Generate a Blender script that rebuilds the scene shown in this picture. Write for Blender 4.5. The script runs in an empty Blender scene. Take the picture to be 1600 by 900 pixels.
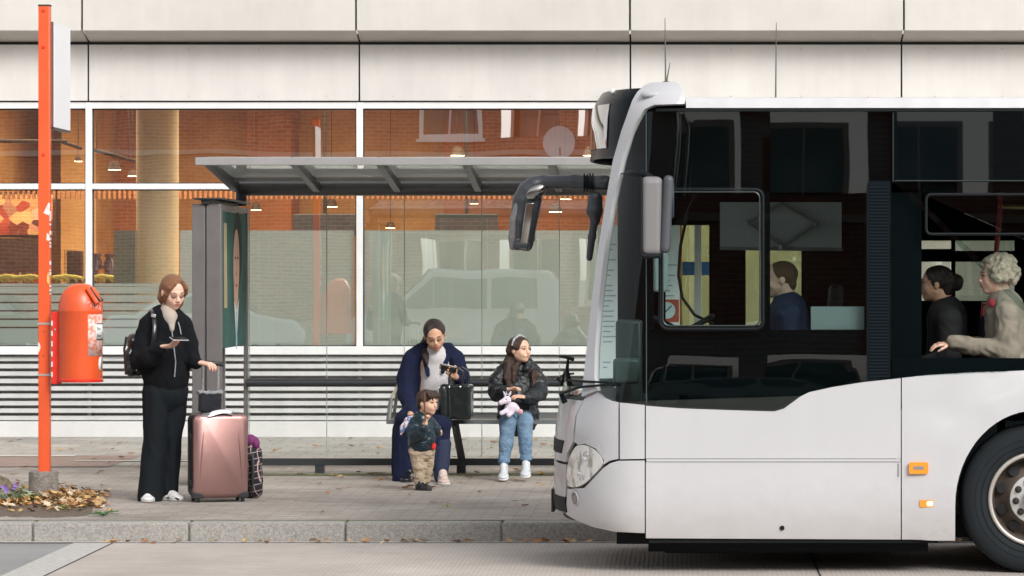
import bpy, bmesh, math, random
import numpy as np
from mathutils import Vector, Matrix, noise, geometry
R = math.radians
sc = bpy.context.scene
COL = sc.collection
# ---------------------------------------------------------------- camera, world, sun, exposure
F = 5670.0            # focal length in pixels of the 1600 px wide photograph
CAMZ = 1.94
cam = bpy.data.cameras.new('camera'); camo = bpy.data.objects.new('camera', cam); COL.objects.link(camo)
camo.location = (0, 0, CAMZ); camo.rotation_euler = (R(90), 0, 0)
cam.sensor_width = 36; cam.lens = 36 * F / 1600
cam.shift_x = -260 / 1600; cam.shift_y = -27 / 1600
cam.clip_start = .1; cam.clip_end = 2000
cam.dof.use_dof = True; cam.dof.focus_distance = 28.6; cam.dof.aperture_fstop = 14
sc.camera = camo
w = bpy.data.worlds.new("World"); sc.world = w; w.use_nodes = True
nt = w.node_tree; bg = nt.nodes['Background']
sky = nt.nodes.new('ShaderNodeTexSky'); sky.sky_type = 'NISHITA'; sky.sun_disc = False
SUN_EL, SUN_AZ = 34, 148     # azimuth measured from +Y clockwise
sky.sun_elevation = R(SUN_EL); sky.sun_rotation = R(SUN_AZ); sky.air_density = 1.0; sky.dust_density = 3.0
hs = nt.nodes.new('ShaderNodeHueSaturation'); hs.inputs['Saturation'].default_value = .22
nt.links.new(sky.outputs[0], hs.inputs['Color']); nt.links.new(hs.outputs[0], bg.inputs[0])
bg.inputs[1].default_value = .14
sun = bpy.data.lights.new('sun', 'SUN'); suno = bpy.data.objects.new('sun', sun); COL.objects.link(suno)
sun.energy = 1.15; sun.angle = R(22); sun.color = (1, .97, .935)
a, e = R(SUN_AZ), R(SUN_EL)
sd = Vector((math.sin(a) * math.cos(e), math.cos(a) * math.cos(e), math.sin(e)))
suno.rotation_euler = sd.to_track_quat('Z', 'Y').to_euler(); suno.location = (0, 0, 30)
sc.view_settings.view_transform = 'Standard'; sc.view_settings.look = 'None'
sc.view_settings.gamma = 1; sc.view_settings.use_curve_mapping = False
sc.view_settings.exposure = 0.64
sc.cycles.max_bounces = 10; sc.cycles.transparent_max_bounces = 24
sc.cycles.glossy_bounces = 5; sc.cycles.caustics_reflective = False; sc.cycles.caustics_refractive = False
sc.cycles.use_denoising = True
sc.cycles.sample_clamp_indirect = 6
random.seed(7)

# ---------------------------------------------------------------- photo -> world helpers
def X(px, D): return (px - 1060) * D / F
def Z(py, D): return CAMZ - (py - 423) * D / F
def P(px, py, D): return Vector((X(px, D), D, Z(py, D)))
def DG(py): return 1.8 * F / (py - 423)      # distance of a pavement point seen at row py
PAVE = .14

# ---------------------------------------------------------------- tagging
def tag(o, label=None, cat=None, group=None, kind=None):
    if label: o['label'] = label
    if cat: o['category'] = cat
    if group: o['group'] = group
    if kind: o['kind'] = kind
    return o
def thing(name, label, cat, loc, group=None):
    o = bpy.data.objects.new(name, None); COL.objects.link(o); o.location = loc
    o.empty_display_size = .1
    return tag(o, label, cat, group)
def setparent(o, p):
    if p is None: return
    o.parent = p
    if p.type == 'EMPTY': o.matrix_parent_inverse = Matrix.Translation(-Vector(p.location))
def link(name, me, mat, parent=None, smooth=35):
    o = bpy.data.objects.new(name, me); COL.objects.link(o)
    if mat is not None:
        for m in (mat if isinstance(mat, (list, tuple)) else [mat]): me.materials.append(m)
    if smooth:
        me.polygons.foreach_set('use_smooth', [True] * len(me.polygons))
        if smooth < 180: me.set_sharp_from_angle(angle=R(smooth))
    setparent(o, parent)
    return o

# ---------------------------------------------------------------- mesh builder
def frame_of(d):
    d = Vector(d).normalized()
    up = Vector((0, 0, 1)) if abs(d.z) < .9 else Vector((0, 1, 0))
    s = d.cross(up).normalized(); t = s.cross(d).normalized()
    return d, s, t
class MB:
    def __init__(self): self.v = []; self.f = []; self.m = []
    def add(self, vs, fs, mi=0):
        n = len(self.v); self.v += [tuple(x) for x in vs]
        self.f += [tuple(i + n for i in f) for f in fs]; self.m += [mi] * len(fs)
        return self
    def bx(self, x0, x1, y0, y1, z0, z1, mi=0):
        return self.add([(x0,y0,z0),(x1,y0,z0),(x1,y1,z0),(x0,y1,z0),(x0,y0,z1),(x1,y0,z1),(x1,y1,z1),(x0,y1,z1)],
            [(0,3,2,1),(4,5,6,7),(0,1,5,4),(1,2,6,5),(2,3,7,6),(3,0,4,7)], mi)
    def obx(self, c, sz, M=None, mi=0):
        M = M or Matrix.Identity(3); c = Vector(c); h = [s / 2 for s in sz]
        vs = [c + M @ Vector((sx*h[0], sy*h[1], sz_*h[2])) for sz_ in (-1,1) for sx, sy in ((-1,-1),(1,-1),(1,1),(-1,1))]
        return self.add(vs, [(0,3,2,1),(4,5,6,7),(0,1,5,4),(1,2,6,5),(2,3,7,6),(3,0,4,7)], mi)
    def tube(self, pts, r, n=12, cap=True, flat=1.0, mi=0):
        pts = [Vector(p) for p in pts]; rs = r if isinstance(r, (list, tuple)) else [r] * len(pts)
        vs, fs = [], []
        _, s, t = frame_of(pts[1] - pts[0])
        for i, p in enumerate(pts):
            if i == 0: d = pts[1] - pts[0]
            elif i == len(pts) - 1: d = pts[-1] - pts[-2]
            else: d = (pts[i+1] - pts[i]).normalized() + (pts[i] - pts[i-1]).normalized()
            d.normalize(); s = (s - d * s.dot(d)).normalized(); t = s.cross(d)
            for k in range(n):
                a = 2 * math.pi * k / n
                vs.append(p + (s * math.cos(a) + t * math.sin(a) * flat) * rs[i])
        for i in range(len(pts) - 1):
            for k in range(n):
                k2 = (k + 1) % n
                fs.append((i*n+k, i*n+k2, (i+1)*n+k2, (i+1)*n+k))
        if cap: fs += [tuple(reversed(range(n))), tuple(range((len(pts)-1)*n, len(pts)*n))]
        return self.add(vs, fs, mi)
    def lathe(self, prof, c, axis=(0,0,1), n=32, mi=0, cap=False):
        c = Vector(c); d, s, t = frame_of(axis); vs, fs = [], []
        for h, r in prof:
            for k in range(n):
                a = 2 * math.pi * k / n
                vs.append(c + d * h + (s * math.cos(a) + t * math.sin(a)) * r)
        for i in range(len(prof) - 1):
            for k in range(n):
                k2 = (k + 1) % n; fs.append((i*n+k, i*n+k2, (i+1)*n+k2, (i+1)*n+k))
        if cap: fs += [tuple(reversed(range(n))), tuple(range((len(prof)-1)*n, len(prof)*n))]
        return self.add(vs, fs, mi)
    def prism(self, poly, fn, a, b, mi=0):
        """poly: 2-D outline; fn(u, v, w) -> point; extruded from w=a to w=b"""
        n = len(poly); vs = [fn(u, v, a) for u, v in poly] + [fn(u, v, b) for u, v in poly]
        fs = [tuple(range(n)), tuple(reversed(range(n, 2*n)))] + [(i, i+n, (i+1) % n + n, (i+1) % n) for i in range(n)]
        return self.add(vs, fs, mi)
    def ball(self, c, r, n=12, M=None, mi=0):
        c = Vector(c); r = r if isinstance(r, (tuple, list)) else (r, r, r); M = M or Matrix.Identity(3)
        vs, fs = [], []; m = n // 2
        for i in range(m + 1):
            th = math.pi * i / m
            for k in range(n):
                a = 2 * math.pi * k / n
                vs.append(c + M @ Vector((r[0]*math.sin(th)*math.cos(a), r[1]*math.sin(th)*math.sin(a), r[2]*math.cos(th))))
        for i in range(m):
            for k in range(n):
                k2 = (k+1) % n; fs.append((i*n+k, (i+1)*n+k, (i+1)*n+k2, i*n+k2))
        return self.add(vs, fs, mi)
    def build(self, name, mat, parent=None, bevel=0, smooth=35, seg=2, clean=True):
        me = bpy.data.meshes.new(name); me.from_pydata(self.v, [], self.f)
        if clean:
            bm = bmesh.new(); bm.from_mesh(me)
            for f, mi in zip(bm.faces, self.m): f.material_index = mi
            bmesh.ops.remove_doubles(bm, verts=bm.verts, dist=1e-5)
            bmesh.ops.recalc_face_normals(bm, faces=bm.faces)
            bm.to_mesh(me); bm.free()
        else: me.polygons.foreach_set('material_index', self.m)
        o = link(name, me, mat, parent, smooth)
        if bevel:
            b = o.modifiers.new('bevel', 'BEVEL'); b.width = bevel; b.segments = seg; b.limit_method = 'ANGLE'; b.angle_limit = R(40)
        return o
def copy_tree(o, parent=None):
    c = o.copy(); COL.objects.link(c)
    if parent is not None: c.parent = parent
    for ch in list(o.children): copy_tree(ch, c)
    return c

# ---------------------------------------------------------------- materials
MATS = {}
def mat(name, col, rough=.6, metal=0.0, var=.0, vscale=8, bump=0.0, bscale=60, spec=None, coat=0, sheen=0, emit=None, estr=0, trans=0, var2=None, stretch=None):
    if name in MATS: return MATS[name]
    m = bpy.data.materials.new(name); m.use_nodes = True; MATS[name] = m
    n = m.node_tree; b = n.nodes['Principled BSDF']
    b.inputs['Base Color'].default_value = (*col, 1); b.inputs['Roughness'].default_value = rough
    b.inputs['Metallic'].default_value = metal
    if spec is not None: b.inputs['Specular IOR Level'].default_value = spec
    if coat: b.inputs['Coat Weight'].default_value = coat; b.inputs['Coat Roughness'].default_value = .05
    if sheen: b.inputs['Sheen Weight'].default_value = sheen
    if emit: b.inputs['Emission Color'].default_value = (*emit, 1); b.inputs['Emission Strength'].default_value = estr
    if trans: b.inputs['Transmission Weight'].default_value = trans
    tc = n.nodes.new('ShaderNodeTexCoord'); mp = n.nodes.new('ShaderNodeMapping')
    n.links.new(tc.outputs['Object'], mp.inputs[0])
    if stretch: mp.inputs['Scale'].default_value = stretch
    if var:
        t = n.nodes.new('ShaderNodeTexNoise'); t.inputs['Scale'].default_value = vscale; t.inputs['Detail'].default_value = 6; t.inputs['Roughness'].default_value = .65
        n.links.new(mp.outputs[0], t.inputs['Vector'])
        r = n.nodes.new('ShaderNodeValToRGB'); e0, e1 = r.color_ramp.elements
        e0.position = .3; e1.position = .7
        c2 = var2 if var2 else tuple(min(1, c * (1 + var)) for c in col)
        e0.color = (*[c * (1 - var) for c in col], 1); e1.color = (*c2, 1)
        n.links.new(t.outputs[0], r.inputs[0]); n.links.new(r.outputs[0], b.inputs['Base Color'])
        rr = n.nodes.new('ShaderNodeMapRange'); rr.inputs[3].default_value = max(0, rough - .08); rr.inputs[4].default_value = min(1, rough + .1)
        n.links.new(t.outputs[0], rr.inputs[0]); n.links.new(rr.outputs[0], b.inputs['Roughness'])
    if bump:
        t2 = n.nodes.new('ShaderNodeTexNoise'); t2.inputs['Scale'].default_value = bscale; t2.inputs['Detail'].default_value = 4
        n.links.new(mp.outputs[0], t2.inputs['Vector'])
        bp = n.nodes.new('ShaderNodeBump'); bp.inputs['Strength'].default_value = bump; bp.inputs['Distance'].default_value = .02
        n.links.new(t2.outputs[0], bp.inputs['Height']); n.links.new(bp.outputs[0], b.inputs['Normal'])
    return m
def weather(m, streak=.08, patch=.10, low=None, lowc=(.25,.2,.15), rand=.0, pscale=.6, spots=0.0):
    """dirt with a shape of its own: vertical rain streaks, soft patches, per-piece tone, splashed grime below a height"""
    n = m.node_tree; b = n.nodes['Principled BSDF']; L = n.links.new; tc = n.nodes.new('ShaderNodeTexCoord')
    old = b.inputs['Base Color'].links[0].from_socket if b.inputs['Base Color'].links else None
    vm = n.nodes.new('ShaderNodeVectorMath'); vm.operation = 'SCALE'
    if old: L(old, vm.inputs[0])
    else: vm.inputs[0].default_value = b.inputs['Base Color'].default_value[:3]
    def nz(scale, sc3, lo, hi, a, c):
        mp = n.nodes.new('ShaderNodeMapping'); mp.inputs['Scale'].default_value = sc3; L(tc.outputs['Object'], mp.inputs[0])
        t = n.nodes.new('ShaderNodeTexNoise'); t.inputs['Scale'].default_value = scale; t.inputs['Detail'].default_value = 7; t.inputs['Roughness'].default_value = .65; L(mp.outputs[0], t.inputs['Vector'])
        r = n.nodes.new('ShaderNodeMapRange'); r.inputs[1].default_value = lo; r.inputs[2].default_value = hi; r.inputs[3].default_value = a; r.inputs[4].default_value = c; L(t.outputs[0], r.inputs[0]); return r.outputs[0]
    f = nz(5, (1, 1, .12), .35, .65, 1 - streak, 1.0); g = nz(pscale, (1, 1, 1), .35, .7, 1 - patch, 1 + patch*.3)
    mu = n.nodes.new('ShaderNodeMath'); mu.operation = 'MULTIPLY'; L(f, mu.inputs[0]); L(g, mu.inputs[1]); cur = mu
    if spots:
        h = nz(9, (1, 1, 1), .62, .68, 1, 1 - spots); m3 = n.nodes.new('ShaderNodeMath'); m3.operation = 'MULTIPLY'; L(cur.outputs[0], m3.inputs[0]); L(h, m3.inputs[1]); cur = m3
    if rand:
        oi = n.nodes.new('ShaderNodeObjectInfo'); r = n.nodes.new('ShaderNodeMapRange'); r.inputs[3].default_value = 1 - rand; r.inputs[4].default_value = 1 + rand*.4; L(oi.outputs['Random'], r.inputs[0])
        m2 = n.nodes.new('ShaderNodeMath'); m2.operation = 'MULTIPLY'; L(cur.outputs[0], m2.inputs[0]); L(r.outputs[0], m2.inputs[1]); cur = m2
    L(cur.outputs[0], vm.inputs['Scale']); out = vm.outputs[0]
    if low:
        sp = n.nodes.new('ShaderNodeSeparateXYZ'); L(tc.outputs['Object'], sp.inputs[0])
        ad = n.nodes.new('ShaderNodeMath'); ad.operation = 'ADD'; L(sp.outputs['Z'], ad.inputs[0]); L(nz(7, (1, 1, 1.5), .3, .7, -.10, .12), ad.inputs[1])
        r = n.nodes.new('ShaderNodeMapRange'); r.inputs[1].default_value = low[0]; r.inputs[2].default_value = low[1]; r.inputs[3].default_value = low[2]; r.inputs[4].default_value = 0; L(ad.outputs[0], r.inputs[0])
        mx = n.nodes.new('ShaderNodeMix'); mx.data_type = 'RGBA'; L(r.outputs[0], mx.inputs['Factor']); L(out, mx.inputs['A']); mx.inputs['B'].default_value = (*lowc, 1); out = mx.outputs['Result']
    L(out, b.inputs['Base Color']); return m
def glass(name, tint=(.9,.95,.93), refl=.12, rough=0.0, wavy=0.0, wscale=2.0, diff=0.0, dcol=(.5,.55,.5), tl_mix=0.0):
    """a pane: see-through with a constant part of mirror reflection and an optional diffuse (film) part"""
    if name in MATS: return MATS[name]
    m = bpy.data.materials.new(name); m.use_nodes = True; MATS[name] = m
    n = m.node_tree; n.nodes.clear(); L = n.links.new
    out = n.nodes.new('ShaderNodeOutputMaterial'); tr = n.nodes.new('ShaderNodeBsdfTransparent'); tr.inputs[0].default_value = (*tint, 1)
    gl = n.nodes.new('ShaderNodeBsdfGlossy'); gl.inputs['Roughness'].default_value = rough; gl.inputs[0].default_value = (1, 1, 1, 1)
    fr = n.nodes.new('ShaderNodeFresnel'); fr.inputs[0].default_value = 1.5
    ad = n.nodes.new('ShaderNodeMath'); ad.operation = 'ADD'; ad.use_clamp = True; ad.inputs[1].default_value = refl - .04
    L(fr.outputs[0], ad.inputs[0])
    # a pane is a thin closed box: reflection and tint belong to its outer faces only, the inside faces just let light out
    ge = n.nodes.new('ShaderNodeNewGeometry'); iv = n.nodes.new('ShaderNodeMath'); iv.operation = 'SUBTRACT'; iv.inputs[0].default_value = 1; L(ge.outputs['Backfacing'], iv.inputs[1])
    ml_ = n.nodes.new('ShaderNodeMath'); ml_.operation = 'MULTIPLY'; L(ad.outputs[0], ml_.inputs[0]); L(iv.outputs[0], ml_.inputs[1]); ad = ml_
    tm = n.nodes.new('ShaderNodeMix'); tm.data_type = 'RGBA'; L(ge.outputs['Backfacing'], tm.inputs['Factor']); tm.inputs['A'].default_value = (*tint, 1); tm.inputs['B'].default_value = (1, 1, 1, 1); L(tm.outputs['Result'], tr.inputs[0])
    mx = n.nodes.new('ShaderNodeMixShader'); L(ad.outputs[0], mx.inputs[0])
    base = tr
    if diff:
        df = n.nodes.new('ShaderNodeBsdfDiffuse'); df.inputs[0].default_value = (*dcol, 1)
        tl = n.nodes.new('ShaderNodeBsdfTranslucent'); tl.inputs[0].default_value = (*dcol, 1)
        m3 = n.nodes.new('ShaderNodeMixShader'); m3.inputs[0].default_value = tl_mix; L(df.outputs[0], m3.inputs[1]); L(tl.outputs[0], m3.inputs[2]); df = m3
        m2 = n.nodes.new('ShaderNodeMixShader'); m2.inputs[0].default_value = diff
        L(tr.outputs[0], m2.inputs[1]); L(df.outputs[0], m2.inputs[2]); base = m2
    L(base.outputs[0], mx.inputs[1]); L(gl.outputs[0], mx.inputs[2]); L(mx.outputs[0], out.inputs[0])
    if wavy:
        t = n.nodes.new('ShaderNodeTexNoise'); t.inputs['Scale'].default_value = wscale; t.inputs['Detail'].default_value = 1
        tc = n.nodes.new('ShaderNodeTexCoord'); L(tc.outputs['Object'], t.inputs['Vector'])
        bp = n.nodes.new('ShaderNodeBump'); bp.inputs['Strength'].default_value = 1; bp.inputs['Distance'].default_value = wavy
        L(t.outputs[0], bp.inputs['Height']); L(bp.outputs[0], gl.inputs['Normal'])
    return m
def brick_mat(name, c1, c2, mortar, bw, bh, ms=.01, rough=.85, axes='XZ', offset=.5, bump=.4, grime=.25, rot=0):
    if name in MATS: return MATS[name]
    m = bpy.data.materials.new(name); m.use_nodes = True; MATS[name] = m
    n = m.node_tree; b = n.nodes['Principled BSDF']; L = n.links.new; b.inputs['Roughness'].default_value = rough
    tc = n.nodes.new('ShaderNodeTexCoord'); sp = n.nodes.new('ShaderNodeSeparateXYZ'); cb = n.nodes.new('ShaderNodeCombineXYZ')
    L(tc.outputs['Object'], sp.inputs[0]); L(sp.outputs[axes[0]], cb.inputs[0]); L(sp.outputs[axes[1]], cb.inputs[1])
    mp = n.nodes.new('ShaderNodeMapping'); mp.inputs['Rotation'].default_value = (0, 0, rot); L(cb.outputs[0], mp.inputs[0])
    br = n.nodes.new('ShaderNodeTexBrick'); L(mp.outputs[0], br.inputs['Vector']); br.offset = offset
    br.inputs['Color1'].default_value = (*c1, 1); br.inputs['Color2'].default_value = (*c2, 1); br.inputs['Mortar'].default_value = (*mortar, 1)
    br.inputs['Scale'].default_value = 1; br.inputs['Brick Width'].default_value = bw; br.inputs['Row Height'].default_value = bh
    br.inputs['Mortar Size'].default_value = ms; br.inputs['Bias'].default_value = 0
    t = n.nodes.new('ShaderNodeTexNoise'); t.inputs['Scale'].default_value = .9; t.inputs['Detail'].default_value = 9; t.inputs['Roughness'].default_value = .7
    L(tc.outputs['Object'], t.inputs['Vector'])
    mr = n.nodes.new('ShaderNodeMapRange'); mr.inputs[1].default_value = .3; mr.inputs[2].default_value = .7; mr.inputs[3].default_value = 1 - grime; mr.inputs[4].default_value = 1 + grime * .6
    L(t.outputs[0], mr.inputs[0])
    mu = n.nodes.new('ShaderNodeVectorMath'); mu.operation = 'SCALE'; L(br.outputs[0], mu.inputs[0]); L(mr.outputs[0], mu.inputs['Scale'])
    L(mu.outputs[0], b.inputs['Base Color'])
    bp = n.nodes.new('ShaderNodeBump'); bp.inputs['Strength'].default_value = bump; bp.inputs['Distance'].default_value = .01; bp.invert = True
    L(br.outputs['Fac'], bp.inputs['Height']); L(bp.outputs[0], b.inputs['Normal'])
    return m

# ---------------------------------------------------------------- signed-distance sculpting (for people, clothes, bags)
def _ax(v): return np.array(v, dtype=np.float32)
def d_cone(p, a, b, ra, rb):
    a, b = _ax(a), _ax(b); ab = b - a; l2 = max(float(ab @ ab), 1e-9)
    t = np.clip(((p - a) @ ab) / l2, 0, 1)
    q = p - a - t[..., None] * ab
    return np.sqrt((q * q).sum(-1)) - (ra + (rb - ra) * t)
def d_fcone(p, a, b, ra, rb, side, flat):
    """cone whose section is 'flat' times as thick along 'side'"""
    a, b = _ax(a), _ax(b); ab = b - a; l2 = max(float(ab @ ab), 1e-9)
    t = np.clip(((p - a) @ ab) / l2, 0, 1); q = p - a - t[..., None] * ab
    sd_ = _ax(side); sd_ = sd_ / np.linalg.norm(sd_); c = q @ sd_
    q = q + sd_ * (c * (1 / flat - 1))[..., None]
    return (np.sqrt((q * q).sum(-1)) - (ra + (rb - ra) * t)) * min(1, flat) if flat < 1 else (np.sqrt((q * q).sum(-1)) - (ra + (rb - ra) * t))
def d_ell(p, c, r, M=None):
    q = p - _ax(c)
    if M is not None: q = q @ np.array(M, dtype=np.float32)     # columns are the local axes
    r = _ax(r); k0 = np.sqrt(((q / r) ** 2).sum(-1)); k1 = np.sqrt(((q / (r * r)) ** 2).sum(-1)) + 1e-9
    return k0 * (k0 - 1) / k1
def d_box(p, c, h, M=None, rd=.01):
    q = p - _ax(c)
    if M is not None: q = q @ np.array(M, dtype=np.float32)
    q = np.abs(q) - (_ax(h) - rd)
    return np.sqrt((np.maximum(q, 0) ** 2).sum(-1)) + np.minimum(q.max(-1), 0) - rd
class SDF:
    def __init__(self, vox=.006, k=.02): self.p = []; self.vox = vox; self.k = k
    def c(self, a, b, ra, rb=None, k=None): self.p.append(('c', (a, b, ra, rb if rb is not None else ra), k, 1)); return self
    def fc(self, a, b, ra, rb, side, flat, k=None): self.p.append(('f', (a, b, ra, rb, side, flat), k, 1)); return self
    def e(self, c, r, M=None, k=None): self.p.append(('e', (c, r if isinstance(r, (tuple, list)) else (r, r, r), M), k, 1)); return self
    def b(self, c, h, M=None, rd=.01, k=None): self.p.append(('b', (c, h, M, rd), k, 1)); return self
    def chain(self, pts, rs, k=None):
        for i in range(len(pts) - 1): self.c(pts[i], pts[i+1], rs[i], rs[i+1], k)
        return self
    def sub(self, k=.004):
        q = self.p[-1]; self.p[-1] = (q[0], q[1], k, -1); return self
    def _bb(self, q):
        t, a = q[0], q[1]
        if t in 'cf':
            A, B = _ax(a[0]), _ax(a[1]); r = max(a[2], a[3]) * (a[5] if t == 'f' and a[5] > 1 else 1)
            return np.minimum(A, B) - r, np.maximum(A, B) + r
        r = (max(a[1]) if t == 'e' else float(np.linalg.norm(_ax(a[1]))))
        return _ax(a[0]) - r, _ax(a[0]) + r
    def mesh(self, wrinkle=None):
        v = self.vox; pos = [self._bb(q) for q in self.p if q[3] > 0]
        mg = .02 + 3 * v
        lo = np.min([b[0] for b in pos], 0) - mg; hi = np.max([b[1] for b in pos], 0) + mg
        n = np.ceil((hi - lo) / v).astype(int) + 1
        f = np.full(tuple(n), .05, dtype=np.float32)
        ax = [lo[i] + np.arange(n[i], dtype=np.float32) * v for i in range(3)]
        for q in self.p:
            k = q[2] if q[2] is not None else self.k
            b0, b1 = self._bb(q); m = k + .012 + 2 * v
            i0 = np.maximum(((b0 - m - lo) / v).astype(int), 0); i1 = np.minimum(((b1 + m - lo) / v).astype(int) + 2, n)
            if (i1 <= i0).any(): continue
            sl = tuple(slice(i0[i], i1[i]) for i in range(3))
            g = np.stack(np.meshgrid(*[ax[i][sl[i]] for i in range(3)], indexing='ij'), -1)
            d = {'c': d_cone, 'f': d_fcone, 'e': d_ell, 'b': d_box}[q[0]](g, *q[1]).astype(np.float32)
            F0 = f[sl]
            if q[3] > 0:
                h = np.clip(.5 + .5 * (F0 - d) / max(k, 1e-5), 0, 1); f[sl] = F0 * (1 - h) + d * h - k * h * (1 - h)
            else:
                d = -d; h = np.clip(.5 - .5 * (F0 - d) / max(k, 1e-5), 0, 1); f[sl] = F0 * (1 - h) + d * h + k * h * (1 - h)
        if wrinkle is not None:
            pass
        return nets(f, lo, v)
def nets(f, lo, vox):
    nx, ny, nz = f.shape; sh = (nx-1, ny-1, nz-1)
    vs = np.zeros(sh + (3,), np.float32); cnt = np.zeros(sh, np.float32)
    for axn in range(3):
        oth = [i for i in range(3) if i != axn]
        for d0 in (0, 1):
            for d1 in (0, 1):
                sa = [None]*3; sb = [None]*3
                sa[axn] = slice(0, f.shape[axn]-1); sb[axn] = slice(1, f.shape[axn])
                for o_, dd in zip(oth, (d0, d1)): sa[o_] = sb[o_] = slice(dd, f.shape[o_]-1+dd)
                A = f[tuple(sa)]; B = f[tuple(sb)]; m = (A < 0) != (B < 0)
                with np.errstate(divide='ignore', invalid='ignore'): t = np.where(m, A / (A - B), 0)
                vs[..., axn] += t; cnt += m
                vs[..., oth[0]] += m * d0; vs[..., oth[1]] += m * d1
    act = cnt > 0; idx = np.full(sh, -1, np.int64); idx[act] = np.arange(act.sum())
    ijk = np.argwhere(act); V = (ijk + vs[act] / cnt[act][:, None]) * vox + lo
    faces = []
    s = f < 0
    for axn in range(3):
        o1, o2 = [(1, 2), (2, 0), (0, 1)][axn]
        sa = [slice(None)]*3; sb = [slice(None)]*3
        sa[axn] = slice(0, f.shape[axn]-1); sb[axn] = slice(1, f.shape[axn])
        for o_ in (o1, o2): sa[o_] = sb[o_] = slice(1, f.shape[o_]-1)
        A = s[tuple(sa)]; B = s[tuple(sb)]; loc = np.argwhere(A != B)
        if not len(loc): continue
        inside = A[tuple(loc.T)]
        base = loc.copy(); base[:, o1] += 1; base[:, o2] += 1
        def cell(a, b):
            c = base.copy(); c[:, o1] -= a; c[:, o2] -= b; return idx[c[:, 0], c[:, 1], c[:, 2]]
        q = np.stack([cell(1, 1), cell(0, 1), cell(0, 0), cell(1, 0)], 1)
        q[~inside] = q[~inside][:, ::-1]; faces.append(q)
    Fc = np.concatenate(faces); return V, Fc
def smooth_v(V, Fc, it=2, lam=.5):
    n = len(V); e = np.concatenate([Fc[:, [0, 1]], Fc[:, [1, 2]], Fc[:, [2, 3]], Fc[:, [3, 0]]])
    for _ in range(it):
        s = np.zeros((n, 3)); c = np.zeros(n)
        for d in range(3): s[:, d] = np.bincount(e[:, 0], V[e[:, 1], d], n) + np.bincount(e[:, 1], V[e[:, 0], d], n)
        c = np.bincount(e[:, 0], minlength=n) + np.bincount(e[:, 1], minlength=n)
        V = V + lam * (s / np.maximum(c, 1)[:, None] - V)
    return V
def vnormals(V, Fc):
    a, b, c, d = (V[Fc[:, i]] for i in range(4)); fn = np.cross(c - a, d - b)
    N = np.zeros_like(V)
    for i in range(4):
        for k in range(3): N[:, k] += np.bincount(Fc[:, i], fn[:, k], len(V))
    return N / np.maximum(np.linalg.norm(N, axis=1), 1e-9)[:, None]
def sculpt(name, sdfs, material, parent=None, it=1, wr=None):
    """wr = (amplitude, scale xyz, seed): cloth creases pushed along the normals"""
    Vs, Fs, off = [], [], 0
    for s in (sdfs if isinstance(sdfs, (list, tuple)) else [sdfs]):
        V, Fc = s.mesh(); V = smooth_v(V, Fc, it)
        if wr:
            N = vnormals(V, Fc); amp, scl, seed = wr
            S = Vector(scl)
            h = np.array([.8*noise.noise(Vector((v[0]*S.x+seed, v[1]*S.y, v[2]*S.z))) + .55*(.35-abs(noise.noise(Vector((v[0]*S.x*1.7+v[2]*S.z*.6+seed, v[1]*S.y*1.7, v[2]*S.z*1.7+9))))*2) for v in V])
            V = V + N * (h * amp)[:, None]
        Vs.append(V); Fs.append(Fc + off); off += len(V)
    V = np.concatenate(Vs); Fc = np.concatenate(Fs)
    me = bpy.data.meshes.new(name); me.from_pydata(V.tolist(), [], Fc.tolist()); me.update()
    return link(name, me, material, parent, smooth=180)
# ================================================================= SETTING
asphalt = mat('asphalt', (.34,.337,.33), .9, var=.28, vscale=90, bump=.5, bscale=220)
m_ground = mat('ground_mat', (.11,.105,.10), .95, var=.3, vscale=3)
def sheet(name, x0, x1, y0, y1, z, m):
    me = bpy.data.meshes.new(name); me.from_pydata([(x0,y0,z),(x1,y0,z),(x1,y1,z),(x0,y1,z)], [], [(0,1,2,3)])
    return tag(link(name, me, m, smooth=0), kind='structure')
sheet('ground', -700, 700, -700, 700, -.02, m_ground)
sheet('road', -60, 60, -1.2, 26.1, 0, asphalt)
# concrete bus pad with brushed grooves running towards the kerb
m = bpy.data.materials.new('brushed_concrete'); m.use_nodes = True; n = m.node_tree; b = n.nodes['Principled BSDF']; L = n.links.new
b.inputs['Roughness'].default_value = .85
tc = n.nodes.new('ShaderNodeTexCoord'); wv = n.nodes.new('ShaderNodeTexWave'); wv.inputs['Scale'].default_value = 10; wv.inputs['Distortion'].default_value = .6; wv.inputs['Detail'].default_value = 2
L(tc.outputs['Object'], wv.inputs['Vector'])
t = n.nodes.new('ShaderNodeTexNoise'); t.inputs['Scale'].default_value = 1.3; t.inputs['Detail'].default_value = 8; t.inputs['Roughness'].default_value = .75; L(tc.outputs['Object'], t.inputs['Vector'])
r = n.nodes.new('ShaderNodeValToRGB'); r.color_ramp.elements[0].position = .3; r.color_ramp.elements[0].color = (.42,.37,.33,1); r.color_ramp.elements[1].position = .72; r.color_ramp.elements[1].color = (.58,.53,.485,1)
L(t.outputs[0], r.inputs[0])
mr = n.nodes.new('ShaderNodeMapRange'); mr.inputs[3].default_value = .93; mr.inputs[4].default_value = 1.03; L(wv.outputs[1], mr.inputs[0])
mu = n.nodes.new('ShaderNodeVectorMath'); mu.operation = 'SCALE'; L(r.outputs[0], mu.inputs[0]); L(mr.outputs[0], mu.inputs['Scale']); L(mu.outputs[0], b.inputs['Base Color'])
bp = n.nodes.new('ShaderNodeBump'); bp.inputs['Strength'].default_value = .3; bp.inputs['Distance'].default_value = .003; L(wv.outputs[1], bp.inputs['Height']); L(bp.outputs[0], b.inputs['Normal'])
m_pad = m
sheet('bus_pad', -4.02, 45, 21.2, 25.82, .004, m_pad)
m_strip = mat('light_concrete', (.50,.48,.45), .9, var=.18, vscale=20, bump=.4, bscale=90)
sheet('road_edging', -4.3, -4.02, 21.2, 25.82, .004, m_strip)
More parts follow.
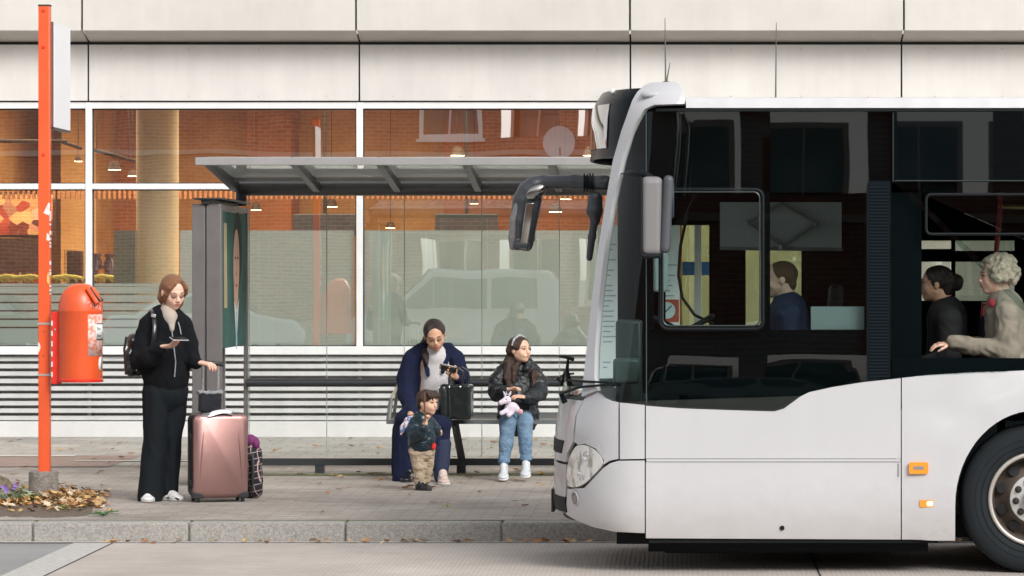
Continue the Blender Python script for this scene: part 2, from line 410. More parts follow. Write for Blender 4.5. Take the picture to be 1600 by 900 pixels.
sheet('gutter', -60, 60, 25.82, 25.96, .004, mat('gutter_mat', (.46,.43,.39), .9, var=.2, vscale=14, bump=.4, bscale=90))
me_j = MB()
for x in (-4.02, .9, 5.8):
    me_j.bx(x-.006, x+.006, 21.2, 25.8, .002, .0065)
me_j.bx(-60, 60, 25.812, 25.824, .002, .0065)
tag(me_j.build('road_joint', mat('tar', (.03,.03,.03), .9)), kind='structure')
# pavement
m_pave = brick_mat('paving', (.37,.325,.285), (.46,.415,.37), (.29,.255,.225), .24, .12, ms=.006, axes='XY', bump=.25, grime=.3)
m_slab = brick_mat('paving_slabs', (.40,.38,.345), (.47,.45,.41), (.26,.24,.21), .35, .35, ms=.007, axes='XY', bump=.25, grime=.22)
m_red = brick_mat('red_paving', (.34,.24,.205), (.38,.28,.24), (.22,.17,.14), .2, .1, ms=.006, axes='XY', bump=.25, grime=.2)
b_ = MB(); b_.bx(-60, 60, 26.16, 39.4, -.01, PAVE)
tag(b_.build('pavement', m_pave), kind='structure')
sheet('pavement_by_wall', -60, 60, 33.4, 39.3, PAVE + .004, m_slab)
sheet('red_paving_strip', -60, X(190, 34), 33.2, 35.2, PAVE + .008, m_red)
sheet('paving_line', -60, X(115, 35), 35.0, 35.25, PAVE + .012, mat('pale_line', (.62,.6,.57), .85, var=.2, vscale=12))
sheet('paving_seam', X(122, 34.4), X(300, 34.4), 34.1, 34.24, PAVE + .012, MATS['pale_line'])
# mossy edging in front of the shelter
m_moss = mat('mossy_edge', (.20,.20,.12), .95, var=.5, vscale=14, var2=(.17,.21,.07), bump=.6, bscale=80)
sheet('shelter_pad_edging', X(392, 32), X(1200, 32), 31.85, 32.15, PAVE + .004, m_moss)
# kerb of single stones
m_kerb = mat('kerb_stone', (.38,.365,.34), .92, var=.34, vscale=60, bump=.6, bscale=170)
k_ = MB(); step = 244 * 26 / F
x0 = X(296, 26) - step * 40
for i in range(90):
    a = x0 + i * step
    if a > 40: break
    k_.bx(a + .006, a + step - .006, 25.96, 26.155, -.05, PAVE + random.uniform(-.003, .003))
k_.bx(-60, 40, 25.99, 26.12, -.05, PAVE - .02)
tag(k_.build('kerb', m_kerb, bevel=.014), kind='structure')
tag(MB().bx(-60, 40, 26.155, 26.185, .1, PAVE + .002).build('kerb_moss_line', m_moss), kind='structure')

# ================================================================= SHOP BUILDING
DW = 39.3; JX = [-.519 + 2.93 * k for k in range(-5, 5)]       # module lines
m_panel = mat('fascia_panel', (.60,.575,.54), .42, var=.05, vscale=1.2, bump=.02, bscale=3)
m_panel2 = mat('fascia_panel_low', (.67,.65,.62), .45, var=.06, vscale=1.0, bump=.02, bscale=3)  # lighter colour than the upper panels, makes up for the overhang's shade
weather(m_panel, .05, .05, rand=.05); weather(m_panel2, .07, .06, rand=.05)
m_white = mat('frame_white', (.70,.70,.70), .4, var=.05, vscale=4)
m_dark = mat('dark_gap', (.02,.02,.022), .8)
m_conc = mat('plinth', (.60,.595,.58), .8, var=.08, vscale=2, bump=.1)
shop = thing('shop_building', 'pale clad shop building with a long glazed front behind the bus shelter', 'building', (-3, DW, PAVE))
xl, xr = JX[0], JX[-1]
zs0, zs1 = Z(658, DW), Z(554, DW)
MB().bx(xl, xr, DW-.06, DW+.2, PAVE-.05, zs0).build('plinth', m_conc, shop, bevel=.01)
g = MB(); g.bx(xl, xr, DW+.06, DW+.08, zs0, zs1, 1)
ns = 9; hh = (zs1 - zs0) / ns
for i in range(ns):
    z = zs0 + (i + .12) * hh
    g.add([(xl,DW-.05,z+.005),(xr,DW-.05,z+.005),(xr,DW-.02,z+hh*.62),(xl,DW-.02,z+hh*.62),(xl,DW+.03,z+hh*.55),(xr,DW+.03,z+hh*.55),(xr,DW-.04,z-.002),(xl,DW-.04,z-.002)],
          [(0,1,2,3),(3,2,5,4),(4,5,6,7),(7,6,1,0)], 0)
for x in [xl + 1.465*i for i in range(18)]: g.bx(x-.02, x+.02, DW+.0, DW+.055, zs0, zs1, 1)
g.build('slat_grille', [weather(mat('slat', (.52,.52,.505), .45, var=.08, vscale=3), .12, .1), mat('grille_back', (.30,.30,.30), .8)], shop, smooth=20)
MB().bx(xl, xr, DW-.09, DW+.08, zs1, Z(541, DW)).build('window_sill', m_white, shop, bevel=.006)
zt0, zt1 = Z(296, DW), Z(287, DW); zh0, zh1 = Z(170, DW), Z(160, DW); zl = Z(541, DW)
fr = MB(); fr.bx(xl, xr, DW-.05, DW+.07, zt0, zt1); fr.bx(xl, xr, DW-.05, DW+.07, zh0, zh1)
for x in JX: fr.bx(x-.035, x+.035, DW-.055, DW+.075, zl, zh1 - .002)
fr.build('window_frame', m_white, shop, bevel=.004)
# dark rubber gaskets inside each frame opening
gk = MB()
for i in range(len(JX)-1):
    a, c = JX[i]+.035, JX[i+1]-.035
    for z0, z1 in ((zl, zt0), (zt1, zh0)):
        gk.bx(a, a+.012, DW-.01, DW+.03, z0, z1); gk.bx(c-.012, c, DW-.01, DW+.03, z0, z1)
        gk.bx(a+.012, c-.012, DW-.01, DW+.03, z1-.012, z1); gk.bx(a+.012, c-.012, DW-.01, DW+.03, z0, z0+.010)
gk.build('gasket', m_dark, shop)
m_glass = glass('shop_glass', (.96,.97,.95), .48, wavy=.0006, wscale=1.2)
m_film = glass('frosted_film_mat', (.72,.84,.75), .04, diff=.88, dcol=(.80,.90,.84), tl_mix=.12)
zf = Z(360, DW)
for i in range(len(JX)-1):
    a, c = JX[i]+.04, JX[i+1]-.04
    MB().bx(a, c, DW+.008, DW+.014, zl+.005, zt0-.005).build('window_pane', m_glass, shop)
    MB().bx(a, c, DW+.008, DW+.014, zt1+.005, zh0-.005).build('window_pane', m_glass, shop)
# frosted film behind the lower panes: full height right of the round column, low band to its left
film = MB()
def filmrect(px0, px1, py0, py1): film.bx(X(px0,DW), X(px1,DW), DW+.02, DW+.023, Z(py1,DW), Z(py0,DW))
filmrect(281, 553, 360, 540); filmrect(568, 980, 360, 540)
for a, c in ((-300, 128), (140, 281)):
    filmrect(a, c, 513, 540)
    for k in range(5): filmrect(a, c, 448 + k*13, 458.5 + k*13)
    filmrect(a, c, 443, 447)
film.build('frosted_film', m_film, shop)
# fascias
lo0, lo1 = Z(160, DW-.08)+.006, Z(68, DW-.08)
for i in range(len(JX)-1):
    a, c = JX[i]+.009, JX[i+1]-.009
    p = MB().bx(a, c, DW-.08, DW-.05, lo0+.012, lo1 - .012).build('fascia_panel', m_panel2, shop, bevel=.003)
    for fx in (.12, .37, .63, .88):
        for z in (lo0+.06, lo1-.06): MB().lathe([(-.084, .0), (-.084, .008), (-.075, .008)], (a+(c-a)*fx, DW, z), (0,1,0), 8).build('panel_screw', mat('screw', (.42,.40,.37), .5), p)
    DU = 38.8; zu = Z(48, 38.8); zv = Z(66, DW-.06)
    MB().bx(a, c, DU, DU+.04, zu, zu+1.6).build('upper_fascia_panel', m_panel, shop, bevel=.006)
    MB().add([(a,DU+.04,zu),(c,DU+.04,zu),(c,DW-.03,zv),(a,DW-.03,zv),(a,DU+.04,zu+.03),(c,DU+.04,zu+.03),(c,DW-.03,zv+.03),(a,DW-.03,zv+.03)],[(0,3,2,1),(4,5,6,7),(0,1,5,4),(1,2,6,5),(2,3,7,6),(3,0,4,7)]).build('soffit_panel', m_panel, shop, bevel=.003)
    MB().bx(a, c, DU+.01, DU+.05, zu+1.62, zu+3.4).build('upper_fascia_panel', m_panel, shop, bevel=.006)
bk = MB(); bk.bx(xl, xr, DW-.045, DW+.0, lo0-.004, 4.5); bk.bx(xl, xr, DU+.045, DU+.2, zu+.04, zu+9); bk.bx(xl, xr, DU+.2, DW-.05, zu+.035, zu+.2)
bk.build('wall_backing', m_dark, shop)
MB().bx(xl, xr, DU+.01, DW+11, zu+3.45, zu+9).build('upper_wall', m_panel, shop)
weather(m_pave, .0, .16, pscale=1.3, spots=.16); weather(m_slab, .0, .12, pscale=1.1, spots=.14); weather(m_pad, .0, .14, pscale=.8, spots=.12); weather(asphalt, .0, .14, pscale=.9, spots=.1)
# ---- the interior room
zc = 4.05
m_or = mat('orange_wall', (.66,.33,.10), .7, var=.25, vscale=1.1, var2=(.78,.50,.20))
m_or2 = mat('brown_wall', (.42,.15,.04), .7, var=.3, vscale=1.5)
MB().bx(xl, xr, 47.0, 47.2, PAVE, zc).build('interior_wall', m_or, shop)
MB().bx(X(-300,44), X(0,44), 44, 47, PAVE, zc).build('interior_wall', m_or, shop)
MB().bx(X(95,45), X(150,45), 45, 47, PAVE, zc).build('interior_wall', m_or, shop)
w_ = MB(); w_.bx(X(150,46.5), X(215,46.5), 46.5, 46.98, PAVE, zc); w_.bx(X(385,46), X(455,46), 46, 46.98, PAVE, zc); w_.bx(X(690,46), X(1000,46), 46.4, 46.98, PAVE, zc)
w_.build('interior_wall', m_or2, shop)
MB().bx(xl, xr, DW+.1, 47, zc, zc+.3).build('interior_ceiling', mat('ceiling_in', (.62,.30,.12), .8, var=.2, vscale=.8), shop)
MB().bx(xl, xr, DW+.2, 47, PAVE-.05, PAVE+.01).build('interior_floor', mat('floor_in', (.30,.24,.19), .5), shop)
e_ = MB(); e_.bx(xl-.2, xl, DW, 47.2, 0, 13); e_.bx(xr, xr+.2, DW, 47.2, 0, 13); e_.build('side_wall', m_panel, shop)
# ornamental ribbed pelmet just under the transom line
pm = MB()
for i in range(170):
    x = X(-100, 43) + i * .06; pm.bx(x, x+.03, 43, 43.05, Z(311,43), Z(298,43))
pm.build('ribbed_pelmet', mat('pelmet', (.30,.13,.05), .6), shop)
m_col = mat('column_mat', (.70,.62,.42), .7, var=.06, vscale=2)
def rcol(px0, px1, D, mm):
    r = (X(px1, D) - X(px0, D)) / 2
    MB().lathe([(PAVE, r), (zc, r)], (X((px0+px1)/2, D), D, 0), (0,0,1), 40).build('round_column', mm, shop, smooth=60)
rcol(213, 279, 41.0, m_col)
MB().bx(X(1066,41), X(1108,41), 41, 41.4, PAVE, zc).build('interior_upright', mat('column_yellow', (.70,.65,.36), .6, emit=(.9,.72,.25), estr=.0), shop)
MB().bx(X(1165,42), X(1262,42), 42, 42.3, PAVE, zc).build('interior_upright', mat('column_pale', (.62,.64,.42), .6), shop)
MB().bx(X(1425,41), X(1490,41), 41, 41.4, PAVE, zc).build('interior_upright', mat('column_white', (.8,.8,.78), .6), shop)
MB().bx(X(178,40.3), X(211,40.3), 40.3, 40.5, PAVE, Z(360,40.3)).build('partition_board', mat('green_board', (.12,.16,.13), .6), shop)
MB().bx(X(1493,41), X(1800,41), 41, 41.2, PAVE, zc).build('interior_upright', mat('board_pale', (.34,.40,.36), .6), shop)  # wide pale board, added to pale the view through the far bus windows
# lamps of the shop (warm): each a fitting of its own
m_bulb = mat('lamp_glow', (1,.8,.5), .5, emit=(1.0,.72,.38), estr=14)
m_shade = mat('lamp_shade_mat', (.05,.035,.025), .6, spec=.2)
m_rail = mat('rail_mat', (.02,.018,.016), .6, spec=.1)
def spot(px, py, D, wpx, label, tall=1.0):
    r = wpx / 2 * D / F; c = P(px, py, D)
    t = thing('ceiling_spotlight', label, 'lamp', (c.x, c.y, c.z), 'warm lamps inside the shop')
    MB().lathe([(0, r*.98), (r*1.1*tall, r*.62), (r*1.25*tall, 0)], c, (0,0,1), 20).build('lamp_shade', m_shade, t)
    MB().lathe([(.0, 0), (-.004, r*.9), (.006, r*.9)], c, (0,0,1), 20).build('bulb', m_bulb, t)
    MB().tube([c + Vector((0,0,r*1.2)), Vector((c.x, c.y, zc))], .004, 6).build('stem', m_rail, t)
    return t
for args in ((122, 252, 42, 14, 'small warm lamp under the dark rail beside the leftmost window mullion'),
             (179, 265, 42, 22, 'warm lamp left of the cream column, upper one of two'),
             (207, 275, 42.4, 16, 'warm lamp touching the left edge of the cream column'),
             (715, 243, 43, 24, 'box shaded warm lamp glowing over the middle of the shelter roof'),
             (922, 243, 43, 24, 'box shaded warm lamp seen beside the black display housing of the bus'),
             (518, 323, 44, 20, 'warm pendant lamp over the left dark menu screen'),
             (400, 328, 44, 18, 'warm lamp just under the shelter beam beside its left end wall'),
             (610, 356, 44, 16, 'small warm lamp left of the right dark menu screen, low above the frosted film'),
             (741, 318, 45, 14, 'warm lamp over the right dark menu screen'),
             (868, 331, 43, 22, 'warm lamp right of the long mirror arm of the bus'),
             (884, 311, 44, 20, 'warm lamp tucked right under the shelter beam next to the bus mirror arm'),
             (1078, 352, 43, 16, 'warm lamp seen through the driver window of the bus')):
    spot(*args)
for px0, py0, px1, py1, D in ((-40, 220, 105, 221, 42), (90, 219, 128, 232, 42), (140, 232, 212, 252, 42)):
    a, c = P(px0, py0, D), P(px1, py1, D)
    tr_ = MB().tube([a, c], .022, 8); 
    for f in (.15, .85): q = a.lerp(c, f); tr_.tube([q, Vector((q.x, q.y, zc))], .006, 6)
    tag(tr_.build('lamp_rail', m_rail), {-40: 'long dark lamp rail hanging level behind the orange post', 90: 'short dark lamp rail sloping down to the leftmost window mullion', 140: 'dark lamp rail sloping down towards the cream column'}[px0], 'lamp rail')
for i, (px, pw) in enumerate(((60, 3.0), (330, 3.0), (620, 3.0), (900, 3.0))):
    l = bpy.data.lights.new('shop_light', 'AREA'); lo = bpy.data.objects.new('shop_light', l); COL.objects.link(lo)
    l.energy = 135; l.color = (1, .74, .48); l.shape = 'RECTANGLE'; l.size = 2.6; l.size_y = 1.2; lo.location = (X(px, 44), 42.2, zc - .08)
l = bpy.data.lights.new('shop_light', 'AREA'); lo = bpy.data.objects.new('shop_light', l); COL.objects.link(lo)
l.energy = 60; l.color = (1, .85, .6); l.shape = 'RECTANGLE'; l.size = 2.6; l.size_y = .8; lo.location = (X(1200, 41), 40.2, zc - .08)
# menu screens, food picture, counter goods
m_screen = mat('screen_dark', (.025,.035,.045), .3)
for px0, px1, lab in ((458, 556, 'dark blank menu screen hanging left of the white mullion behind the shelter'), (680, 778, 'dark blank menu screen hanging in the shop over the seated woman')):
    s_ = thing('menu_screen', lab, 'screen', (X((px0+px1)/2, 43), 43, Z(347, 43)), 'dark menu screens in the shop')
    MB().bx(X(px0,43), X(px1,43), 43, 43.06, Z(368,43), Z(334,43)).build('panel', m_screen, s_, bevel=.01)
    MB().tube([(X((px0+px1)/2,43),43.03,Z(334,43)), (X((px0+px1)/2,43),43.03,zc)], .02, 8).build('hanger', m_rail, s_)
mm = bpy.data.materials.new('food_print'); mm.use_nodes = True; n = mm.node_tree; b = n.nodes['Principled BSDF']; b.inputs['Roughness'].default_value = .5
tc = n.nodes.new('ShaderNodeTexCoord'); vo = n.nodes.new('ShaderNodeTexVoronoi'); vo.inputs['Scale'].default_value = 9; n.links.new(tc.outputs['Object'], vo.inputs['Vector'])
sp = n.nodes.new('ShaderNodeSeparateColor'); n.links.new(vo.outputs['Color'], sp.inputs[0])
r = n.nodes.new('ShaderNodeValToRGB'); cr = r.color_ramp
cols = [(0,(.10,.03,.02)),(.25,(.45,.06,.03)),(.45,(.75,.25,.10)),(.62,(.85,.5,.22)),(.8,(.2,.08,.04)),(1,(.9,.42,.3))]
cr.elements[0].color = (*cols[0][1],1); cr.elements[1].color = (*cols[-1][1],1)
for p_, c_ in cols[1:-1]: el = cr.elements.new(p_); el.color = (*c_, 1)
n.links.new(sp.outputs[0], r.inputs[0]); n.links.new(r.outputs[0], b.inputs['Base Color'])
fp = thing('food_picture', 'large print of colourful dishes on the shop wall behind the orange post', 'picture', (X(20,43.5), 43.5, Z(335,43.5)))
MB().bx(X(-60,43.5), X(82,43.5), 43.5, 43.52, Z(367,43.5), Z(304,43.5)).build('print', mm, fp)
MB().bx(X(-64,43.5), X(86,43.5), 43.52, 43.56, Z(371,43.5), Z(300,43.5)).build('frame', m_shade, fp)
ct = thing('serving_counter', 'dark serving counter in the shop left of the cream column', 'counter', (X(60,41.5), 41.6, PAVE))
MB().bx(X(-60,42), X(176,42), 41.4, 42.2, PAVE, Z(446,41.4)).build('counter_body', mat('counter_wood', (.14,.07,.035), .5, var=.3, vscale=6), ct, bevel=.01)
MB().bx(X(-60,42), X(62,42), 42.2, 42.3, Z(446,41.4), Z(372,42)).build('back_panel', mat('counter_panel', (.10,.06,.04), .5, var=.3, vscale=6), ct)
zct = Z(446, 41.4) + .001
def bunch(px, lab, n=6):
    c = P(px, 446, 41.6); c.z = zct; b_ = MB()
    for i in range(n):
        a = (i - n/2) * .045
        pts = [c + Vector((a*1.0 + .06*math.cos(u)*(1 if i % 2 else -1)*.3, -.03 + .004*i, .035 + .075*math.sin(u)*(1 - .08*abs(i-n/2)))) + Vector((.10*math.cos(u), 0, 0)) for u in (0, .8, 1.6, 2.4, 3.14)]
        b_.tube(pts, [.008, .02, .023, .02, .008], 8)
    tag(b_.build('banana_bunch', mat('banana', (.72,.60,.09), .5, var=.2, vscale=20, var2=(.5,.55,.12))), lab, 'fruit', 'banana bunches on the shop counter')
for px, lab in ((12, 'bananas at the far left end of the counter'), (48, 'greenish bananas just left of the orange post'), (104, 'yellow bananas between the orange post and the window mullion'), (160, 'yellow bananas right of the window mullion under the dark jars')): bunch(px, lab)
m_jar = mat('jar_dark', (.05,.04,.07), .25, coat=.5); m_jar2 = mat('jar_amber', (.5,.2,.05), .25, coat=.5)
for px, py, lab, mj in ((151, 396, 'tall dark jar with violet tint left of its neighbour on the counter', m_jar), (171, 397, 'tall dark jar beside the green board on the counter', m_jar),
                    (158, 415, 'squat amber jar standing between the two tall dark jars', m_jar2)):
    c = P(px, 446, 42.0); c.z = zct; h = Z(py, 42) - c.z
    j = thing('jar', lab, 'jar', c, 'jars on the shop counter')
    MB().lathe([(0,0),(0,.06),(h*.75,.062),(h*.85,.04),(h*.9,.04)], c, (0,0,1), 16).build('jar_body', mj, j, smooth=60)
    MB().lathe([(h*.9,.055),(h,.055),(h,0)], c, (0,0,1), 16).build('lid', m_jar, j)
for i, px in enumerate((8, 20, 31, 43, 54, 66)):
    c = P(px, 446, 42.1); c.z = zct
    tag(MB().lathe([(0,0),(0,.035),(.09,.036),(.12,.012),(.15,.012),(.15,0)], c, (0,0,1), 12).build('bottle', mat('bottle_%d' % (i%3), [(.35,.16,.05),(.5,.1,.06),(.6,.45,.25)][i%3], .3)), 'small bottle in the row at the back of the shop counter left of the post', 'bottle', 'small bottles on the shop counter')
rk = thing('wire_rack', 'black wire rack standing behind the leftmost window mullion', 'rack', (X(112,42.4), 42.4, zct)); rb = MB()
for i in range(7): x = X(102,42.4) + i*.025; rb.bx(x, x+.006, 42.35, 42.36, zct, Z(390,42.4))
for i in range(8): z = zct + .05*i; rb.bx(X(102,42.4), X(124,42.4), 42.34, 42.35, z, z+.006)
rb.build('wire_frame', m_rail, rk)
MB().bx(X(102,42.4), X(124,42.4), 42.5, 42.7, zct, Z(392,42.4)).build('rack_box', m_shade, rk)

# ================================================================= WHAT THE PANES REFLECT: the far side of the street
m_brick = brick_mat('red_brick', (.37,.15,.095), (.47,.21,.14), (.46,.37,.30), .25, .083, ms=.010, axes='XZ', bump=.3, grime=.3)
bh = thing('brick_house', 'red brick house with white windows mirrored in the shop front', 'building', (0, -6, 0))
WX = [-6.03 + 1.84*k for k in range(9)]
rows = [(5.04, 6.75), (8.2, 9.9), (1.1, 2.7)]
# wall split round the openings
wl = MB(); xa, xb = -34, 30; edges = [xa] + sum([[x, x+1.42] for x in WX], []) + [xb]
zz = [0, 1.1, 2.7, 5.04, 6.75, 8.2, 9.9, 11.5]
for i in range(len(zz)-1):
    if (zz[i], zz[i+1]) in rows:
        for j in range(0, len(edges), 2): wl.bx(edges[j], edges[j+1], -6.4, -6, zz[i], zz[i+1])
    else: wl.bx(xa, xb, -6.4, -6, zz[i], zz[i+1])
wl.build('brick_wall', m_brick, bh)
MB().bx(xa, xb, -6.0, -5.92, 4.62, 4.74).build('string_course', mat('stone_band', (.55,.45,.38), .8), bh)
rf = MB(); rf.add([(xa,-5.6,11.45),(xb,-5.6,11.45),(xb,-9,14),(xa,-9,14)], [(0,1,2,3)]); rf.bx(xa, xb, -5.7, -5.6, 11.35, 11.5); rf.build('roof', mat('roof_tile', (.16,.07,.05), .8), bh)
m_wf = mat('sash_white', (.86,.86,.85), .4)
m_wp = glass('house_pane', (.5,.5,.5), .10)
f0 = None
for x in WX:
    for z0, z1 in rows:
        if f0 is None:
            f = MB(); f.bx(0,.09,-.08,.03,0,z1-z0); f.bx(1.33,1.42,-.08,.03,0,z1-z0); f.bx(.09,1.33,-.08,.03,0,.10); f.bx(.09,1.33,-.08,.03,z1-z0-.09,z1-z0); f.bx(.69,.73,-.06,.02,.1,z1-z0-.09); f.bx(-.06,1.48,-.02,.1,-.07,0)
            f0 = f.build('window', m_wf, bh, bevel=.005)
            p0 = MB().bx(.09,1.33,-.05,-.04,.1,z1-z0-.09).build('pane', m_wp, f0)
            q0 = MB().bx(.05,1.37,-.35,-.30,0.02,z1-z0-.02).build('curtain', mat('curtain_dark', (.16,.13,.09), .9), f0)
            f0.location = (x, -6, z0); o = f0
        else:
            o = copy_tree(f0, bh); o.location = (x, -6, z0)
tag(MB().bx(-34, 30, -6, -1.2, -.02, .12).build('far_pavement', m_pave), kind='structure')
ds = thing('satellite_dish', 'pale oval satellite dish on the brick house, mirrored in the shop window', 'dish', (-2.7, -5.9, 4.9))
dc = Vector((-2.75, -5.45, 4.88)); prof = [(.09*(r_/.36)**2, r_) for r_ in (0,.08,.16,.24,.30,.36)]
MB().lathe([(-a_, r_) for a_, r_ in prof], dc + Vector((0,-.0,0)), (0,-1,0), 28).build('bowl', mat('dish_grey', (.8,.8,.8), .5), ds, smooth=60)
MB().tube([dc + Vector((0,-.02,-.05)), (dc.x,-6,dc.z-.1)], .02, 8).build('bracket', m_rail, ds)
MB().tube([dc + Vector((0,-.02,-.3)), dc + Vector((0,.3,-.12))], .012, 6).build('feed_arm', m_rail, ds)
# parked cars across the street
def car_profile(kind):
    if kind == 'van': return [(-2.4,.28),(-2.4,1.0),(-2.35,1.75),(-2.15,1.98),(.5,1.98),(1.25,1.15),(2.15,.95),(2.35,.6),(2.35,.28)]
    return [(-2.2,.28),(-2.25,.7),(-2.1,.98),(-1.5,1.02),(-.85,1.45),(.45,1.47),(1.2,.98),(2.05,.86),(2.25,.6),(2.25,.28)]
def car(x, y, kind, col, lab, flip):
    s = -1 if flip else 1
    t = thing('parked_car', lab, 'car', (x, y, 0), 'cars parked across the street')
    pr = car_profile(kind); mc = mat('car_paint_%s' % lab[:8], col, .25, coat=1)
    fn = lambda u, v, w_: (x + s*u, y + w_ * (1 - .06*max(0, v-.9)), v)
    MB().prism(pr, fn, -.9, .9).build('body', mc, t, bevel=.09, seg=3)
    sh = 1.98 if kind == 'van' else 1.47
    if kind == 'van': wins = [[(-1.9,1.1),(-1.9,1.8),(-.9,1.8),(-.9,1.1)], [(-.8,1.1),(-.8,1.8),(.45,1.8),(1.1,1.18),(1.1,1.1)]]
    else: wins = [[(-1.25,1.0),(-.8,1.36),(-.15,1.38),(-.15,1.0)], [(-.07,1.0),(-.07,1.38),(.4,1.38),(.98,1.0)]]
    for wd in wins:
        for q in (1, -1): MB().prism(wd, fn, q*.90, q*.906).build('side_window', mat('car_window', (.10,.12,.12), .3), t)
    ws = MB(); a, c = (pr[4], pr[5]) if kind == 'van' else (pr[5], pr[6])
    A = Vector((x+s*(a[0]+.05), 0, a[1]-.03)); B = Vector((x+s*(c[0]-.05), 0, c[1]+.06)); o_ = Vector((s*.012,0,.012))
    ws.add([A+o_+Vector((0,y-.72,0)), A+o_+Vector((0,y+.72,0)), B+o_+Vector((0,y+.8,0)), B+o_+Vector((0,y-.8,0))], [(0,1,2,3)]).build('windscreen', m_screen, t)
    for u in (-1.4, 1.4):
        for q in (.78, -.78):
            wh = MB().lathe([(-.11,.2),(-.11,.31),(-.07,.33),(.07,.33),(.11,.31),(.11,.2)], (x+s*u, y+q, .33), (0,1,0), 24).build('wheel', mat('tyre', (.02,.02,.02), .8), t)
            MB().lathe([(-.10,0),(-.115,.19),(-.10,.21),(.10,.21),(.115,.19),(.10,0)], (x+s*u, y+q, .33), (0,1,0), 20).build('rim', mat('rim_silver', (.5,.5,.52), .3, metal=.8), wh)
car(-15.6, -2.3, 'sedan', (.03,.035,.04), 'black saloon car mirrored in the lowest left shop window', False)
car(-10.5, -2.3, 'sedan', (.6,.6,.6), 'white saloon car mirrored left of the poster case', False)
car(-5.0, -2.3, 'van', (.50,.51,.51), 'white van mirrored in the frosted window behind the shelter', True)
car(1.2, -2.6, 'sedan', (.45,.5,.52), 'silver saloon car mirrored in the side of the bus', False)
# ================================================================= BUS SHELTER
DF, DB = 30.1, 32.3
sx0, sx1 = X(305, DF), X(1118, DF)
m_alu = mat('shelter_grey', (.36,.355,.35), .42, metal=.35, var=.06, vscale=5)
m_beam = mat('shelter_beam', (.13,.13,.13), .35, metal=.5)
m_dk = mat('shelter_dark', (.045,.05,.055), .4, metal=.3)
m_cglass = glass('canopy_glass', (.8,.85,.82), .12, diff=.93, dcol=(.90,.91,.88), tl_mix=.30)
m_sglass = glass('shelter_glass', (.955,.975,.96), .055)
sh = thing('bus_shelter', 'long grey bus shelter with a sloping glass roof and a bench on the pavement', 'bus shelter', (X(640, 31), 31.3, PAVE))
zf0, zf1 = Z(258, DF), Z(245.5, DF); zb1 = Z(283, DB)
MB().bx(sx0, sx1, DF, DF+.06, zf0, zf1).build('front_beam', m_alu, sh, bevel=.004)
rx = [X(320, DF) + .717*k for k in range(8)]
for k, x in enumerate(rx):
    r_ = MB(); y0, y1 = DF+.06, DB-.07
    z0, z1 = zf0+.012, zb1-.03
    r_.add([(x-.03,y0,z0),(x+.03,y0,z0),(x+.03,y1,z1-.07),(x-.03,y1,z1-.07),(x-.03,y0,z0+.045),(x+.03,y0,z0+.045),(x+.03,y1,z1+.02),(x-.03,y1,z1+.02)],
           [(0,1,2,3),(4,7,6,5),(0,4,5,1),(1,5,6,2),(2,6,7,3),(3,7,4,0)])
    r_.build('rafter', m_dk, sh, bevel=.003)
    if k < 7:
        g_ = MB(); xa, xb = x+.01, x+.707
        g_.add([(xa,y0,z0+.05),(xb,y0,z0+.05),(xb,y1,z1+.026),(xa,y1,z1+.026),(xa,y0,z0+.058),(xb,y0,z0+.058),(xb,y1,z1+.034),(xa,y1,z1+.034)],
           [(0,1,2,3),(4,7,6,5),(0,4,5,1),(1,5,6,2),(2,6,7,3),(3,7,4,0)])
        g_.build('roof_pane', m_cglass, sh)
MB().bx(rx[0]-.03, sx1, DB-.42, DB-.38, Z(282,DB-.4)-.01, Z(276,DB-.4)+.004).build('roof_batten', m_alu, sh)
zb = Z(294, DB)
MB().tube([(rx[0]+.02, DB, zb), (sx1, DB, zb)], .068, 24).build('rear_beam', m_beam, sh, smooth=60)
for x in (X(377, DB), X(1090, DB)): MB().lathe([(Z(322,DB), .05), (zb, .05)], (x, DB, 0), (0,0,1), 16, cap=True).build('beam_post', m_dk, sh)
MB().bx(X(1085,DB), X(1096,DB), DB-.04, DB+.04, PAVE, zb-.06).build('end_post', m_alu, sh, bevel=.004)
# back glass
px = 389.5; xs = X(389.5, DB)
for k in range(6):
    a = xs + .69*k
    MB().bx(a+.004, a+.686, DB-.005, DB+.005, Z(714,DB), Z(306,DB)).build('back_pane', m_sglass, sh)
    MB().bx(a-.0035, a+.0035, DB-.006, DB+.006, Z(714,DB), Z(306,DB)).build('pane_joint', mat('pane_edge', (.35,.42,.38), .3), sh)
MB().bx(X(381,DB), xs+.69*6, DB-.03, DB+.03, Z(727,DB), Z(716,DB)).build('base_beam', m_dk, sh, bevel=.004)
for x in (X(500,DB), X(721,DB), X(950,DB)): MB().bx(x-.04, x+.04, DB-.05, DB+.05, PAVE, Z(727,DB)).build('foot', m_dk, sh)
MB().tube([(X(386,32.15), 32.15, Z(598,32.15)), (X(1090,32.15), 32.15, Z(598,32.15))], .036, 20).build('lean_rail', m_dk, sh, smooth=60)
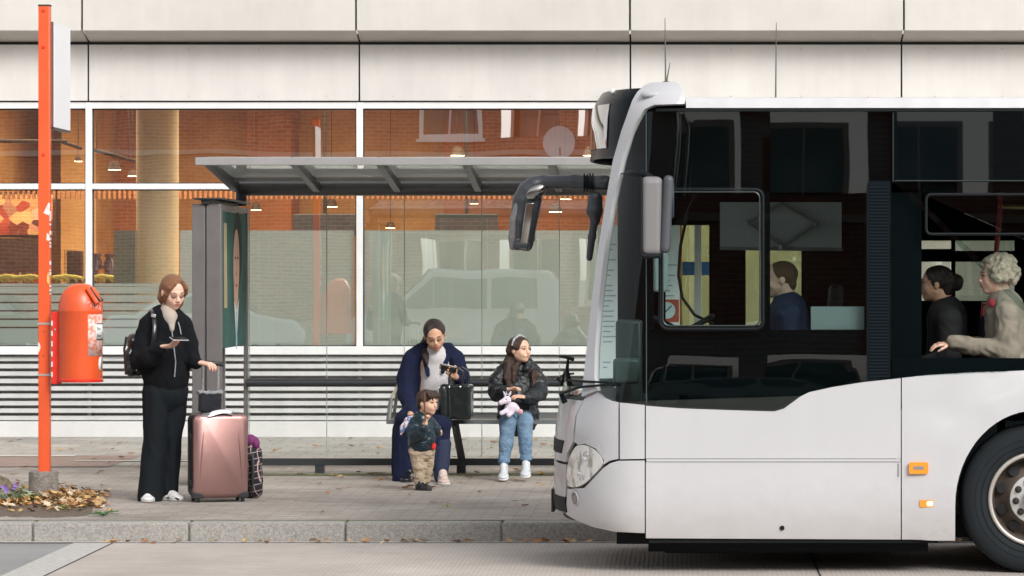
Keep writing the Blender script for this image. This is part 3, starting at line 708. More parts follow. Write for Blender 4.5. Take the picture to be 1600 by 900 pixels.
# bench
zS = Z(656, 31.31); bx0, bx1 = X(604, 31.31), X(1040, 31.31); BO = -.44
s_ = MB(); pr = [(31.72, -.035), (31.74, 0), (31.80, .006), (31.95, -.004), (32.08, .012), (32.14, .05), (32.15, .03), (32.09, -.02), (31.95, -.035), (31.80, -.032)]
s_.prism(pr, lambda u, v, w_: (w_, u + BO, zS + v), bx0, bx1); s_.build('seat', mat('seat_metal', (.11,.12,.125), .33, metal=.4), sh, smooth=50)
ar = MB(); ar.tube([(bx0+.015, 31.32, zS-.01), (bx0+.03, 31.42, zS+.18), (bx0+.04, 32.12, Z(600,32.1))], [.022,.018,.016], 10, flat=.5); ar.tube([(bx0+.04,32.12,Z(600,32.1)), (bx0+.03,31.68,zS)], .016, 8, flat=.5)
ar.build('armrest', mat('arm_metal', (.22,.22,.21), .35, metal=.5), sh)
for p0, p1 in ((711, 721), (975, 985)):
    MB().tube([(X(p0,31.6), 31.55, zS-.03), (X(p1,32.2), 32.24, Z(718,32.2))], .034, 4).build('bench_leg', m_dk, sh)
# glass end wall at the left, built as an open case
cx0, cx1 = X(300, 30.3), X(345, 30.3); zt = Z(318.5, 30.3)
cs = MB(); w3 = (cx1-cx0)
for a, c in ((cx0, cx0+w3*.44), (cx0+w3*.50, cx1)): cs.bx(a, c, 30.3, 30.42, PAVE, zt)
cs.bx(cx0+w3*.44, cx0+w3*.50, 30.32, 30.42, PAVE, zt-.002)
cs.bx(cx0+.003, cx1-.003, 30.423, DB-.12, PAVE, PAVE+.22); cs.bx(cx0+.003, cx1-.003, 30.423, DB-.12, zt-.05, zt-.004)
cs.bx(cx1-.035, cx1, DB-.12, DB-.05, PAVE, zt); cs.bx(cx0, cx0+.035, DB-.12, DB-.05, PAVE, zt)
cs.build('case_frame', mat('case_grey', (.16,.15,.15), .45, metal=.3, var=.08, vscale=6), sh, bevel=.004)
cp_ = MB(); cp_.bx(cx0+.02, cx1+.02, 30.24, DB-.02, zt+.035, zt+.05); cp_.bx(cx0+.08, cx0+.15, 30.27, DB-.04, zt, zt+.035); cp_.build('case_cap', m_dk, sh, bevel=.003)
# portrait mirrored in the end wall glass, its reflection painted on a dark sheet
xp = cx1 - .012; zp0, zp1 = Z(542, 31.2), zt-.06
po = MB().bx(xp-.006, xp, 30.45, DB-.14, zp0, zp1).build('poster_reflection', mat('reflection_green', (.035,.095,.085), .8, var=.35, vscale=1.6, var2=(.07,.16,.14), spec=.1), sh)
def pell(nm, yc, zc_, ry, rz, col, off, pts=None):
    m_ = mat('reflection_' + nm, col, .8, var=.12, vscale=9, spec=.1); b_ = MB()
    pl = pts or [(yc + ry*math.cos(t_), zc_ + rz*math.sin(t_)) for t_ in [2*math.pi*i/28 for i in range(28)]]
    b_.prism(pl, lambda u, v, w_: (xp + w_, u, v), off, off+.001); b_.build(nm, m_, po, smooth=0)
zq = lambda py: Z(py, 31.3)
pell('hair_shape', 31.55, zq(392), .30, .34, (.03,.04,.035), .0005)
pell('face_shape', 31.45, zq(412), .21, .30, (.62,.40,.30), .0015)
pell('jaw_shape', 31.43, zq(452), .15, .17, (.58,.37,.27), .0020)
pell('eye_shape', 31.36, zq(403), .05, .013, (.20,.12,.09), .0035); pell('eye_shape', 31.54, zq(403), .05, .013, (.20,.12,.09), .0035)
pell('nose_shape', 31.44, zq(428), .05, .025, (.45,.27,.20), .0035); pell('mouth_shape', 31.44, zq(446), .06, .014, (.35,.13,.11), .0035)
pell('collar_shape', 0, 0, 0, 0, (.62,.66,.64), .0030, [(31.28,zq(470)), (31.44,zq(545)), (31.62,zq(468)), (31.45,zq(485))])
pell('tie_shape', 0, 0, 0, 0, (.30,.45,.55), .0045, [(31.41,zq(487)), (31.38,zq(538)), (31.44,zq(548)), (31.49,zq(538)), (31.47,zq(487))])
pell('curtain_shape', 0, 0, 0, 0, (.40,.34,.20), .0006, [(30.60,zq(350)), (30.62,zq(480)), (30.82,zq(480)), (30.78,zq(350))])
# timetable board at the right end
tb = MB().bx(X(934,32.24), X(1062,32.24), 32.24, 32.27, Z(592,32.24), Z(352,32.24)).build('timetable_board', mat('board_white', (.74,.80,.80), .5, var=.05, vscale=3), sh, bevel=.004)
tl = MB(); random.seed(3)
for i in range(26):
    z = Z(375 + i*8, 32.23)
    for j in range(5):
        x = X(942 + j*24, 32.23); l_ = random.uniform(.03, .12)
        if random.random() < .7: tl.bx(x, x+l_, 32.2375, 32.2395, z, z+.010)
tl.build('timetable_lines', mat('print_grey', (.25,.33,.40), .6), tb)
MB().bx(X(1018,32.23), X(1061,32.23), 32.232, 32.236, Z(503,32.23), Z(468,32.23)).build('red_notice', mat('notice_red', (.40,.07,.04), .5), tb)
MB().lathe([(0,0),(0,.075),(.003,.075),(.003,0)], (X(1042,32.22), 32.222, Z(485,32.22)), (0,1,0), 28).build('notice_roundel', mat('roundel', (.55,.66,.68), .5), tb)
rr_ = MB().obx((X(1042,32.2), 32.218, Z(485,32.22)), (.012,.003,.12), Matrix.Rotation(R(45), 3, 'Y')).build('roundel_bar', mat('roundel_blue', (.05,.12,.2), .5), tb)
MB().bx(X(1066,32.5), X(1108,32.5), 32.52, 32.54, Z(430,32.5), Z(409,32.5)).build('blue_notice', mat('notice_blue', (.02,.10,.25), .5), tb)

# ================================================================= ORANGE POST, SIGN, BIN
DP = 28.6
m_org = mat('orange_paint', (.86,.115,.028), .42, var=.07, vscale=4, bump=.05, bscale=30, coat=.2)
weather(m_org, .10, .10, spots=.10)
m_red = mat('red_paint', (.74,.035,.018), .4, var=.1, vscale=8, coat=.2)
post = thing('orange_post', 'tall square orange post standing in a concrete collar at the kerb', 'post', (X(70,DP), DP, PAVE))
hx = .044
pz1 = Z(10, DP)
MB().bx(X(70,DP)-hx, X(70,DP)+hx, DP-.044, DP+.044, PAVE+.2, pz1).build('shaft', m_org, post, bevel=.005)
MB().bx(X(70,DP)-hx-.002, X(70,DP)+hx+.002, DP-.046, DP+.046, pz1, pz1+.012).build('cap', mat('cap_dark', (.06,.03,.02), .5), post)
MB().lathe([(PAVE,0),(PAVE,.118),(PAVE+.215,.115),(PAVE+.22,.108),(PAVE+.222,0)], (X(68,DP), DP, 0), (0,0,1), 40).build('concrete_collar', mat('collar_concrete', (.25,.225,.20), .9, var=.35, vscale=22, bump=.8, bscale=80), post, smooth=40)
for py in (17, 74, 242): MB().lathe([(.0,.013),(-.008,.012),(-.010,0)], (X(69.5,DP), DP-.044, Z(py,DP)), (0,1,0), 10).build('bolt', m_red, post)
for py in (518, 556): MB().lathe([(.0,.005),(-.004,.004),(-.005,0)], (X(69.5,DP), DP-.044, Z(py,DP)), (0,1,0), 8).build('bolt', m_dark, post)
m_stick = mat('sticker_white', (.72,.71,.69), .6, var=.15, vscale=30)
def psticker(poly, mm=m_stick, nm='sticker'):
    MB().prism(poly, lambda u, v, w_: (X(u,DP), DP-.0445-w_, Z(v,DP)), .001, .003).build(nm, mm, post, smooth=0)
psticker([(77,317),(80,318),(78.5,337),(69.5,333),(71,330)]); psticker([(75,364),(79,367),(79,377),(74,375)])
psticker([(79,432),(77,425),(75,432),(75,440),(78,444),(79,444)], mat('sticker_yellow', (.75,.5,.15), .6, var=.2, vscale=40))
psticker([(61,534),(64,537),(65,543),(63,549),(61,551)])
ed = MB(); random.seed(11)
for i in range(22):
    py = 330 + i*6 + random.uniform(-2,2)
    if random.random() < .6: ed.bx(X(79.0,DP), X(80,DP)-.0005+.004, DP-.0462, DP-.02, Z(py+random.uniform(2,6),DP), Z(py,DP))
ed.build('sticker_remains', m_stick, post)
for py in (505.5, 585.5):
    s_ = MB(); x = X(70,DP); s_.bx(x-hx-.004, x+hx+.006, DP-.049, DP-.0465, Z(py+1.6,DP), Z(py-1.6,DP)); s_.bx(x+hx+.003, x+hx+.006, DP-.0465, DP+.05, Z(py+1.6,DP), Z(py-1.6,DP)); s_.bx(x-hx-.006, x-hx-.003, DP-.0465, DP+.05, Z(py+1.6,DP), Z(py-1.6,DP))
    s_.build('strap', mat('strap_steel', (.62,.60,.57), .35, metal=.6), post)
# flag sign, its face turned to the right
sx = X(82.8, DP); flag = thing('flag_sign', 'blank white flag sign fixed edge-on behind the top of the orange post', 'sign', (sx, DP, 3.1))
z0, z1 = Z(199, DP), Z(32, DP)
MB().bx(sx-.035, sx-.004, DP+.046, DP+.80, z0+.006, z1-.006).build('sign_core', mat('sign_edge', (.10,.10,.10), .5), flag, bevel=.004)
MB().bx(sx-.003, sx+.003, DP+.047, DP+.799, z0+.004, z1-.004).build('sign_face', mat('sign_face_mat', (.82,.82,.85), .45, emit=(.9,.9,1), estr=0.0), flag)
MB().bx(sx-.037, sx+.004, DP+.045, DP+.802, z0-.012, z0+.003).build('sign_rim', m_dk, flag)
# litter bin
BX, BD = X(126, 28.5), 28.5; br_ = 34 * BD / F
bz0, bz1, bz2 = Z(596, BD), Z(487, BD), Z(443, BD)
bn = thing('litter_bin', 'orange domed litter bin with a torn pale sticker hung on the orange post', 'bin', (BX, BD, bz0))
body = MB().lathe([(bz0, .0), (bz0, br_*.98), (bz0+.02, br_), (bz1, br_), (bz1+.004, br_*1.012), (bz1+.01, br_*1.012)], (BX, BD, 0), (0,0,1), 56).build('body', m_org, bn, smooth=40)
dome = [(bz1+.010, br_*1.012)] + [(bz1+.01 + (bz2-bz1-.01)*math.sin(a), br_*1.008*math.cos(a)**.75) for a in [R(x_) for x_ in (10,20,30,40,50,60,70,78,84,88)]] + [(bz2, 0)]
lid = MB().lathe(dome, (BX, BD, 0), (0,0,1), 56).build('lid', m_org, bn, smooth=60)
# slanted throw-in opening on the right flank of the dome
op = MB(); A = P(143.5, 446, BD-.02); B = P(160.5, 471, BD-.02); dirv = (B-A); nrm = Vector((dirv.z, 0, -dirv.x)).normalized()
if nrm.x < 0: nrm = -nrm
fl = MB()
fl.prism([(0,-.12),(1,-.15),(1,.15),(0,.12)], lambda u, v, w_: A + dirv*u + Vector((0, v, 0)) + nrm*w_, -.040, -.010)
fl.build('throat_frame', m_org, bn, bevel=.006)
fl = MB(); fl.prism([(.08,-.10),(.95,-.128),(.95,.12),(.08,.10)], lambda u, v, w_: A + dirv*u + Vector((0, v, 0)) + nrm*w_, -.0095, -.0075)
fl.build('throat_opening', m_dark, bn)
MB().lathe([(bz0+.022, br_*1.0), (bz0+.018, br_*1.035), (bz0+.003, br_*1.04), (bz0-.004, br_*1.02), (bz0-.004, 0)], (BX, BD, 0), (0,0,1), 56).build('base_rim', m_red, bn, smooth=50)
bp_ = MB(); bp_.bx(X(81,BD), X(96,BD), BD-.03, BD+.03, Z(600,BD), Z(487,BD)); bp_.build('back_bracket', m_red, bn, bevel=.004)
hg = MB()
for py in (505, 521, 537, 553, 569, 585): hg.bx(X(81.3,BD), X(83.4,BD), BD-.034, BD-.0305, Z(py+4,BD), Z(py-4,BD))
hg.build('hinge_slots', m_stick, bn)
MB().lathe([(.0,.009),(-.006,.008),(-.007,0)], (X(87,BD), BD-.03, Z(515,BD)), (0,1,0), 10).build('lock_bolt', mat('strap_steel', (.62,.60,.57), .35), bn)
def cylpatch(nm, a0, a1, z0, z1, rr2, mm, shape=None, parent=bn, n=14):
    vs, fs = [], []
    for i in range(n+1):
        a = R(a0 + (a1-a0)*i/n)
        h = 1 if shape is None else math.sqrt(max(0, 1-(2*i/n-1)**2))
        zm = (z0+z1)/2; hz = (z1-z0)/2*h
        for z in (zm-hz, zm+hz): vs.append((BX + rr2*math.sin(a), BD - rr2*math.cos(a), z))
    for i in range(n): fs.append((2*i, 2*i+2, 2*i+3, 2*i+1))
    me = bpy.data.meshes.new(nm); me.from_pydata(vs, [], fs); o = link(nm, me, mm, parent, 30)
    s_ = o.modifiers.new('thick', 'SOLIDIFY'); s_.thickness = .001; s_.offset = 1
    return o
# worn sticker: pale paper torn through to the orange
mw = bpy.data.materials.new('torn_sticker'); mw.use_nodes = True; n = mw.node_tree; b = n.nodes['Principled BSDF']; b.inputs['Roughness'].default_value = .6
tc = n.nodes.new('ShaderNodeTexCoord'); t = n.nodes.new('ShaderNodeTexNoise'); t.inputs['Scale'].default_value = 34; t.inputs['Detail'].default_value = 6; n.links.new(tc.outputs['Object'], t.inputs['Vector'])
r = n.nodes.new('ShaderNodeValToRGB'); r.color_ramp.elements[0].position = .40; r.color_ramp.elements[0].color = (.82,.22,.13,1); r.color_ramp.elements[1].position = .55; r.color_ramp.elements[1].color = (.80,.58,.54,1)
n.links.new(t.outputs[0], r.inputs[0]); n.links.new(r.outputs[0], b.inputs['Base Color'])
cylpatch('torn_sticker', 28, 86, Z(556,BD), Z(491,BD), br_+.0012, mw)
lb = cylpatch('label', 52, 86, Z(531,BD), Z(505,BD), br_+.0032, mat('label_white', (.78,.78,.76), .5))
for yy in (505.6, 530.4): cylpatch('label_line', 52, 86, Z(yy+.6,BD), Z(yy-.6,BD), br_+.0052, m_dark, parent=lb)
cylpatch('roundel', 62, 84, Z(579,BD), Z(557,BD), br_+.0015, m_stick, shape=1)
def text_on(nm, s, size, parent, mm, fn, depth=.001):
    cu = bpy.data.curves.new(nm, 'FONT'); cu.body = s; cu.size = size; cu.extrude = 0
    to = bpy.data.objects.new('t', cu); COL.objects.link(to); dg = bpy.context.evaluated_depsgraph_get()
    me = bpy.data.meshes.new_from_object(to.evaluated_get(dg)); bpy.data.objects.remove(to)
    for v in me.vertices: v.co = fn(v.co.x, v.co.y)
    me.materials.clear(); return link(nm, me, mm, parent, 0)
def onbin(a0, z0, rr2):
    def f(u, v): a = R(a0) + u / br_; return (BX + rr2*math.sin(a), BD - rr2*math.cos(a), z0 + v)
    return f
text_on('lettering', 'Bin', .034, lb, m_dark, onbin(55, Z(515.5,BD), br_+.0055))
text_on('lettering', 'leer', .034, lb, m_dark, onbin(55, Z(526,BD), br_+.0055))
gf = MB(); rr2 = br_*1.0 + .004
def gp(px_, py_):
    s = max(-.995, min(.995, (px_-126)/34)); a = math.asin(s); h = Z(py_, BD)
    k = 1.014 if py_ > 484 else 1.02*math.cos(math.asin(min(.99, max(0, (h-bz1-.01)/(bz2-bz1-.01)))))**.75
    a = math.asin(max(-.995, min(.995, s/k)))
    return Vector((BX + (br_*k+.004)*math.sin(a), BD - (br_*k+.004)*math.cos(a), h))
for st in ([(141,474),(144,471),(146,480),(149,472),(150,481)], [(152,473),(152.5,482),(155,476),(153.5,479),(156,483)], [(156.5,474),(158,475)], [(157,478),(158,484)]):
    gf.tube([gp(*q) for q in st], .0042, 5)
gf.build('scribble', mat('scribble_pink', (.85,.55,.50), .6), bn)

# ================================================================= LUGGAGE
SD = 28.35; sc0 = P(340, 784, SD); sc0.z = PAVE
case = thing('suitcase', 'rose gold hard-shell suitcase on wheels beside the standing woman', 'suitcase', (sc0.x, SD, PAVE))
rot = Matrix.Rotation(R(17), 3, 'Z'); C0 = Vector((X(340, SD), SD, 0))
def S(u, v, z): return C0 + rot @ Vector((u, v, 0)) + Vector((0, 0, z))   # u right, v back, z up
zc0, zc1 = Z(776, SD), Z(646, SD); hw = .215
def rrect(hw_, z0, z1, r, n=6):
    pts = []
    for cx, cz, a0 in ((hw_-r, z1-r, 0), (-hw_+r, z1-r, 90), (-hw_+r, z0+r, 180), (hw_-r, z0+r, 270)):
        for i in range(n+1): a = R(a0 + 90*i/n); pts.append((cx + r*math.cos(a), cz + r*math.sin(a)))
    return pts
m_rose = mat('rose_shell', (.33,.185,.17), .42, metal=.75, var=.06, vscale=2, coat=.5)
m_blk = mat('black_plastic', (.018,.018,.02), .45)
def shell(v0, v1, v2, mm, nm):
    b_ = MB(); o_ = rrect(hw, zc0, zc1, .055); i_ = rrect(hw-.03, zc0+.03, zc1-.03, .05)
    n_ = len(o_); rings = [[S(u, v0, z) for u, z in o_], [S(u, v1, z) for u, z in o_], [S(u*.985, v1+(v2-v1)*.55, zc0+(z-zc0)*.985+.005) for u, z in o_], [S(u, v2, z) for u, z in i_]]
    vs = sum(rings, []); fs = []
    for k in range(3):
        for i in range(n_): fs.append((k*n_+i, k*n_+(i+1)%n_, (k+1)*n_+(i+1)%n_, (k+1)*n_+i))
    fs.append(tuple(range(3*n_, 4*n_))); fs.append(tuple(reversed(range(n_))))
    return b_.add(vs, fs).build(nm, mm, case, smooth=50)
shell(-.10, -.125, -.155, m_rose, 'front_shell'); shell(.10, .125, .15, m_rose, 'rear_shell')
o_ = rrect(hw+.003, zc0-.003, zc1+.003, .057); MB().prism(o_, lambda u, v, w_: S(u, w_, v), -.099, .099).build('side_wall', m_blk, case, smooth=50)
o_ = rrect(hw+.007, zc0-.006, zc1+.007, .06); MB().prism(o_, lambda u, v, w_: S(u, w_, v), -.012, .012).build('zip', mat('zip_dark', (.05,.045,.045), .5, metal=.4), case, smooth=50)
for u in (-.175, .175):
    for v in (-.11, .11):
        wh = MB(); wh.lathe([(-.013,0),(-.013,.024),(-.008,.028),(.008,.028),(.013,.024),(.013,0)], S(u, v-.01, PAVE+.028) - C0*0, tuple(rot @ Vector((1,0,0))), 20)
        w1 = wh.build('wheel', mat('rubber', (.03,.03,.032), .5), case)
        MB().obx(S(u, v, PAVE+.062), (.05,.06,.035), rot).build('wheel_housing', m_blk, case, bevel=.008)
# black corner guards on the front shell
for s_ in (-1, 1):
    pts = [(s_*.215, zc0), (s_*.215, zc0+.05), (s_*.17, zc0+.045), (s_*.14, zc0+.028), (s_*.13, zc0)]
    MB().prism(pts, lambda u, v, w_: S(u, w_, v-.004), -.160, -.10).build('corner_guard', m_blk, case, bevel=.006)
for z in (Z(680,SD), Z(754,SD)):
    MB().obx(S(-hw-.008, -.06, z), (.02,.05,.045), rot).build('latch', m_blk, case, bevel=.005)
ridge = MB()
for s_, top in ((-1, 1), (1, 1)):
    ridge.tube([S(s_*.175, -.150, zc0+.03), S(s_*.15, -.157, zc0+.35), S(s_*.13, -.150, zc1-.05)], [.004,.005,.002], 8)
ridge.build('shell_ridge', m_rose, case)
th = MB(); m_chrome = mat('bright_steel', (.75,.75,.75), .22, metal=.9)
for px_ in (318.5, 343): th.tube([S(X(px_,SD)-C0.x, .06, zc1-.02), S(X(px_,SD)-C0.x, .06, Z(573,SD))], .010, 12)
th.build('telescopic_tubes', m_chrome, case)
zg = Z(569.5, SD)
MB().tube([S(X(311,SD)-C0.x, .06, zg-.008), S(X(314,SD)-C0.x, .06, zg+.004), S(X(331,SD)-C0.x, .06, zg+.012), S(X(347,SD)-C0.x, .06, zg+.002), S(X(351,SD)-C0.x, .06, zg-.012)], [.012,.017,.017,.017,.012], 14).build('grip', m_blk, case, smooth=60)
MB().tube([S(-.06, .0, zc1), S(-.05,.0,zc1+.022), S(.05,.0,zc1+.022), S(.06,.0,zc1)], .010, 10).build('carry_handle', m_blk, case, smooth=60)
# small black bag with a grey fleece rim standing on the suitcase
fb = thing('fleece_bag', 'small black bag with a grey fleece rim standing on the rose suitcase', 'bag', S(0,0,zc1+.004))
zb0, zb1_ = zc1+.012, Z(613,SD)
s_ = SDF(.005, .012); s_.b(S(X(328,SD)-C0.x, .0, (zb0+zb1_)/2), (.088, .045, (zb1_-zb0)/2), rot.transposed() if False else rot, rd=.02)
sculpt('bag_body', s_, mat('bag_cloth', (.008,.010,.014), .9, sheen=.15), fb, wr=(.004, (12,12,12), 3))
s_ = SDF(.004, .006); random.seed(5)
for i in range(44):
    a = 2*math.pi*i/44; u = max(-.085, min(.085, .12*math.cos(a))); v = max(-.043, min(.043, .08*math.sin(a)))
    s_.e(S(X(328,SD)-C0.x + u, v, zb1_ + random.uniform(-.004,.006)), random.uniform(.010,.014))
sculpt('fleece_rim', s_, mat('fleece', (.36,.37,.38), 1, bump=.8, bscale=200), fb, it=1)
# papers lying on top
pp = thing('papers', 'white papers and a grey folder lying on top of the suitcase', 'papers', S(0,-.1,zc1+.01))
def bend(u, v): return zc1 + .010 + .012*math.cos((u-.02)*22) * (1 if v < 0 else .6)
def sheetm(nm, pts, dz, mm):
    b_ = MB(); N_ = 12; g_ = []
    for i in range(N_+1):
        for j in range(5):
            a_, c_ = i/N_, j/4
            u = pts[0][0]*(1-a_)*(1-c_) + pts[1][0]*a_*(1-c_) + pts[2][0]*a_*c_ + pts[3][0]*(1-a_)*c_
            v = pts[0][1]*(1-a_)*(1-c_) + pts[1][1]*a_*(1-c_) + pts[2][1]*a_*c_ + pts[3][1]*(1-a_)*c_
            g_.append(S(u, v, bend(u, v) + dz + (-.028*max(0,(-v-.12))/.05)))
    fs = [(i*5+j, (i+1)*5+j, (i+1)*5+j+1, i*5+j+1) for i in range(N_) for j in range(4)]
    o = b_.add(g_, fs).build(nm, mm, pp, smooth=60); m_ = o.modifiers.new('t', 'SOLIDIFY'); m_.thickness = .003
sheetm('folder', [(-.15,-.15),(.09,-.165),(.10,-.06),(-.13,-.05)], .006, mat('folder_grey', (.22,.23,.25), .5))
sheetm('paper_sheet', [(-.11,-.175),(.07,-.16),(.12,-.08),(-.05,-.07)], .012, mat('paper', (.80,.80,.80), .7))
# checked backpack leaning behind the suitcase
bp0 = P(396, 778, 28.75); bp0.z = PAVE
ck = thing('checked_backpack', 'black checked backpack with a purple top behind the suitcase', 'backpack', bp0)
mc = bpy.data.materials.new('checked_cloth'); mc.use_nodes = True; n = mc.node_tree; b = n.nodes['Principled BSDF']; b.inputs['Roughness'].default_value = .85
tc = n.nodes.new('ShaderNodeTexCoord'); mp = n.nodes.new('ShaderNodeMapping'); mp.inputs['Rotation'].default_value = (0, R(12), R(20)); mp.inputs['Location'].default_value = (.01,0,.01)
n.links.new(tc.outputs['Object'], mp.inputs[0]); sp = n.nodes.new('ShaderNodeSeparateXYZ'); n.links.new(mp.outputs[0], sp.inputs[0]); prev = None
for ax_, pitch in (('X', .042), ('Z', .05)):
    md = n.nodes.new('ShaderNodeMath'); md.operation = 'PINGPONG'; md.inputs[1].default_value = pitch/2; n.links.new(sp.outputs[ax_], md.inputs[0])
    lt = n.nodes.new('ShaderNodeMath'); lt.operation = 'LESS_THAN'; lt.inputs[1].default_value = .0026; n.links.new(md.outputs[0], lt.inputs[0])
    if prev is None: prev = lt
    else:
        mx_ = n.nodes.new('ShaderNodeMath'); mx_.operation = 'MAXIMUM'; n.links.new(prev.outputs[0], mx_.inputs[0]); n.links.new(lt.outputs[0], mx_.inputs[1]); prev = mx_
cm = n.nodes.new('ShaderNodeMix'); cm.data_type = 'RGBA'; cm.inputs['A'].default_value = (.012,.012,.018,1); cm.inputs['B'].default_value = (.42,.30,.30,1)
n.links.new(prev.outputs[0], cm.inputs['Factor']); n.links.new(cm.outputs['Result'], b.inputs['Base Color'])
xb_ = X(393, 28.75); s_ = SDF(.006, .03)
s_.b((xb_-.02, 28.78, PAVE+.20), (.10,.09,.20), None, rd=.05); s_.e((xb_+.035, 28.70, PAVE+.15), (.055,.08,.16)); s_.e((xb_-.03, 28.78, PAVE+.38), (.08,.08,.08))
sculpt('bag_body', s_, mc, ck, it=2, wr=(.012, (9,9,9), 1))
s_ = SDF(.005, .02); s_.e((xb_-.01, 28.77, PAVE+.44), (.065,.06,.06)); s_.e((xb_+.035, 28.75, PAVE+.42), (.03,.05,.045), k=.01)
sculpt('purple_top', s_, mat('purple_cloth', (.17,.025,.13), .8), ck, it=2, wr=(.010, (14,14,14), 5))
MB().tube([(xb_+.02, 28.64, PAVE+.36), (xb_+.03, 28.60, PAVE+.22), (xb_+.02, 28.61, PAVE+.06)], [.010,.012,.010], 8, flat=.4).build('strap', m_blk, ck)
# ================================================================= LEAVES, WEEDS, STONE
m_leafs = [mat('leaf_tan', (.50,.33,.15), .8, var=.2, vscale=30), mat('leaf_yellow', (.56,.36,.13), .8, var=.2, vscale=30), mat('leaf_brown', (.26,.12,.05), .85, var=.25, vscale=30), mat('leaf_pale', (.62,.50,.34), .8, var=.2, vscale=30), mat('leaf_orange', (.46,.22,.09), .8, var=.2, vscale=30)]
def leaf_geo(rg, L_=.07, curl=.4):
    prof = [(0,0),(.12,.10),(.2,.30),(.34,.24),(.42,.46),(.58,.30),(.68,.33),(.8,.15),(1,0)]
    vs, fs = [], []
    cu = rg.uniform(.3,1)*curl; tw = rg.uniform(-.5,.5)
    for i, (u, h) in enumerate(prof):
        for s in (-1, 0, 1):
            y = s*h*L_*.9*rg.uniform(.8,1.1); x = (u-.5)*L_
            z = .004 + cu*(L_*1.0)*((u-.5)**2*1.2 + abs(s*h)**1.5*.6) + tw*s*h*(u-.5)*L_*.5
            vs.append((x, y, max(z, .002)))
    for i in range(len(prof)-1):
        for k in (0, 1): a = i*3+k; fs.append((a, a+3, a+4, a+1))
    vs.append((.5*L_+.0, .001, .005)); vs.append((.5*L_+L_*.45, .003, .012)); vs.append((.5*L_+L_*.45, -.001, .014)); vs.append((.5*L_, -.0015, .006))
    n_ = len(vs); fs.append((n_-4, n_-3, n_-2, n_-1))
    return vs, fs
lr = random.Random(21); protos = []
for i in range(10):
    vs, fs = leaf_geo(lr, lr.uniform(.055,.085), lr.uniform(.3,.9)); me = bpy.data.meshes.new('fallen_leaf'); me.from_pydata(vs, [], fs)
    me.materials.append(m_leafs[i % 5]); me.polygons.foreach_set('use_smooth', [True]*len(fs)); protos.append(me)
def leaf(x, y, z, k=None, s=1):
    o = bpy.data.objects.new('fallen_leaf', protos[lr.randrange(10) if k is None else k]); COL.objects.link(o)
    o.location = (x, y, z); o.rotation_euler = (lr.uniform(-.12,.12), lr.uniform(-.12,.12), lr.uniform(0,6.28)); o.scale = (s,)*3
    return tag(o, 'small dry autumn leaf lying loose on the pavement', 'leaf', 'loose leaves on the pavement')
spots = [(15,693),(30,700),(95,705),(205,712),(190,718),(355,690),(368,700),(172,725),(215,732),(380,760),(30,690),(148,720),(152,741),(118,743),(160,760),(440,712),(452,734),(521,745),(533,747),(590,741),(600,743),(688,744),(724,745),(734,748),(745,740),(750,770),(722,755),(842,756),(847,760),(868,752),(770,745),(805,752),(585,762),(633,765),(655,757),(700,792),(725,735),(612,748),(790,738),(846,742),(500,757),(470,742),(560,740),
         (455,697),(493,700),(600,695),(625,698),(570,704),(722,690),(770,694),(835,690),(862,700),(590,712),(437,690),(715,703),(850,697),(700,680),(548,688),(400,690)]
for _ in range(70): spots.append((lr.uniform(5, 870), 690 + 112*lr.random()**1.4))
for px_, py_ in spots:
    D = DG(py_) ; D = min(D, 38.9); leaf(X(px_, D), D, PAVE + (.005 if D < 33.3 else .013), s=lr.uniform(.9,1.6))
def leafmass(nm, pts, lab, sc_=1.0, kind='stuff', tilt=.5):
    b_ = [MB() for _ in range(1)][0]
    for x, y, z, mi in pts:
        vs, fs = leaf_geo(lr, lr.uniform(.05,.085)*sc_, lr.uniform(.4,1.0)); M = Matrix.Translation((x,y,z)) @ Matrix.Rotation(lr.uniform(0,6.28), 4, 'Z') @ Matrix.Rotation(lr.uniform(-tilt,tilt), 4, 'X') @ Matrix.Rotation(lr.uniform(-tilt,tilt), 4, 'Y')
        b_.add([M @ Vector(v) for v in vs], fs, mi)
    o = b_.build(nm, m_leafs, None, smooth=60, clean=False); return tag(o, lab, 'leaves', kind=kind)
# heaps round the post collar
pts = []
for i in range(720):
    px_ = lr.gauss(85, 60) if i % 3 else lr.uniform(-40, 170); py_ = lr.gauss(782, 9)
    D = DG(max(752, min(801, py_))); d = abs(px_-75)/110
    if px_ > 172 or px_ < -80: continue
    if px_ > 92 and py_ < 765: continue
    h = max(0, .05*(1-d))
    pts.append((X(px_, D), D, PAVE + lr.uniform(.005, .012+h), lr.randrange(5)))
leafmass('leaf_litter', pts, 'brown and yellow leaf litter heaped round the post collar', 1.1)
pts = []
for i in range(200):
    px_ = lr.uniform(160, 1560); 
    if lr.random() > (.9 if px_ > 800 else .5): continue
    pts.append((X(px_, 25.85), 25.95 - abs(lr.gauss(0, .09)) - .02, lr.uniform(.004,.02), lr.randrange(5)))
leafmass('gutter_leaves', pts, 'thin line of dry leaves lying in the gutter below the kerb', .9)
sb = MB()
mound = MB(); N_ = 24
for i in range(N_+1):
    for j in range(9):
        px_ = -60 + 240*i/N_; D = 26.25 + 3.0*j/8; e_ = min(1, max(0, (175-px_)/90)) * math.sin(math.pi*j/8)
        mound.v.append((X(px_, D), D, PAVE - .004 + .03*e_*(.6+.4*noise.noise(Vector((px_*.05, D*2, 0))))))
mound.f = [(i*9+j, (i+1)*9+j, (i+1)*9+j+1, i*9+j+1) for i in range(N_) for j in range(8)]; mound.m = [0]*len(mound.f)
tag(mound.build('soil_patch', mat('soil', (.16,.12,.09), .95, var=.4, vscale=25, bump=.9, bscale=60), smooth=180), kind='structure')
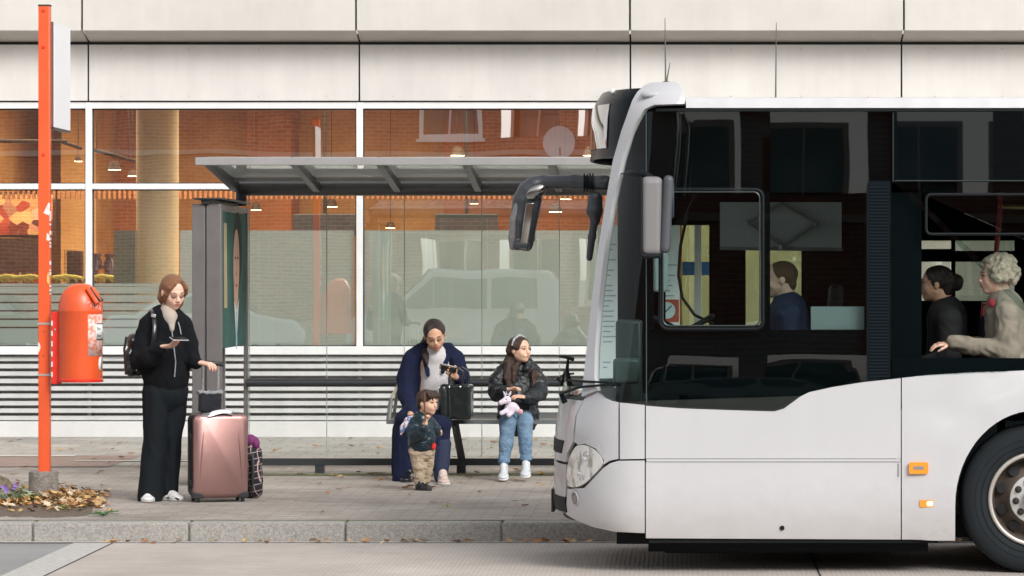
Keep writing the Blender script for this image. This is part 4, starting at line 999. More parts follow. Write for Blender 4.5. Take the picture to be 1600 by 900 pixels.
# rounded mossy stone at the left edge
s_ = SDF(.008, .02); c = P(-6, 755, 28.9); s_.e((c.x, 28.9, PAVE+.05), (.14,.12,.13)); s_.e((c.x-.05, 28.95, PAVE+.02), (.15,.12,.08))
tag(sculpt('boulder', s_, mat('rough_stone', (.15,.12,.08), .95, var=.6, vscale=16, var2=(.30,.25,.17), bump=1, bscale=50), it=1, wr=(.014, (9,9,9), 2)), 'rough round mossy stone at the left edge of the pavement', 'stone')
# plants
m_g1 = mat('leaf_green', (.10,.20,.07), .6, var=.3, vscale=30); m_g2 = mat('leaf_greygreen', (.24,.36,.24), .6, var=.25, vscale=30)
def plant(nm, c, n_, L_, lab, mm, rg, flowers=0, spread=.12):
    t = thing(nm, lab, 'plant', c); b_ = MB()
    for i in range(n_):
        a = rg.uniform(0, 6.28); rad = rg.uniform(.2,1)*spread; h = rg.uniform(.2,1)*L_*1.1
        c1 = Vector(c) + Vector((math.cos(a)*rad, math.sin(a)*rad*.7, h)); l_ = L_*rg.uniform(.5,.9)
        d = Vector((math.cos(a), math.sin(a), rg.uniform(-.2,.8))).normalized(); s = d.cross(Vector((0,0,1))).normalized(); u = s.cross(d)
        ws = [0,.3,.45,.42,.25,0]; vs = []
        for k, w_ in enumerate(ws):
            f = k/5; p = c1 + d*(f*l_) - u*(f*f*l_*.3)
            vs += [p - s*w_*l_*.8 + u*w_*l_*.2, p, p + s*w_*l_*.8 + u*w_*l_*.2]
        b_.add(vs, [(k*3+q, k*3+3+q, k*3+4+q, k*3+1+q) for k in range(5) for q in (0,1)])
        b_.tube([Vector(c), Vector(c)*.5 + c1*.5 + Vector((0,0,.01)), c1], .0018, 4)
    b_.build('foliage', mm, t, smooth=60, clean=False)
    for i in range(flowers):
        q = Vector(c) + Vector((rg.uniform(-.2,1)*spread*1.0, -.06-rg.uniform(0,.05), L_*1.2 + rg.uniform(-.03,.05))); fb_ = MB()
        for k in range(5):
            a = 6.28*k/5; d = Vector((math.cos(a), -.35, math.sin(a))); s = Vector((-math.sin(a), 0, math.cos(a)))
            fb_.add([q, q + d*.012 - s*.009, q + d*.020, q + d*.012 + s*.009], [(0,1,2,3)])
        fb_.build('flower', mat('petal_violet', (.30,.16,.55), .6), t, smooth=0, clean=False)
pr_ = random.Random(4)
c = P(14, 782, 28.2); plant('flowering_plant', (c.x, 28.2, PAVE+.01), 46, .085, 'grey-green plant with violet flowers at the left edge beside the collar', m_g2, pr_, 5, .16)
c = P(42, 783, 28.0); plant('weed', (c.x, 28.0, PAVE+.01), 40, .055, 'yellowish green weed growing against the post collar', m_g1, pr_, 0, .10)
c = P(100, 797, 27.3); plant('weed', (c.x, 27.2, PAVE+.005), 26, .04, 'small green weed on the kerb edge in front of the bin', m_g1, pr_, 0, .08)
c = P(158, 803, 26.5); plant('weed', (c.x, 26.6, PAVE+.005), 34, .035, 'low spreading green weed on the kerb edge right of the smaller weed', m_g1, pr_, 0, .13)
# ================================================================= THE BUS
YN, BW = 23.15, 2.55; yc = YN + BW/2; UC = .9 * math.pi/2; PQ, PP = 2/2.2, 2/2.5; BD_ = .60
XE = X(1060, YN) + 11.25
_nose = [(128,992),(133,985),(140,958),(150,941),(165,931),(180,927),(245,924),(300,918),(400,908),(480,899),(560,889),(600,881),(632,874),(660,869),(700,867),(760,866),(790,869),(805,874),(820,884),(850,900)]
_nz = np.array([Z(p, yc) for p, _ in _nose][::-1]); _nx = np.array([X(x, yc) for _, x in _nose][::-1])
def nose(z): return float(np.interp(z, _nz, _nx))
def inset(z):
    i = .0
    if z > 1.25: i += (z-1.25)*.034
    if z < .5: i += (.5-z)**2*.5
    if z > 2.98: i += ((z-2.98)/.2)**2*.14
    return i
def bmap0(u, z):
    xs = nose(z) + BD_; h = BW/2 - inset(z)
    if u >= 0: return Vector((xs+u, yc-h, z))
    if u <= -2*UC: return Vector((xs-2*UC-u, yc+h, z))
    th = math.pi/2 + u/.9
    return Vector((xs - BD_*max(0, math.cos(th))**PQ, yc - math.copysign(abs(math.sin(th))**PP, th)*h, z))
def bmap(u, z, off=0.0):
    p = bmap0(u, z)
    if off:
        a = bmap0(u+.01, z) - bmap0(u-.01, z); b = bmap0(u, z+.01) - bmap0(u, z-.01)
        p = p + a.cross(b).normalized()*off
    return p
def pxu(px, py):
    D = YN
    for _ in range(12):
        z = Z(py, D); x = X(px, D); xs = nose(z)+BD_
        if x >= xs: u = x-xs
        else:
            c = min(1, (xs-x)/BD_); u = -(math.pi/2 - math.acos(min(1, c**(1/PQ))))*.9
        D = .5*D + .5*bmap0(u, z).y
    return u, z
def dens(pl, st=.05):
    out = []
    for i in range(len(pl)):
        a, c = Vector(pl[i]), Vector(pl[(i+1) % len(pl)]); n = max(1, int((c-a).length/st))
        out += [tuple(a.lerp(c, k/n)) for k in range(n)]
    return out
def inpoly(x, y, pl):
    r = False; j = len(pl)-1
    for i in range(len(pl)):
        if (pl[i][1] > y) != (pl[j][1] > y) and x < (pl[j][0]-pl[i][0])*(y-pl[i][1])/(pl[j][1]-pl[i][1])+pl[i][0]: r = not r
        j = i
    return r
def bpanel(name, uz, m, parent, off=0, thick=.02, step=.06, mirror=False, bulge=None, smooth=40):
    if mirror: uz = [(-2*UC-u, z) for u, z in uz]
    pl = dens(uz, step); us = [p[0] for p in pl]; zs = [p[1] for p in pl]; pts = [Vector(p) for p in pl]; n0 = len(pts)
    u = math.floor(min(us)/step)*step
    gu = step
    while u < max(us):
        if -2*UC-.1 < u < .1 or round(u/step) % 4 == 0:
            z = min(zs)+step*.5
            while z < max(zs):
                if inpoly(u+.003, z, pl):
                    d = min((abs(u-p[0])+abs(z-p[1])) for p in pl)
                    if d > step*.5: pts.append(Vector((u, z)))
                z += step
        u += step
    V, _, Fc, *_r = geometry.delaunay_2d_cdt(pts, [(i, (i+1) % n0) for i in range(n0)], [list(range(n0))], 1, 1e-5)
    n = len(V); b_ = MB()
    o_ = lambda v: off + (bulge(v[0], v[1]) if bulge else 0)
    vs = [bmap(v[0], v[1], o_(v)) for v in V] + [bmap(v[0], v[1], o_(v)-thick) for v in V]
    ec = {}
    for f in Fc:
        for i in range(len(f)): e_ = (f[i], f[(i+1) % len(f)]); ec[e_] = 1
    fs = [tuple(f) for f in Fc] + [tuple(i+n for i in reversed(f)) for f in Fc]
    for (a, c) in ec:
        if (c, a) not in ec: fs.append((c, a, a+n, c+n))
    return b_.add(vs, fs).build(name, m, parent, smooth=smooth)
def PX(lst): return [pxu(*q) for q in dens(lst, 12)]
def UXP(lst): return [ux(*q) for q in [(q_[0]/100, q_[1]) for q_ in dens([(x*100, y) for x, y in lst], 14)]]
m_bw = mat('bus_white', (.56,.56,.575), .28, coat=.6, var=.02, vscale=.7)
weather(m_bw, .03, .03, low=(.22,.62,.30), lowc=(.33,.29,.25))
m_bk = mat('bus_black', (.007,.009,.011), .6, spec=.2)
m_gloss = mat('bus_gloss_black', (.004,.006,.008), .22, spec=.1)
m_bg = glass('bus_glass', (.58,.68,.665), .024, wavy=.0008, wscale=1.1)
m_ws = glass('windscreen_glass', (.62,.72,.69), .16)
bus = thing('city_bus', 'white single-deck city bus with a black window band pulling in from the right', 'bus', (2, yc, 0))
arch = [(1492,843)] + [(1619-127*math.cos(R(a)), 790-149*math.sin(R(a))) for a in range(0,181,6)] + [(1746,843)]
wcx, wcz = X(1619, YN), .478
def arch_bulge(u, z):
    x = nose(z)+BD_+u; r_ = math.hypot(x-wcx, z-Z(783,YN))
    return .022*max(0, min(1, (.80-r_)/.09)) if r_ < .9 else 0
S_ = {
 'corner_panel': [(913,623),(934,613),(943,621),(955,626),(965.5,628.5),(965.5,717),(952,720),(942.5,726),(944,719),(931,701),(914,693),(903,695),(897,690),(901,650)],
 'bumper_corner': [(1007.4,719.6),(966,720),(953,724),(942,732),(913,762.5),(886.5,764),(884,803),(900,813),(925,823),(960,831),(1007.4,833)],
 'filler_panel': [(968.5,629),(1007.4,633),(1007.4,717),(968.5,717.5)],
 'driver_side_panel': [(1009.2,634),(1060,638),(1140,641),(1210,643),(1225,638.5),(1238,629),(1250,620),(1264,613),(1300,605),(1350,597),(1407.4,591),(1407.4,716.5),(1009.2,716.5)],
 'skirt_panel': [(1009.2,722),(1407.4,722),(1407.4,843),(1009.2,841)],
 'wheel_arch_panel': [(1409.2,590.5),(1450,586),(1500,583),(1600,579),(1700,577),(1834,577),(1834,843)] + arch[::-1] + [(1409.2,843)],
}
for nm, pl in S_.items():
    for mir in (False, True):
        bpanel(nm, PX(pl), m_bw, bus, .0, .02, mirror=mir, bulge=arch_bulge if nm == 'wheel_arch_panel' else None)
for mir in (False, True):
    o = bpanel('trim_strip', PX([(1010,717.3),(1407.4,717.3),(1407.4,721.2),(1010,721.2)]), m_bw, bus, .006, .02, mirror=mir)
# rear half of the flank beyond the frame, with the second wheel arch
def ux(x, py): z = Z(py, YN); return (x-nose(z)-BD_, z)
wr = wcx + 5.9
ra = [(wr + (a-1619)*YN/F, b_) for a, b_ in arch]
xg = X(1837, YN)
for mir in (False, True):
    bpanel('rear_flank_panel', UXP([(xg,577),(XE,577),(XE,843)] + ra[::-1] + [(xg,843)]), m_bw, bus, 0, .02, mirror=mir, step=.12)
    bpanel('roof_edge', UXP([(X(1072,YN),153), (XE,153), (XE,168), (X(1072,YN),168)]), m_bw, bus, .004, .03, mirror=mir, step=.06)
    bpanel('gutter_strip', UXP([(X(1010,YN),168.5), (XE,168.5), (XE,173), (X(1010,YN),173)]), m_bk, bus, -.004, .02, mirror=mir, step=.12)
    bpanel('upper_band', UXP([(X(1397.5,YN),174), (XE,174), (XE,281), (X(1397.5,YN),281)]), mat('band_black', (.002,.004,.005), .01, spec=.25), bus, 0, .012, mirror=mir, step=.12)
pil = [(913,620.5),(918,575),(926,500),(938,400),(950,320),(962,252),(975,205),(988,168),(998,148),(1008,138),(1018,134),(1055,132),(1062,136),(1070,151),(1070,163.5),(1024,165),(1010,171),(999,188),(989,208),(976,250),(960,320),(948,400),(939,480),(934,550),(933,590),(935,611)]
pil_uz = PX(pil)
farside = lambda l_: [(-2*UC-u*.45, z) for u, z in l_]
bpanel('windscreen_pillar', pil_uz, m_bw, bus, .022, .04, step=.04, smooth=60); bpanel('windscreen_pillar', farside(pil_uz), m_bw, bus, .022, .04, step=.04, smooth=60)
# windows
q_ = [(1009,173),(1014,171),(1003,186),(991,210),(978.5,250),(962.5,320),(950.5,400),(941.5,480),(936.5,550),(935.5,590),(938,608),(947,619),(967,627),(1009,631)]
q_ = [(1009,174.5),(1009,631),(967,627),(947,619),(938,608),(935.5,590),(936.5,550),(941.5,480),(950.5,400),(962.5,320),(978.5,250),(991,210),(1001,190)]
bpanel('quarter_window', PX(q_), m_bg, bus, 0, .006, step=.05)
dw = [(1011,174.5),(1394,174.5),(1394,590),(1300,602.5),(1262,610.5),(1247,619),(1234,629),(1223,636),(1210,640),(1140,638.5),(1060,635.5),(1011,631.5)]
bpanel('driver_window', PX(dw), m_bg, bus, 0, .006, step=.08)
sw_end = 2060
bpanel('side_window', UXP([(X(1397.5,YN),284), (X(2056,YN),284), (X(2056,YN),576)]) + PX([(1700,576),(1600,578),(1500,582),(1450,585),(1397.5,589.5)]), m_bg, bus, 0, .006, step=.1)
for k in range(3):
    a = X(2060 + k*570, YN); bpanel('side_window', UXP([(a,284), (a+2.31,284), (a+2.31,576), (a,576)]), m_bg, bus, 0, .006, step=.15)
bpanel('ribbed_panel', PX([(1354,290),(1360,283),(1391,283),(1391,589),(1354,595)]), mat('ribbed_black', (.003,.007,.010), .6, spec=.08), bus, .004, .008, step=.08)
rb = MB()
for i in range(60):
    py = 292 + i*5; rb.add([bmap(*pxu(a, b_), .0045 + c_) for a, b_, c_ in ((1358,py,0),(1389,py,0),(1389,py+2,.003),(1358,py+2,.003),(1358,py+4,0),(1389,py+4,0))], [(0,1,2,3),(3,2,5,4)])
rb.build('ribs', mat('ribbed_black', (0,0,0)), bpy.data.objects['ribbed_panel'])
def frame_line(nm, x0, y0, x1, y1, r_, th, mm, off=.004):
    pts = []
    for cx, cy, a0 in ((x1-r_,y0+r_,-90),(x1-r_,y1-r_,0),(x0+r_,y1-r_,90),(x0+r_,y0+r_,180)):
        for i in range(6): a = R(a0+18*i); pts.append((cx+r_*math.cos(a), cy+r_*math.sin(a)))
    pts.append(pts[0]); return MB().tube([bmap(*pxu(a, b_), off) for a, b_ in pts], th, 8, cap=False).build(nm, mm, bus)
m_lw = mat('window_line', (.035,.05,.05), .3, metal=.3)
frame_line('sliding_window_frame', 1036, 300, 1187, 509, 10, .0045, m_lw); frame_line('sliding_window_seal', 1032, 296, 1192, 514, 12, .014, m_bk, -.012)
frame_line('vent_window_frame', 1447, 304, 1660, 366, 8, .010, m_bk)
for py in (282.5,): MB().tube([bmap(*pxu(1398, py), .003), bmap(*pxu(1700, py), .003)], .004, 6).build('window_joint', m_lw, bus)
MB().tube([bmap(*pxu(1395.5, y_), .003) for y_ in (176,230,285)], .004, 6).build('window_joint', m_lw, bus)
MB().tube([bmap(*pxu(1010, y_), .002) for y_ in (176,300,450,630)], .003, 6).build('window_joint', mat('joint_blue', (.05,.08,.09), .4), bus)
MB().tube([bmap(*pxu(x_, 271.5), .006) for x_ in (972,990,1009)], .005, 6).build('window_joint', m_lw, bus)
# front face: windscreen, display housing, front panel, bumper
left = PX([(913.5,618),(917,575),(924.5,500),(936.5,400),(948.5,320),(960,252)])
ml = farside(left)
bpanel('windscreen', left + ml[::-1], m_ws, bus, .0, .008, step=.07)
l2 = PX([(961,246),(974,205),(987,168),(997,148),(1004,140)]); l2 = [(u, z) for u, z in l2] + [(-.30, 3.115)]
bpanel('display_housing', l2 + farside(l2)[::-1], m_gloss, bus, .004, .02, step=.06, smooth=60)
dp_ = MB(); 
zA, zB = Z(238, yc), Z(172, yc)
bpanel('display_glass', [(-UC-.62, zA), (-UC+.62, zA), (-UC+.62, zB), (-UC-.62, zB)], glass('display_glass_mat', (.03,.03,.03), .4), bus, .012, .006, step=.08)
for z_, u_ in ((Z(153,yc), -UC+.55),): MB().ball(bmap(u_, z_, .012), .018, 12).build('marker_lamp', mat('marker_white', (.8,.8,.8), .2), bus)
ul = [pxu(899.5, y_) for y_ in (632, 660, 690, 716)]
def ctr(nm, lft, m_, off=0, th=.02): return bpanel(nm, lft + [(-2*UC-u, z) for u, z in lft][::-1], m_, bus, off, th, step=.07)
ctr('front_panel', [pxu(911.5,626), pxu(899,650), pxu(895.5,690), pxu(886,708), pxu(884.5,722)][::-1], m_bw)
ctr('front_bumper', [pxu(884.5,726), pxu(884.5,762), pxu(882,801)], m_bw)
gl_ = [(-UC+.45, Z(700,yc)), (-UC+.50, Z(680,yc)), (-UC-.50, Z(680,yc)), (-UC-.45, Z(700,yc))]
bpanel('front_grille', gl_, m_bk, bus, .006, .02)
bpanel('lower_grille', [(-UC+.55, Z(788,yc)), (-UC+.55, Z(765,yc)), (-UC-.55, Z(765,yc)), (-UC-.55, Z(788,yc))], m_bk, bus, .006, .02)
npl = bmap(-UC, Z(777,yc), .0)
MB().bx(npl.x-.018, npl.x+.004, yc-.28, yc+.28, Z(796,yc), Z(760,yc)).build('number_plate', mat('plate_mount', (.02,.02,.022), .5), bus, bevel=.006)
MB().bx(npl.x-.022, npl.x-.0185, yc-.26, yc+.26, Z(794,yc), Z(764,yc)).build('plate_face', mat('plate_white', (.8,.8,.78), .5), bpy.data.objects['number_plate'])
# dark shell behind the panel gaps
zl0, zl1 = Z(836,YN), Z(640,YN)
bpanel('inner_shell', [(X(1400,YN)-nose(.6)-BD_, .30), (X(1400,YN)-nose(.6)-BD_, 1.16), (-2*UC, 1.02), (-2*UC, .30)], mat('shell_brown', (.05,.04,.035), .8), bus, -.035, .01, step=.1)
# headlights
hl = [(900,698),(904,696),(914,694.5),(930,702),(943,719),(941,729),(911,760.5),(887,762),(886,745),(889,722),(893,709)]
def chaikin(p_, k=2):
    for _ in range(k): p_ = sum([[(a[0]*.75+c[0]*.25, a[1]*.75+c[1]*.25), (a[0]*.25+c[0]*.75, a[1]*.25+c[1]*.75)] for a, c in zip(p_, p_[1:]+p_[:1])], [])
    return p_
hl = chaikin(hl)
mh = bpy.data.materials.new('headlight_lens'); mh.use_nodes = True; n = mh.node_tree; b = n.nodes['Principled BSDF']
b.inputs['Metallic'].default_value = .25; b.inputs['Roughness'].default_value = .16; b.inputs['Coat Weight'].default_value = 1; b.inputs['Coat Roughness'].default_value = .02
b.inputs['Metallic'].default_value = .5; b.inputs['Roughness'].default_value = .12
tc = n.nodes.new('ShaderNodeTexCoord'); mp = n.nodes.new('ShaderNodeMapping'); mp.inputs['Scale'].default_value = (1, 1, .55); n.links.new(tc.outputs['Object'], mp.inputs[0])
t = n.nodes.new('ShaderNodeTexNoise'); t.inputs['Scale'].default_value = 17; t.inputs['Detail'].default_value = 3; n.links.new(mp.outputs[0], t.inputs['Vector'])
r = n.nodes.new('ShaderNodeValToRGB'); r.color_ramp.elements[0].position = .38; r.color_ramp.elements[0].color = (.45,.42,.39,1); r.color_ramp.elements[1].position = .52; r.color_ramp.elements[1].color = (.97,.96,.94,1)
n.links.new(t.outputs[0], r.inputs[0]); n.links.new(r.outputs[0], b.inputs['Base Color'])
bp = n.nodes.new('ShaderNodeBump'); bp.inputs['Strength'].default_value = .5; bp.inputs['Distance'].default_value = .02; n.links.new(t.outputs[0], bp.inputs['Height']); n.links.new(bp.outputs[0], b.inputs['Normal'])
for mir in (False, True):
    bpanel('headlight_surround', PX([(x_ + (x_-914)*.05, y_ + (y_-728)*.045) for x_, y_ in hl]), mat('seal_grey', (.12,.11,.10), .6), bus, -.006, .02, mirror=mir, step=.03)
    h_ = bpanel('headlight', PX(hl), mh, bus, .006, .02, mirror=mir, step=.03, smooth=60)
    for lx, ly, lr_ in ((916,712,.030),(906,742,.026)):
        u1, z1 = pxu(lx, ly); u1 = -2*UC-u1 if mir else u1; q = bmap(u1, z1, .007); nn = (bmap(u1, z1, .1)-q).normalized()
        MB().lathe([(0,lr_),(.004,lr_*.9),(.002,lr_*.75),(.006,0)], q, nn, 20).build('reflector', m_chrome, h_)
    u0, z0 = pxu(899, 779)
    if mir: u0 = -2*UC-u0
    p = bmap(u0, z0, .0); nn = (bmap(u0, z0, .1) - p).normalized()
    fg = MB().lathe([(.0,.050),(.008,.046),(.006,.040),(-.004,.038)], p, nn, 24).build('fog_lamp', mat('fog_ring', (.42,.42,.43), .4), bus)
    MB().lathe([(.001,0),(.006,.02),(.002,.036)], p, nn, 20).build('fog_lens', mat('fog_lens_mat', (.16,.13,.11), .12, coat=1), fg)
# side lamps
def boxpx(nm, x0, y0, x1, y1, mm, off, th, parent=bus, r_=3):
    pts = []
    for cx, cy, a0 in ((x1-r_,y0+r_,-90),(x1-r_,y1-r_,0),(x0+r_,y1-r_,90),(x0+r_,y0+r_,180)):
        for i in range(4): a = R(a0+30*i); pts.append(pxu(cx+r_*math.cos(a), cy+r_*math.sin(a)))
    return bpanel(nm, pts, mm, parent, off, th, step=.02)
m_amb = mat('amber_lens', (.85,.27,.02), .25, coat=1, emit=(1,.35,.03), estr=.12)
il = boxpx('turn_lamp', 1420, 722, 1450, 740, m_amb, .03, .03)
boxpx('turn_lamp_lens', 1427, 728, 1443, 733, m_chrome, .034, .004, parent=il, r_=1.5)
ml_ = boxpx('marker_lamp', 1437, 781, 1467, 792, m_amb, .016, .016, r_=1)
boxpx('marker_bulb', 1448, 783, 1457, 790, mat('marker_glow', (1,.8,.55), .3, emit=(1,.68,.38), estr=2.5), .0175, .002, parent=ml_, r_=2)
p = bmap(*pxu(1222,825), 0); MB().lathe([(0,.016),(-.004,.015),(-.004,0)], p, (0,1,0), 14).build('plug', m_bk, bus)
boxpx('panel_hinge', 1402.5, 724, 1405, 745, mat('hinge_grey', (.25,.25,.25), .5), .004, .004, r_=.8)
# roof, underside, floor, walls inside
rf = MB(); N_ = 16; xsr = [X(1003,YN), X(1030,YN), X(1072,YN), 2, 5, 8, XE]
for x in xsr:
    for j in range(N_+1):
        t_ = -1 + 2*j/N_; z0 = 3.03 if x > X(1060,YN) else 3.08
        rf.v.append((x, yc + t_*(BW/2-.10), z0 + .05*(1-t_**4)))
for i in range(len(xsr)-1):
    for j in range(N_): a = i*(N_+1)+j; rf.f.append((a, a+1, a+N_+2, a+N_+1)); rf.m.append(0)
o = rf.build('roof', m_bw, bus, smooth=60); s_ = o.modifiers.new('t','SOLIDIFY'); s_.thickness = .03
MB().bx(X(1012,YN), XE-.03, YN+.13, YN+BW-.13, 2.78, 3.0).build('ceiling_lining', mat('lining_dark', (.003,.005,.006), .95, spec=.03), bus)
def under(x0, x1): un.bx(x0, x1, YN+.06, YN+BW-.06, .20, .34)
un = MB(); under(X(1014,YN), wcx-.62); un.bx(nose(.5)+.6, X(1014,YN), YN+.45, YN+BW-.45, .20, .34); under(wcx+.62, wr-.62); under(wr+.62, XE-.05)
for c_ in (wcx, wr): un.bx(c_-.62, c_+.62, YN+.55, YN+BW-.55, .20, .34)
un.bx(X(1012,YN), wcx-.66, YN+.42, YN+.9, .115, .34); un.bx(nose(.5)+.75, wcx-.9, YN+.5, YN+BW-.3, .10, .34); un.bx(X(962,YN), X(1012,YN), YN+.35, YN+.8, .17, .34); un.bx(wcx+.7, wr-.7, YN+.14, YN+.5, .12, .34)  # low frame boxes, extended to deepen the shade under the bus
un.build('underbody', m_bk, bus)
fl = MB(); fl.bx(nose(.5)+.35, XE-.05, YN+.56, YN+BW-.56, .342, .40)
fl.bx(X(1012,YN), wcx-.64, YN+.035, YN+.56, .342, .40); fl.bx(wcx+.64, XE-.05, YN+.035, YN+.56, .342, .40); fl.bx(X(1012,YN), XE-.05, YN+BW-.56, YN+BW-.04, .342, .40)
fl.build('cabin_floor', mat('floor_grey', (.05,.05,.055), .7), bus)
MB().bx(XE-.04, XE, YN+.12, YN+BW-.12, .3, 3.0).build('rear_wall', m_bw, bus, bevel=.02)
# linings behind the near-side glass: lower body side, driver's partition, posts
ln = MB(); y0 = YN+.055
ln.bx(X(1012,YN), X(1395,YN), y0, y0+.03, .4, Z(640,YN)+.02); ln.bx(X(1012,YN), X(1395,YN), y0+.02, y0+.05, Z(640,YN)+.02, Z(516,YN))
ln.bx(X(1395,YN), XE-.05, y0, y0+.03, 1.16, Z(560,YN)) 
ln.bx(X(1192,YN), X(1204,YN), y0+.05, y0+.09, Z(516,YN), 2.8); ln.bx(X(1352,YN), X(1442,YN), y0+.06, y0+.10, Z(560,YN), 2.8)
for k in range(4): a = X(2046+k*570, YN); ln.bx(a, a+.12, y0+.04, y0+.1, 1.2, 2.8)
ln.bx(X(1012,YN), X(1395,YN), y0+.05, y0+.08, Z(300,YN), 2.8); ln.bx(X(1395,YN), XE, y0+.06, y0+.10, Z(300,YN), 2.8)
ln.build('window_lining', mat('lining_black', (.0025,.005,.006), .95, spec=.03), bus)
# far side wall with its openings
YF = YN+BW-.06; fw = MB()
def grid_wall(b_, xs_, zs_, holes, y0, y1):
    for i in range(len(xs_)-1):
        for j in range(len(zs_)-1):
            cx, cz = (xs_[i]+xs_[i+1])/2, (zs_[j]+zs_[j+1])/2
            if not any(h[0] < cx < h[1] and h[2] < cz < h[3] for h in holes): b_.bx(xs_[i], xs_[i+1], y0, y1, zs_[j], zs_[j+1])
H = [(X(a,YF), X(c,YF), Z(d,YF), Z(b_,YF)) for a, b_, c, d in ((1040,352,1108,508),(1165,387,1252,508),(1429,376,1486,389),(1429,409,1486,470),(1492,376,1585,392),(1492,409,1585,470),(1612,376,1800,470),(1850,376,2300,500),(2350,376,2900,500))]
xs_ = sorted(set([X(1016,YF), XE-.05] + [h[0] for h in H] + [h[1] for h in H])); zs_ = sorted(set([1.1, 2.85] + [h[2] for h in H] + [h[3] for h in H]))
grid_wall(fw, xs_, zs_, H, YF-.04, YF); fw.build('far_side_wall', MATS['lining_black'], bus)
MB().bx(X(1016,YF), XE-.05, YF+.004, YF+.010, 1.1, 2.85).build('far_side_glass', glass('far_glass', (.80,.86,.83), .05), bus)
# dashboard, post, ticket box, steering wheel
m_in = mat('cab_dark', (.010,.013,.015), .6, spec=.25)
db = MB(); xd = nose(1.2)
db.prism([(xd+.30,.95),(xd+.32,1.06),(xd+.62,1.10),(xd+.86,1.0),(xd+.86,.45),(xd+.42,.45)], lambda u, v, w_: (u, w_, v), YN+.30, YN+BW-.25)
db.build('dashboard', m_in, bus, bevel=.02)
MB().bx(X(965,24.9), X(992,24.9), 24.9, 25.0, .45, 2.75).build('door_post', m_bk, bus)
MB().bx(X(992,25.3), X(1022,25.3), 25.3, 25.36, .45, 2.75).build('door_leaf', m_in, bus)
MB().bx(X(962,23.9), X(1003,23.9), 23.85, 24.1, 1.0, Z(500,23.9)).build('ticket_machine', mat('ticket_grey', (.06,.075,.075), .4), bus, bevel=.02)
MB().bx(X(958,23.6), X(1000,23.6), 23.55, 23.75, Z(600,23.6), Z(560,23.6)).build('instrument_box', mat('ticket_pale', (.12,.16,.15), .4), bus, bevel=.02)
swc = P(1068, 520, 23.85); 
ringp = [swc + Matrix.Rotation(R(-30),3,'Y') @ Vector((.22*math.cos(a), .22*math.sin(a), 0)) for a in [2*math.pi*i/24 for i in range(25)]]
sw = MB().tube(ringp, .017, 10, cap=False); sw.tube([swc + Vector((-.2,0,.1)), swc, swc+Vector((.2,0,-.1))], .02, 8); sw.tube([swc, swc+Vector((-.22,0,-.4))], .03, 8); sw.build('steering_wheel', m_in, bus, smooth=60)
MB().tube([P(*q, 23.8) for q in ((1090,296),(1075,330),(1063,385),(1060,430),(1066,465),(1085,492),(1115,506))], .010, 8).build('microphone_cable', m_in, bus, smooth=60)
MB().bx(X(1021,23.35), X(1044,23.35), 23.34, 23.38, Z(456,23.35), Z(345,23.35)).build('inner_screen', mat('pale_grey', (.38,.42,.42), .5), bus, bevel=.015)
# sun blind with its scissor arms on the far side
YB = 25.2
bl = MB().bx(X(1125,YB), X(1315,YB), YB, YB+.01, Z(390,YB), Z(316,YB)).build('sun_blind', mat('blind_grey', (.72,.78,.76), .7, emit=None, var=.06, vscale=60), bus)
m_rod = mat('rod_grey', (.55,.60,.58), .35, metal=.4)
MB().tube([P(1125,388,YB-.01), P(1316,390,YB-.01)], .012, 8).build('blind_rail', m_rod, bl)
sc2 = MB()
for a, c in (((1168,348),(1221,318)),((1221,318),(1276,350)),((1168,348),(1221,386)),((1221,386),(1276,350))): sc2.tube([P(*a,YB-.03), P(*c,YB-.03)], .013, 6)
for a in ((1168,348),(1276,350),(1221,386)): sc2.ball(P(*a,YB-.04), .020, 10)
sc2.build('scissor_arms', m_rod, bl)
MB().bx(X(1267,23.27), X(1351,23.27), 23.27, 23.274, Z(515,23.27), Z(479,23.27)).build('inside_label', mat('label_grey', (.25,.29,.29), .6), bus)
# seats, poles
m_seat = mat('seat_cloth', (.10,.012,.02), .9, var=.6, vscale=40, var2=(.03,.03,.09))
def seat(px, D, zb=1.0):
    x = X(px, D); b_ = MB(); b_.bx(x-.22, x+.22, D-.22, D+.22, zb-.06, zb+.03); b_.prism([(x+.22,zb),(x+.28,zb+.62),(x+.33,zb+.62),(x+.29,zb)], lambda u, v, w_: (u, w_, v), D-.21, D+.21)
    s_ = b_.build('passenger_seat', m_seat, bus, bevel=.03, seg=3); MB().tube([(x,D,zb-.06),(x,D,.40)], .03, 8).build('seat_post', m_in, s_)
    MB().tube([(x+.30,D-.2,zb+.6),(x+.31,D-.2,zb+.70),(x+.31,D+.2,zb+.70),(x+.30,D+.2,zb+.6)], .014, 8).build('grab_rail', mat('rail_red', (.35,.01,.02), .4), s_)
seat(1468, 24.1, 1.02); seat(1565, 23.9, 1.02); seat(1690, 24.0, 1.02); seat(1820, 24.0, 1.02)
st_ = MB(); x = X(1245, 24.0); st_.bx(x-.25, x+.2, 23.75, 24.25, 1.0, 1.1); st_.prism([(x+.16,1.1),(x+.22,1.85),(x+.30,1.85),(x+.28,1.1)], lambda u, v, w_: (u, w_, v), 23.76, 24.24)
st_.bx(x-.05, x+.05, 23.9, 24.1, .4, 1.0); st_.build('driver_seat', m_in, bus, bevel=.03)
MB().tube([P(1560,323,24.4), P(1700,325,24.4)], .016, 10).build('grab_pole', mat('brass_pole', (.45,.32,.12), .3, metal=.6), bus)
MB().tube([(X(1565,24.4),24.4,2.8), (X(1563,24.4),24.4,Z(330,24.4)), (X(1556,24.4),24.4,Z(400,24.4)), (X(1552,24.4), 24.4, 1.1)], .018, 8).build('grab_pole', mat('rail_red', (.35,.01,.02), .4), bus)
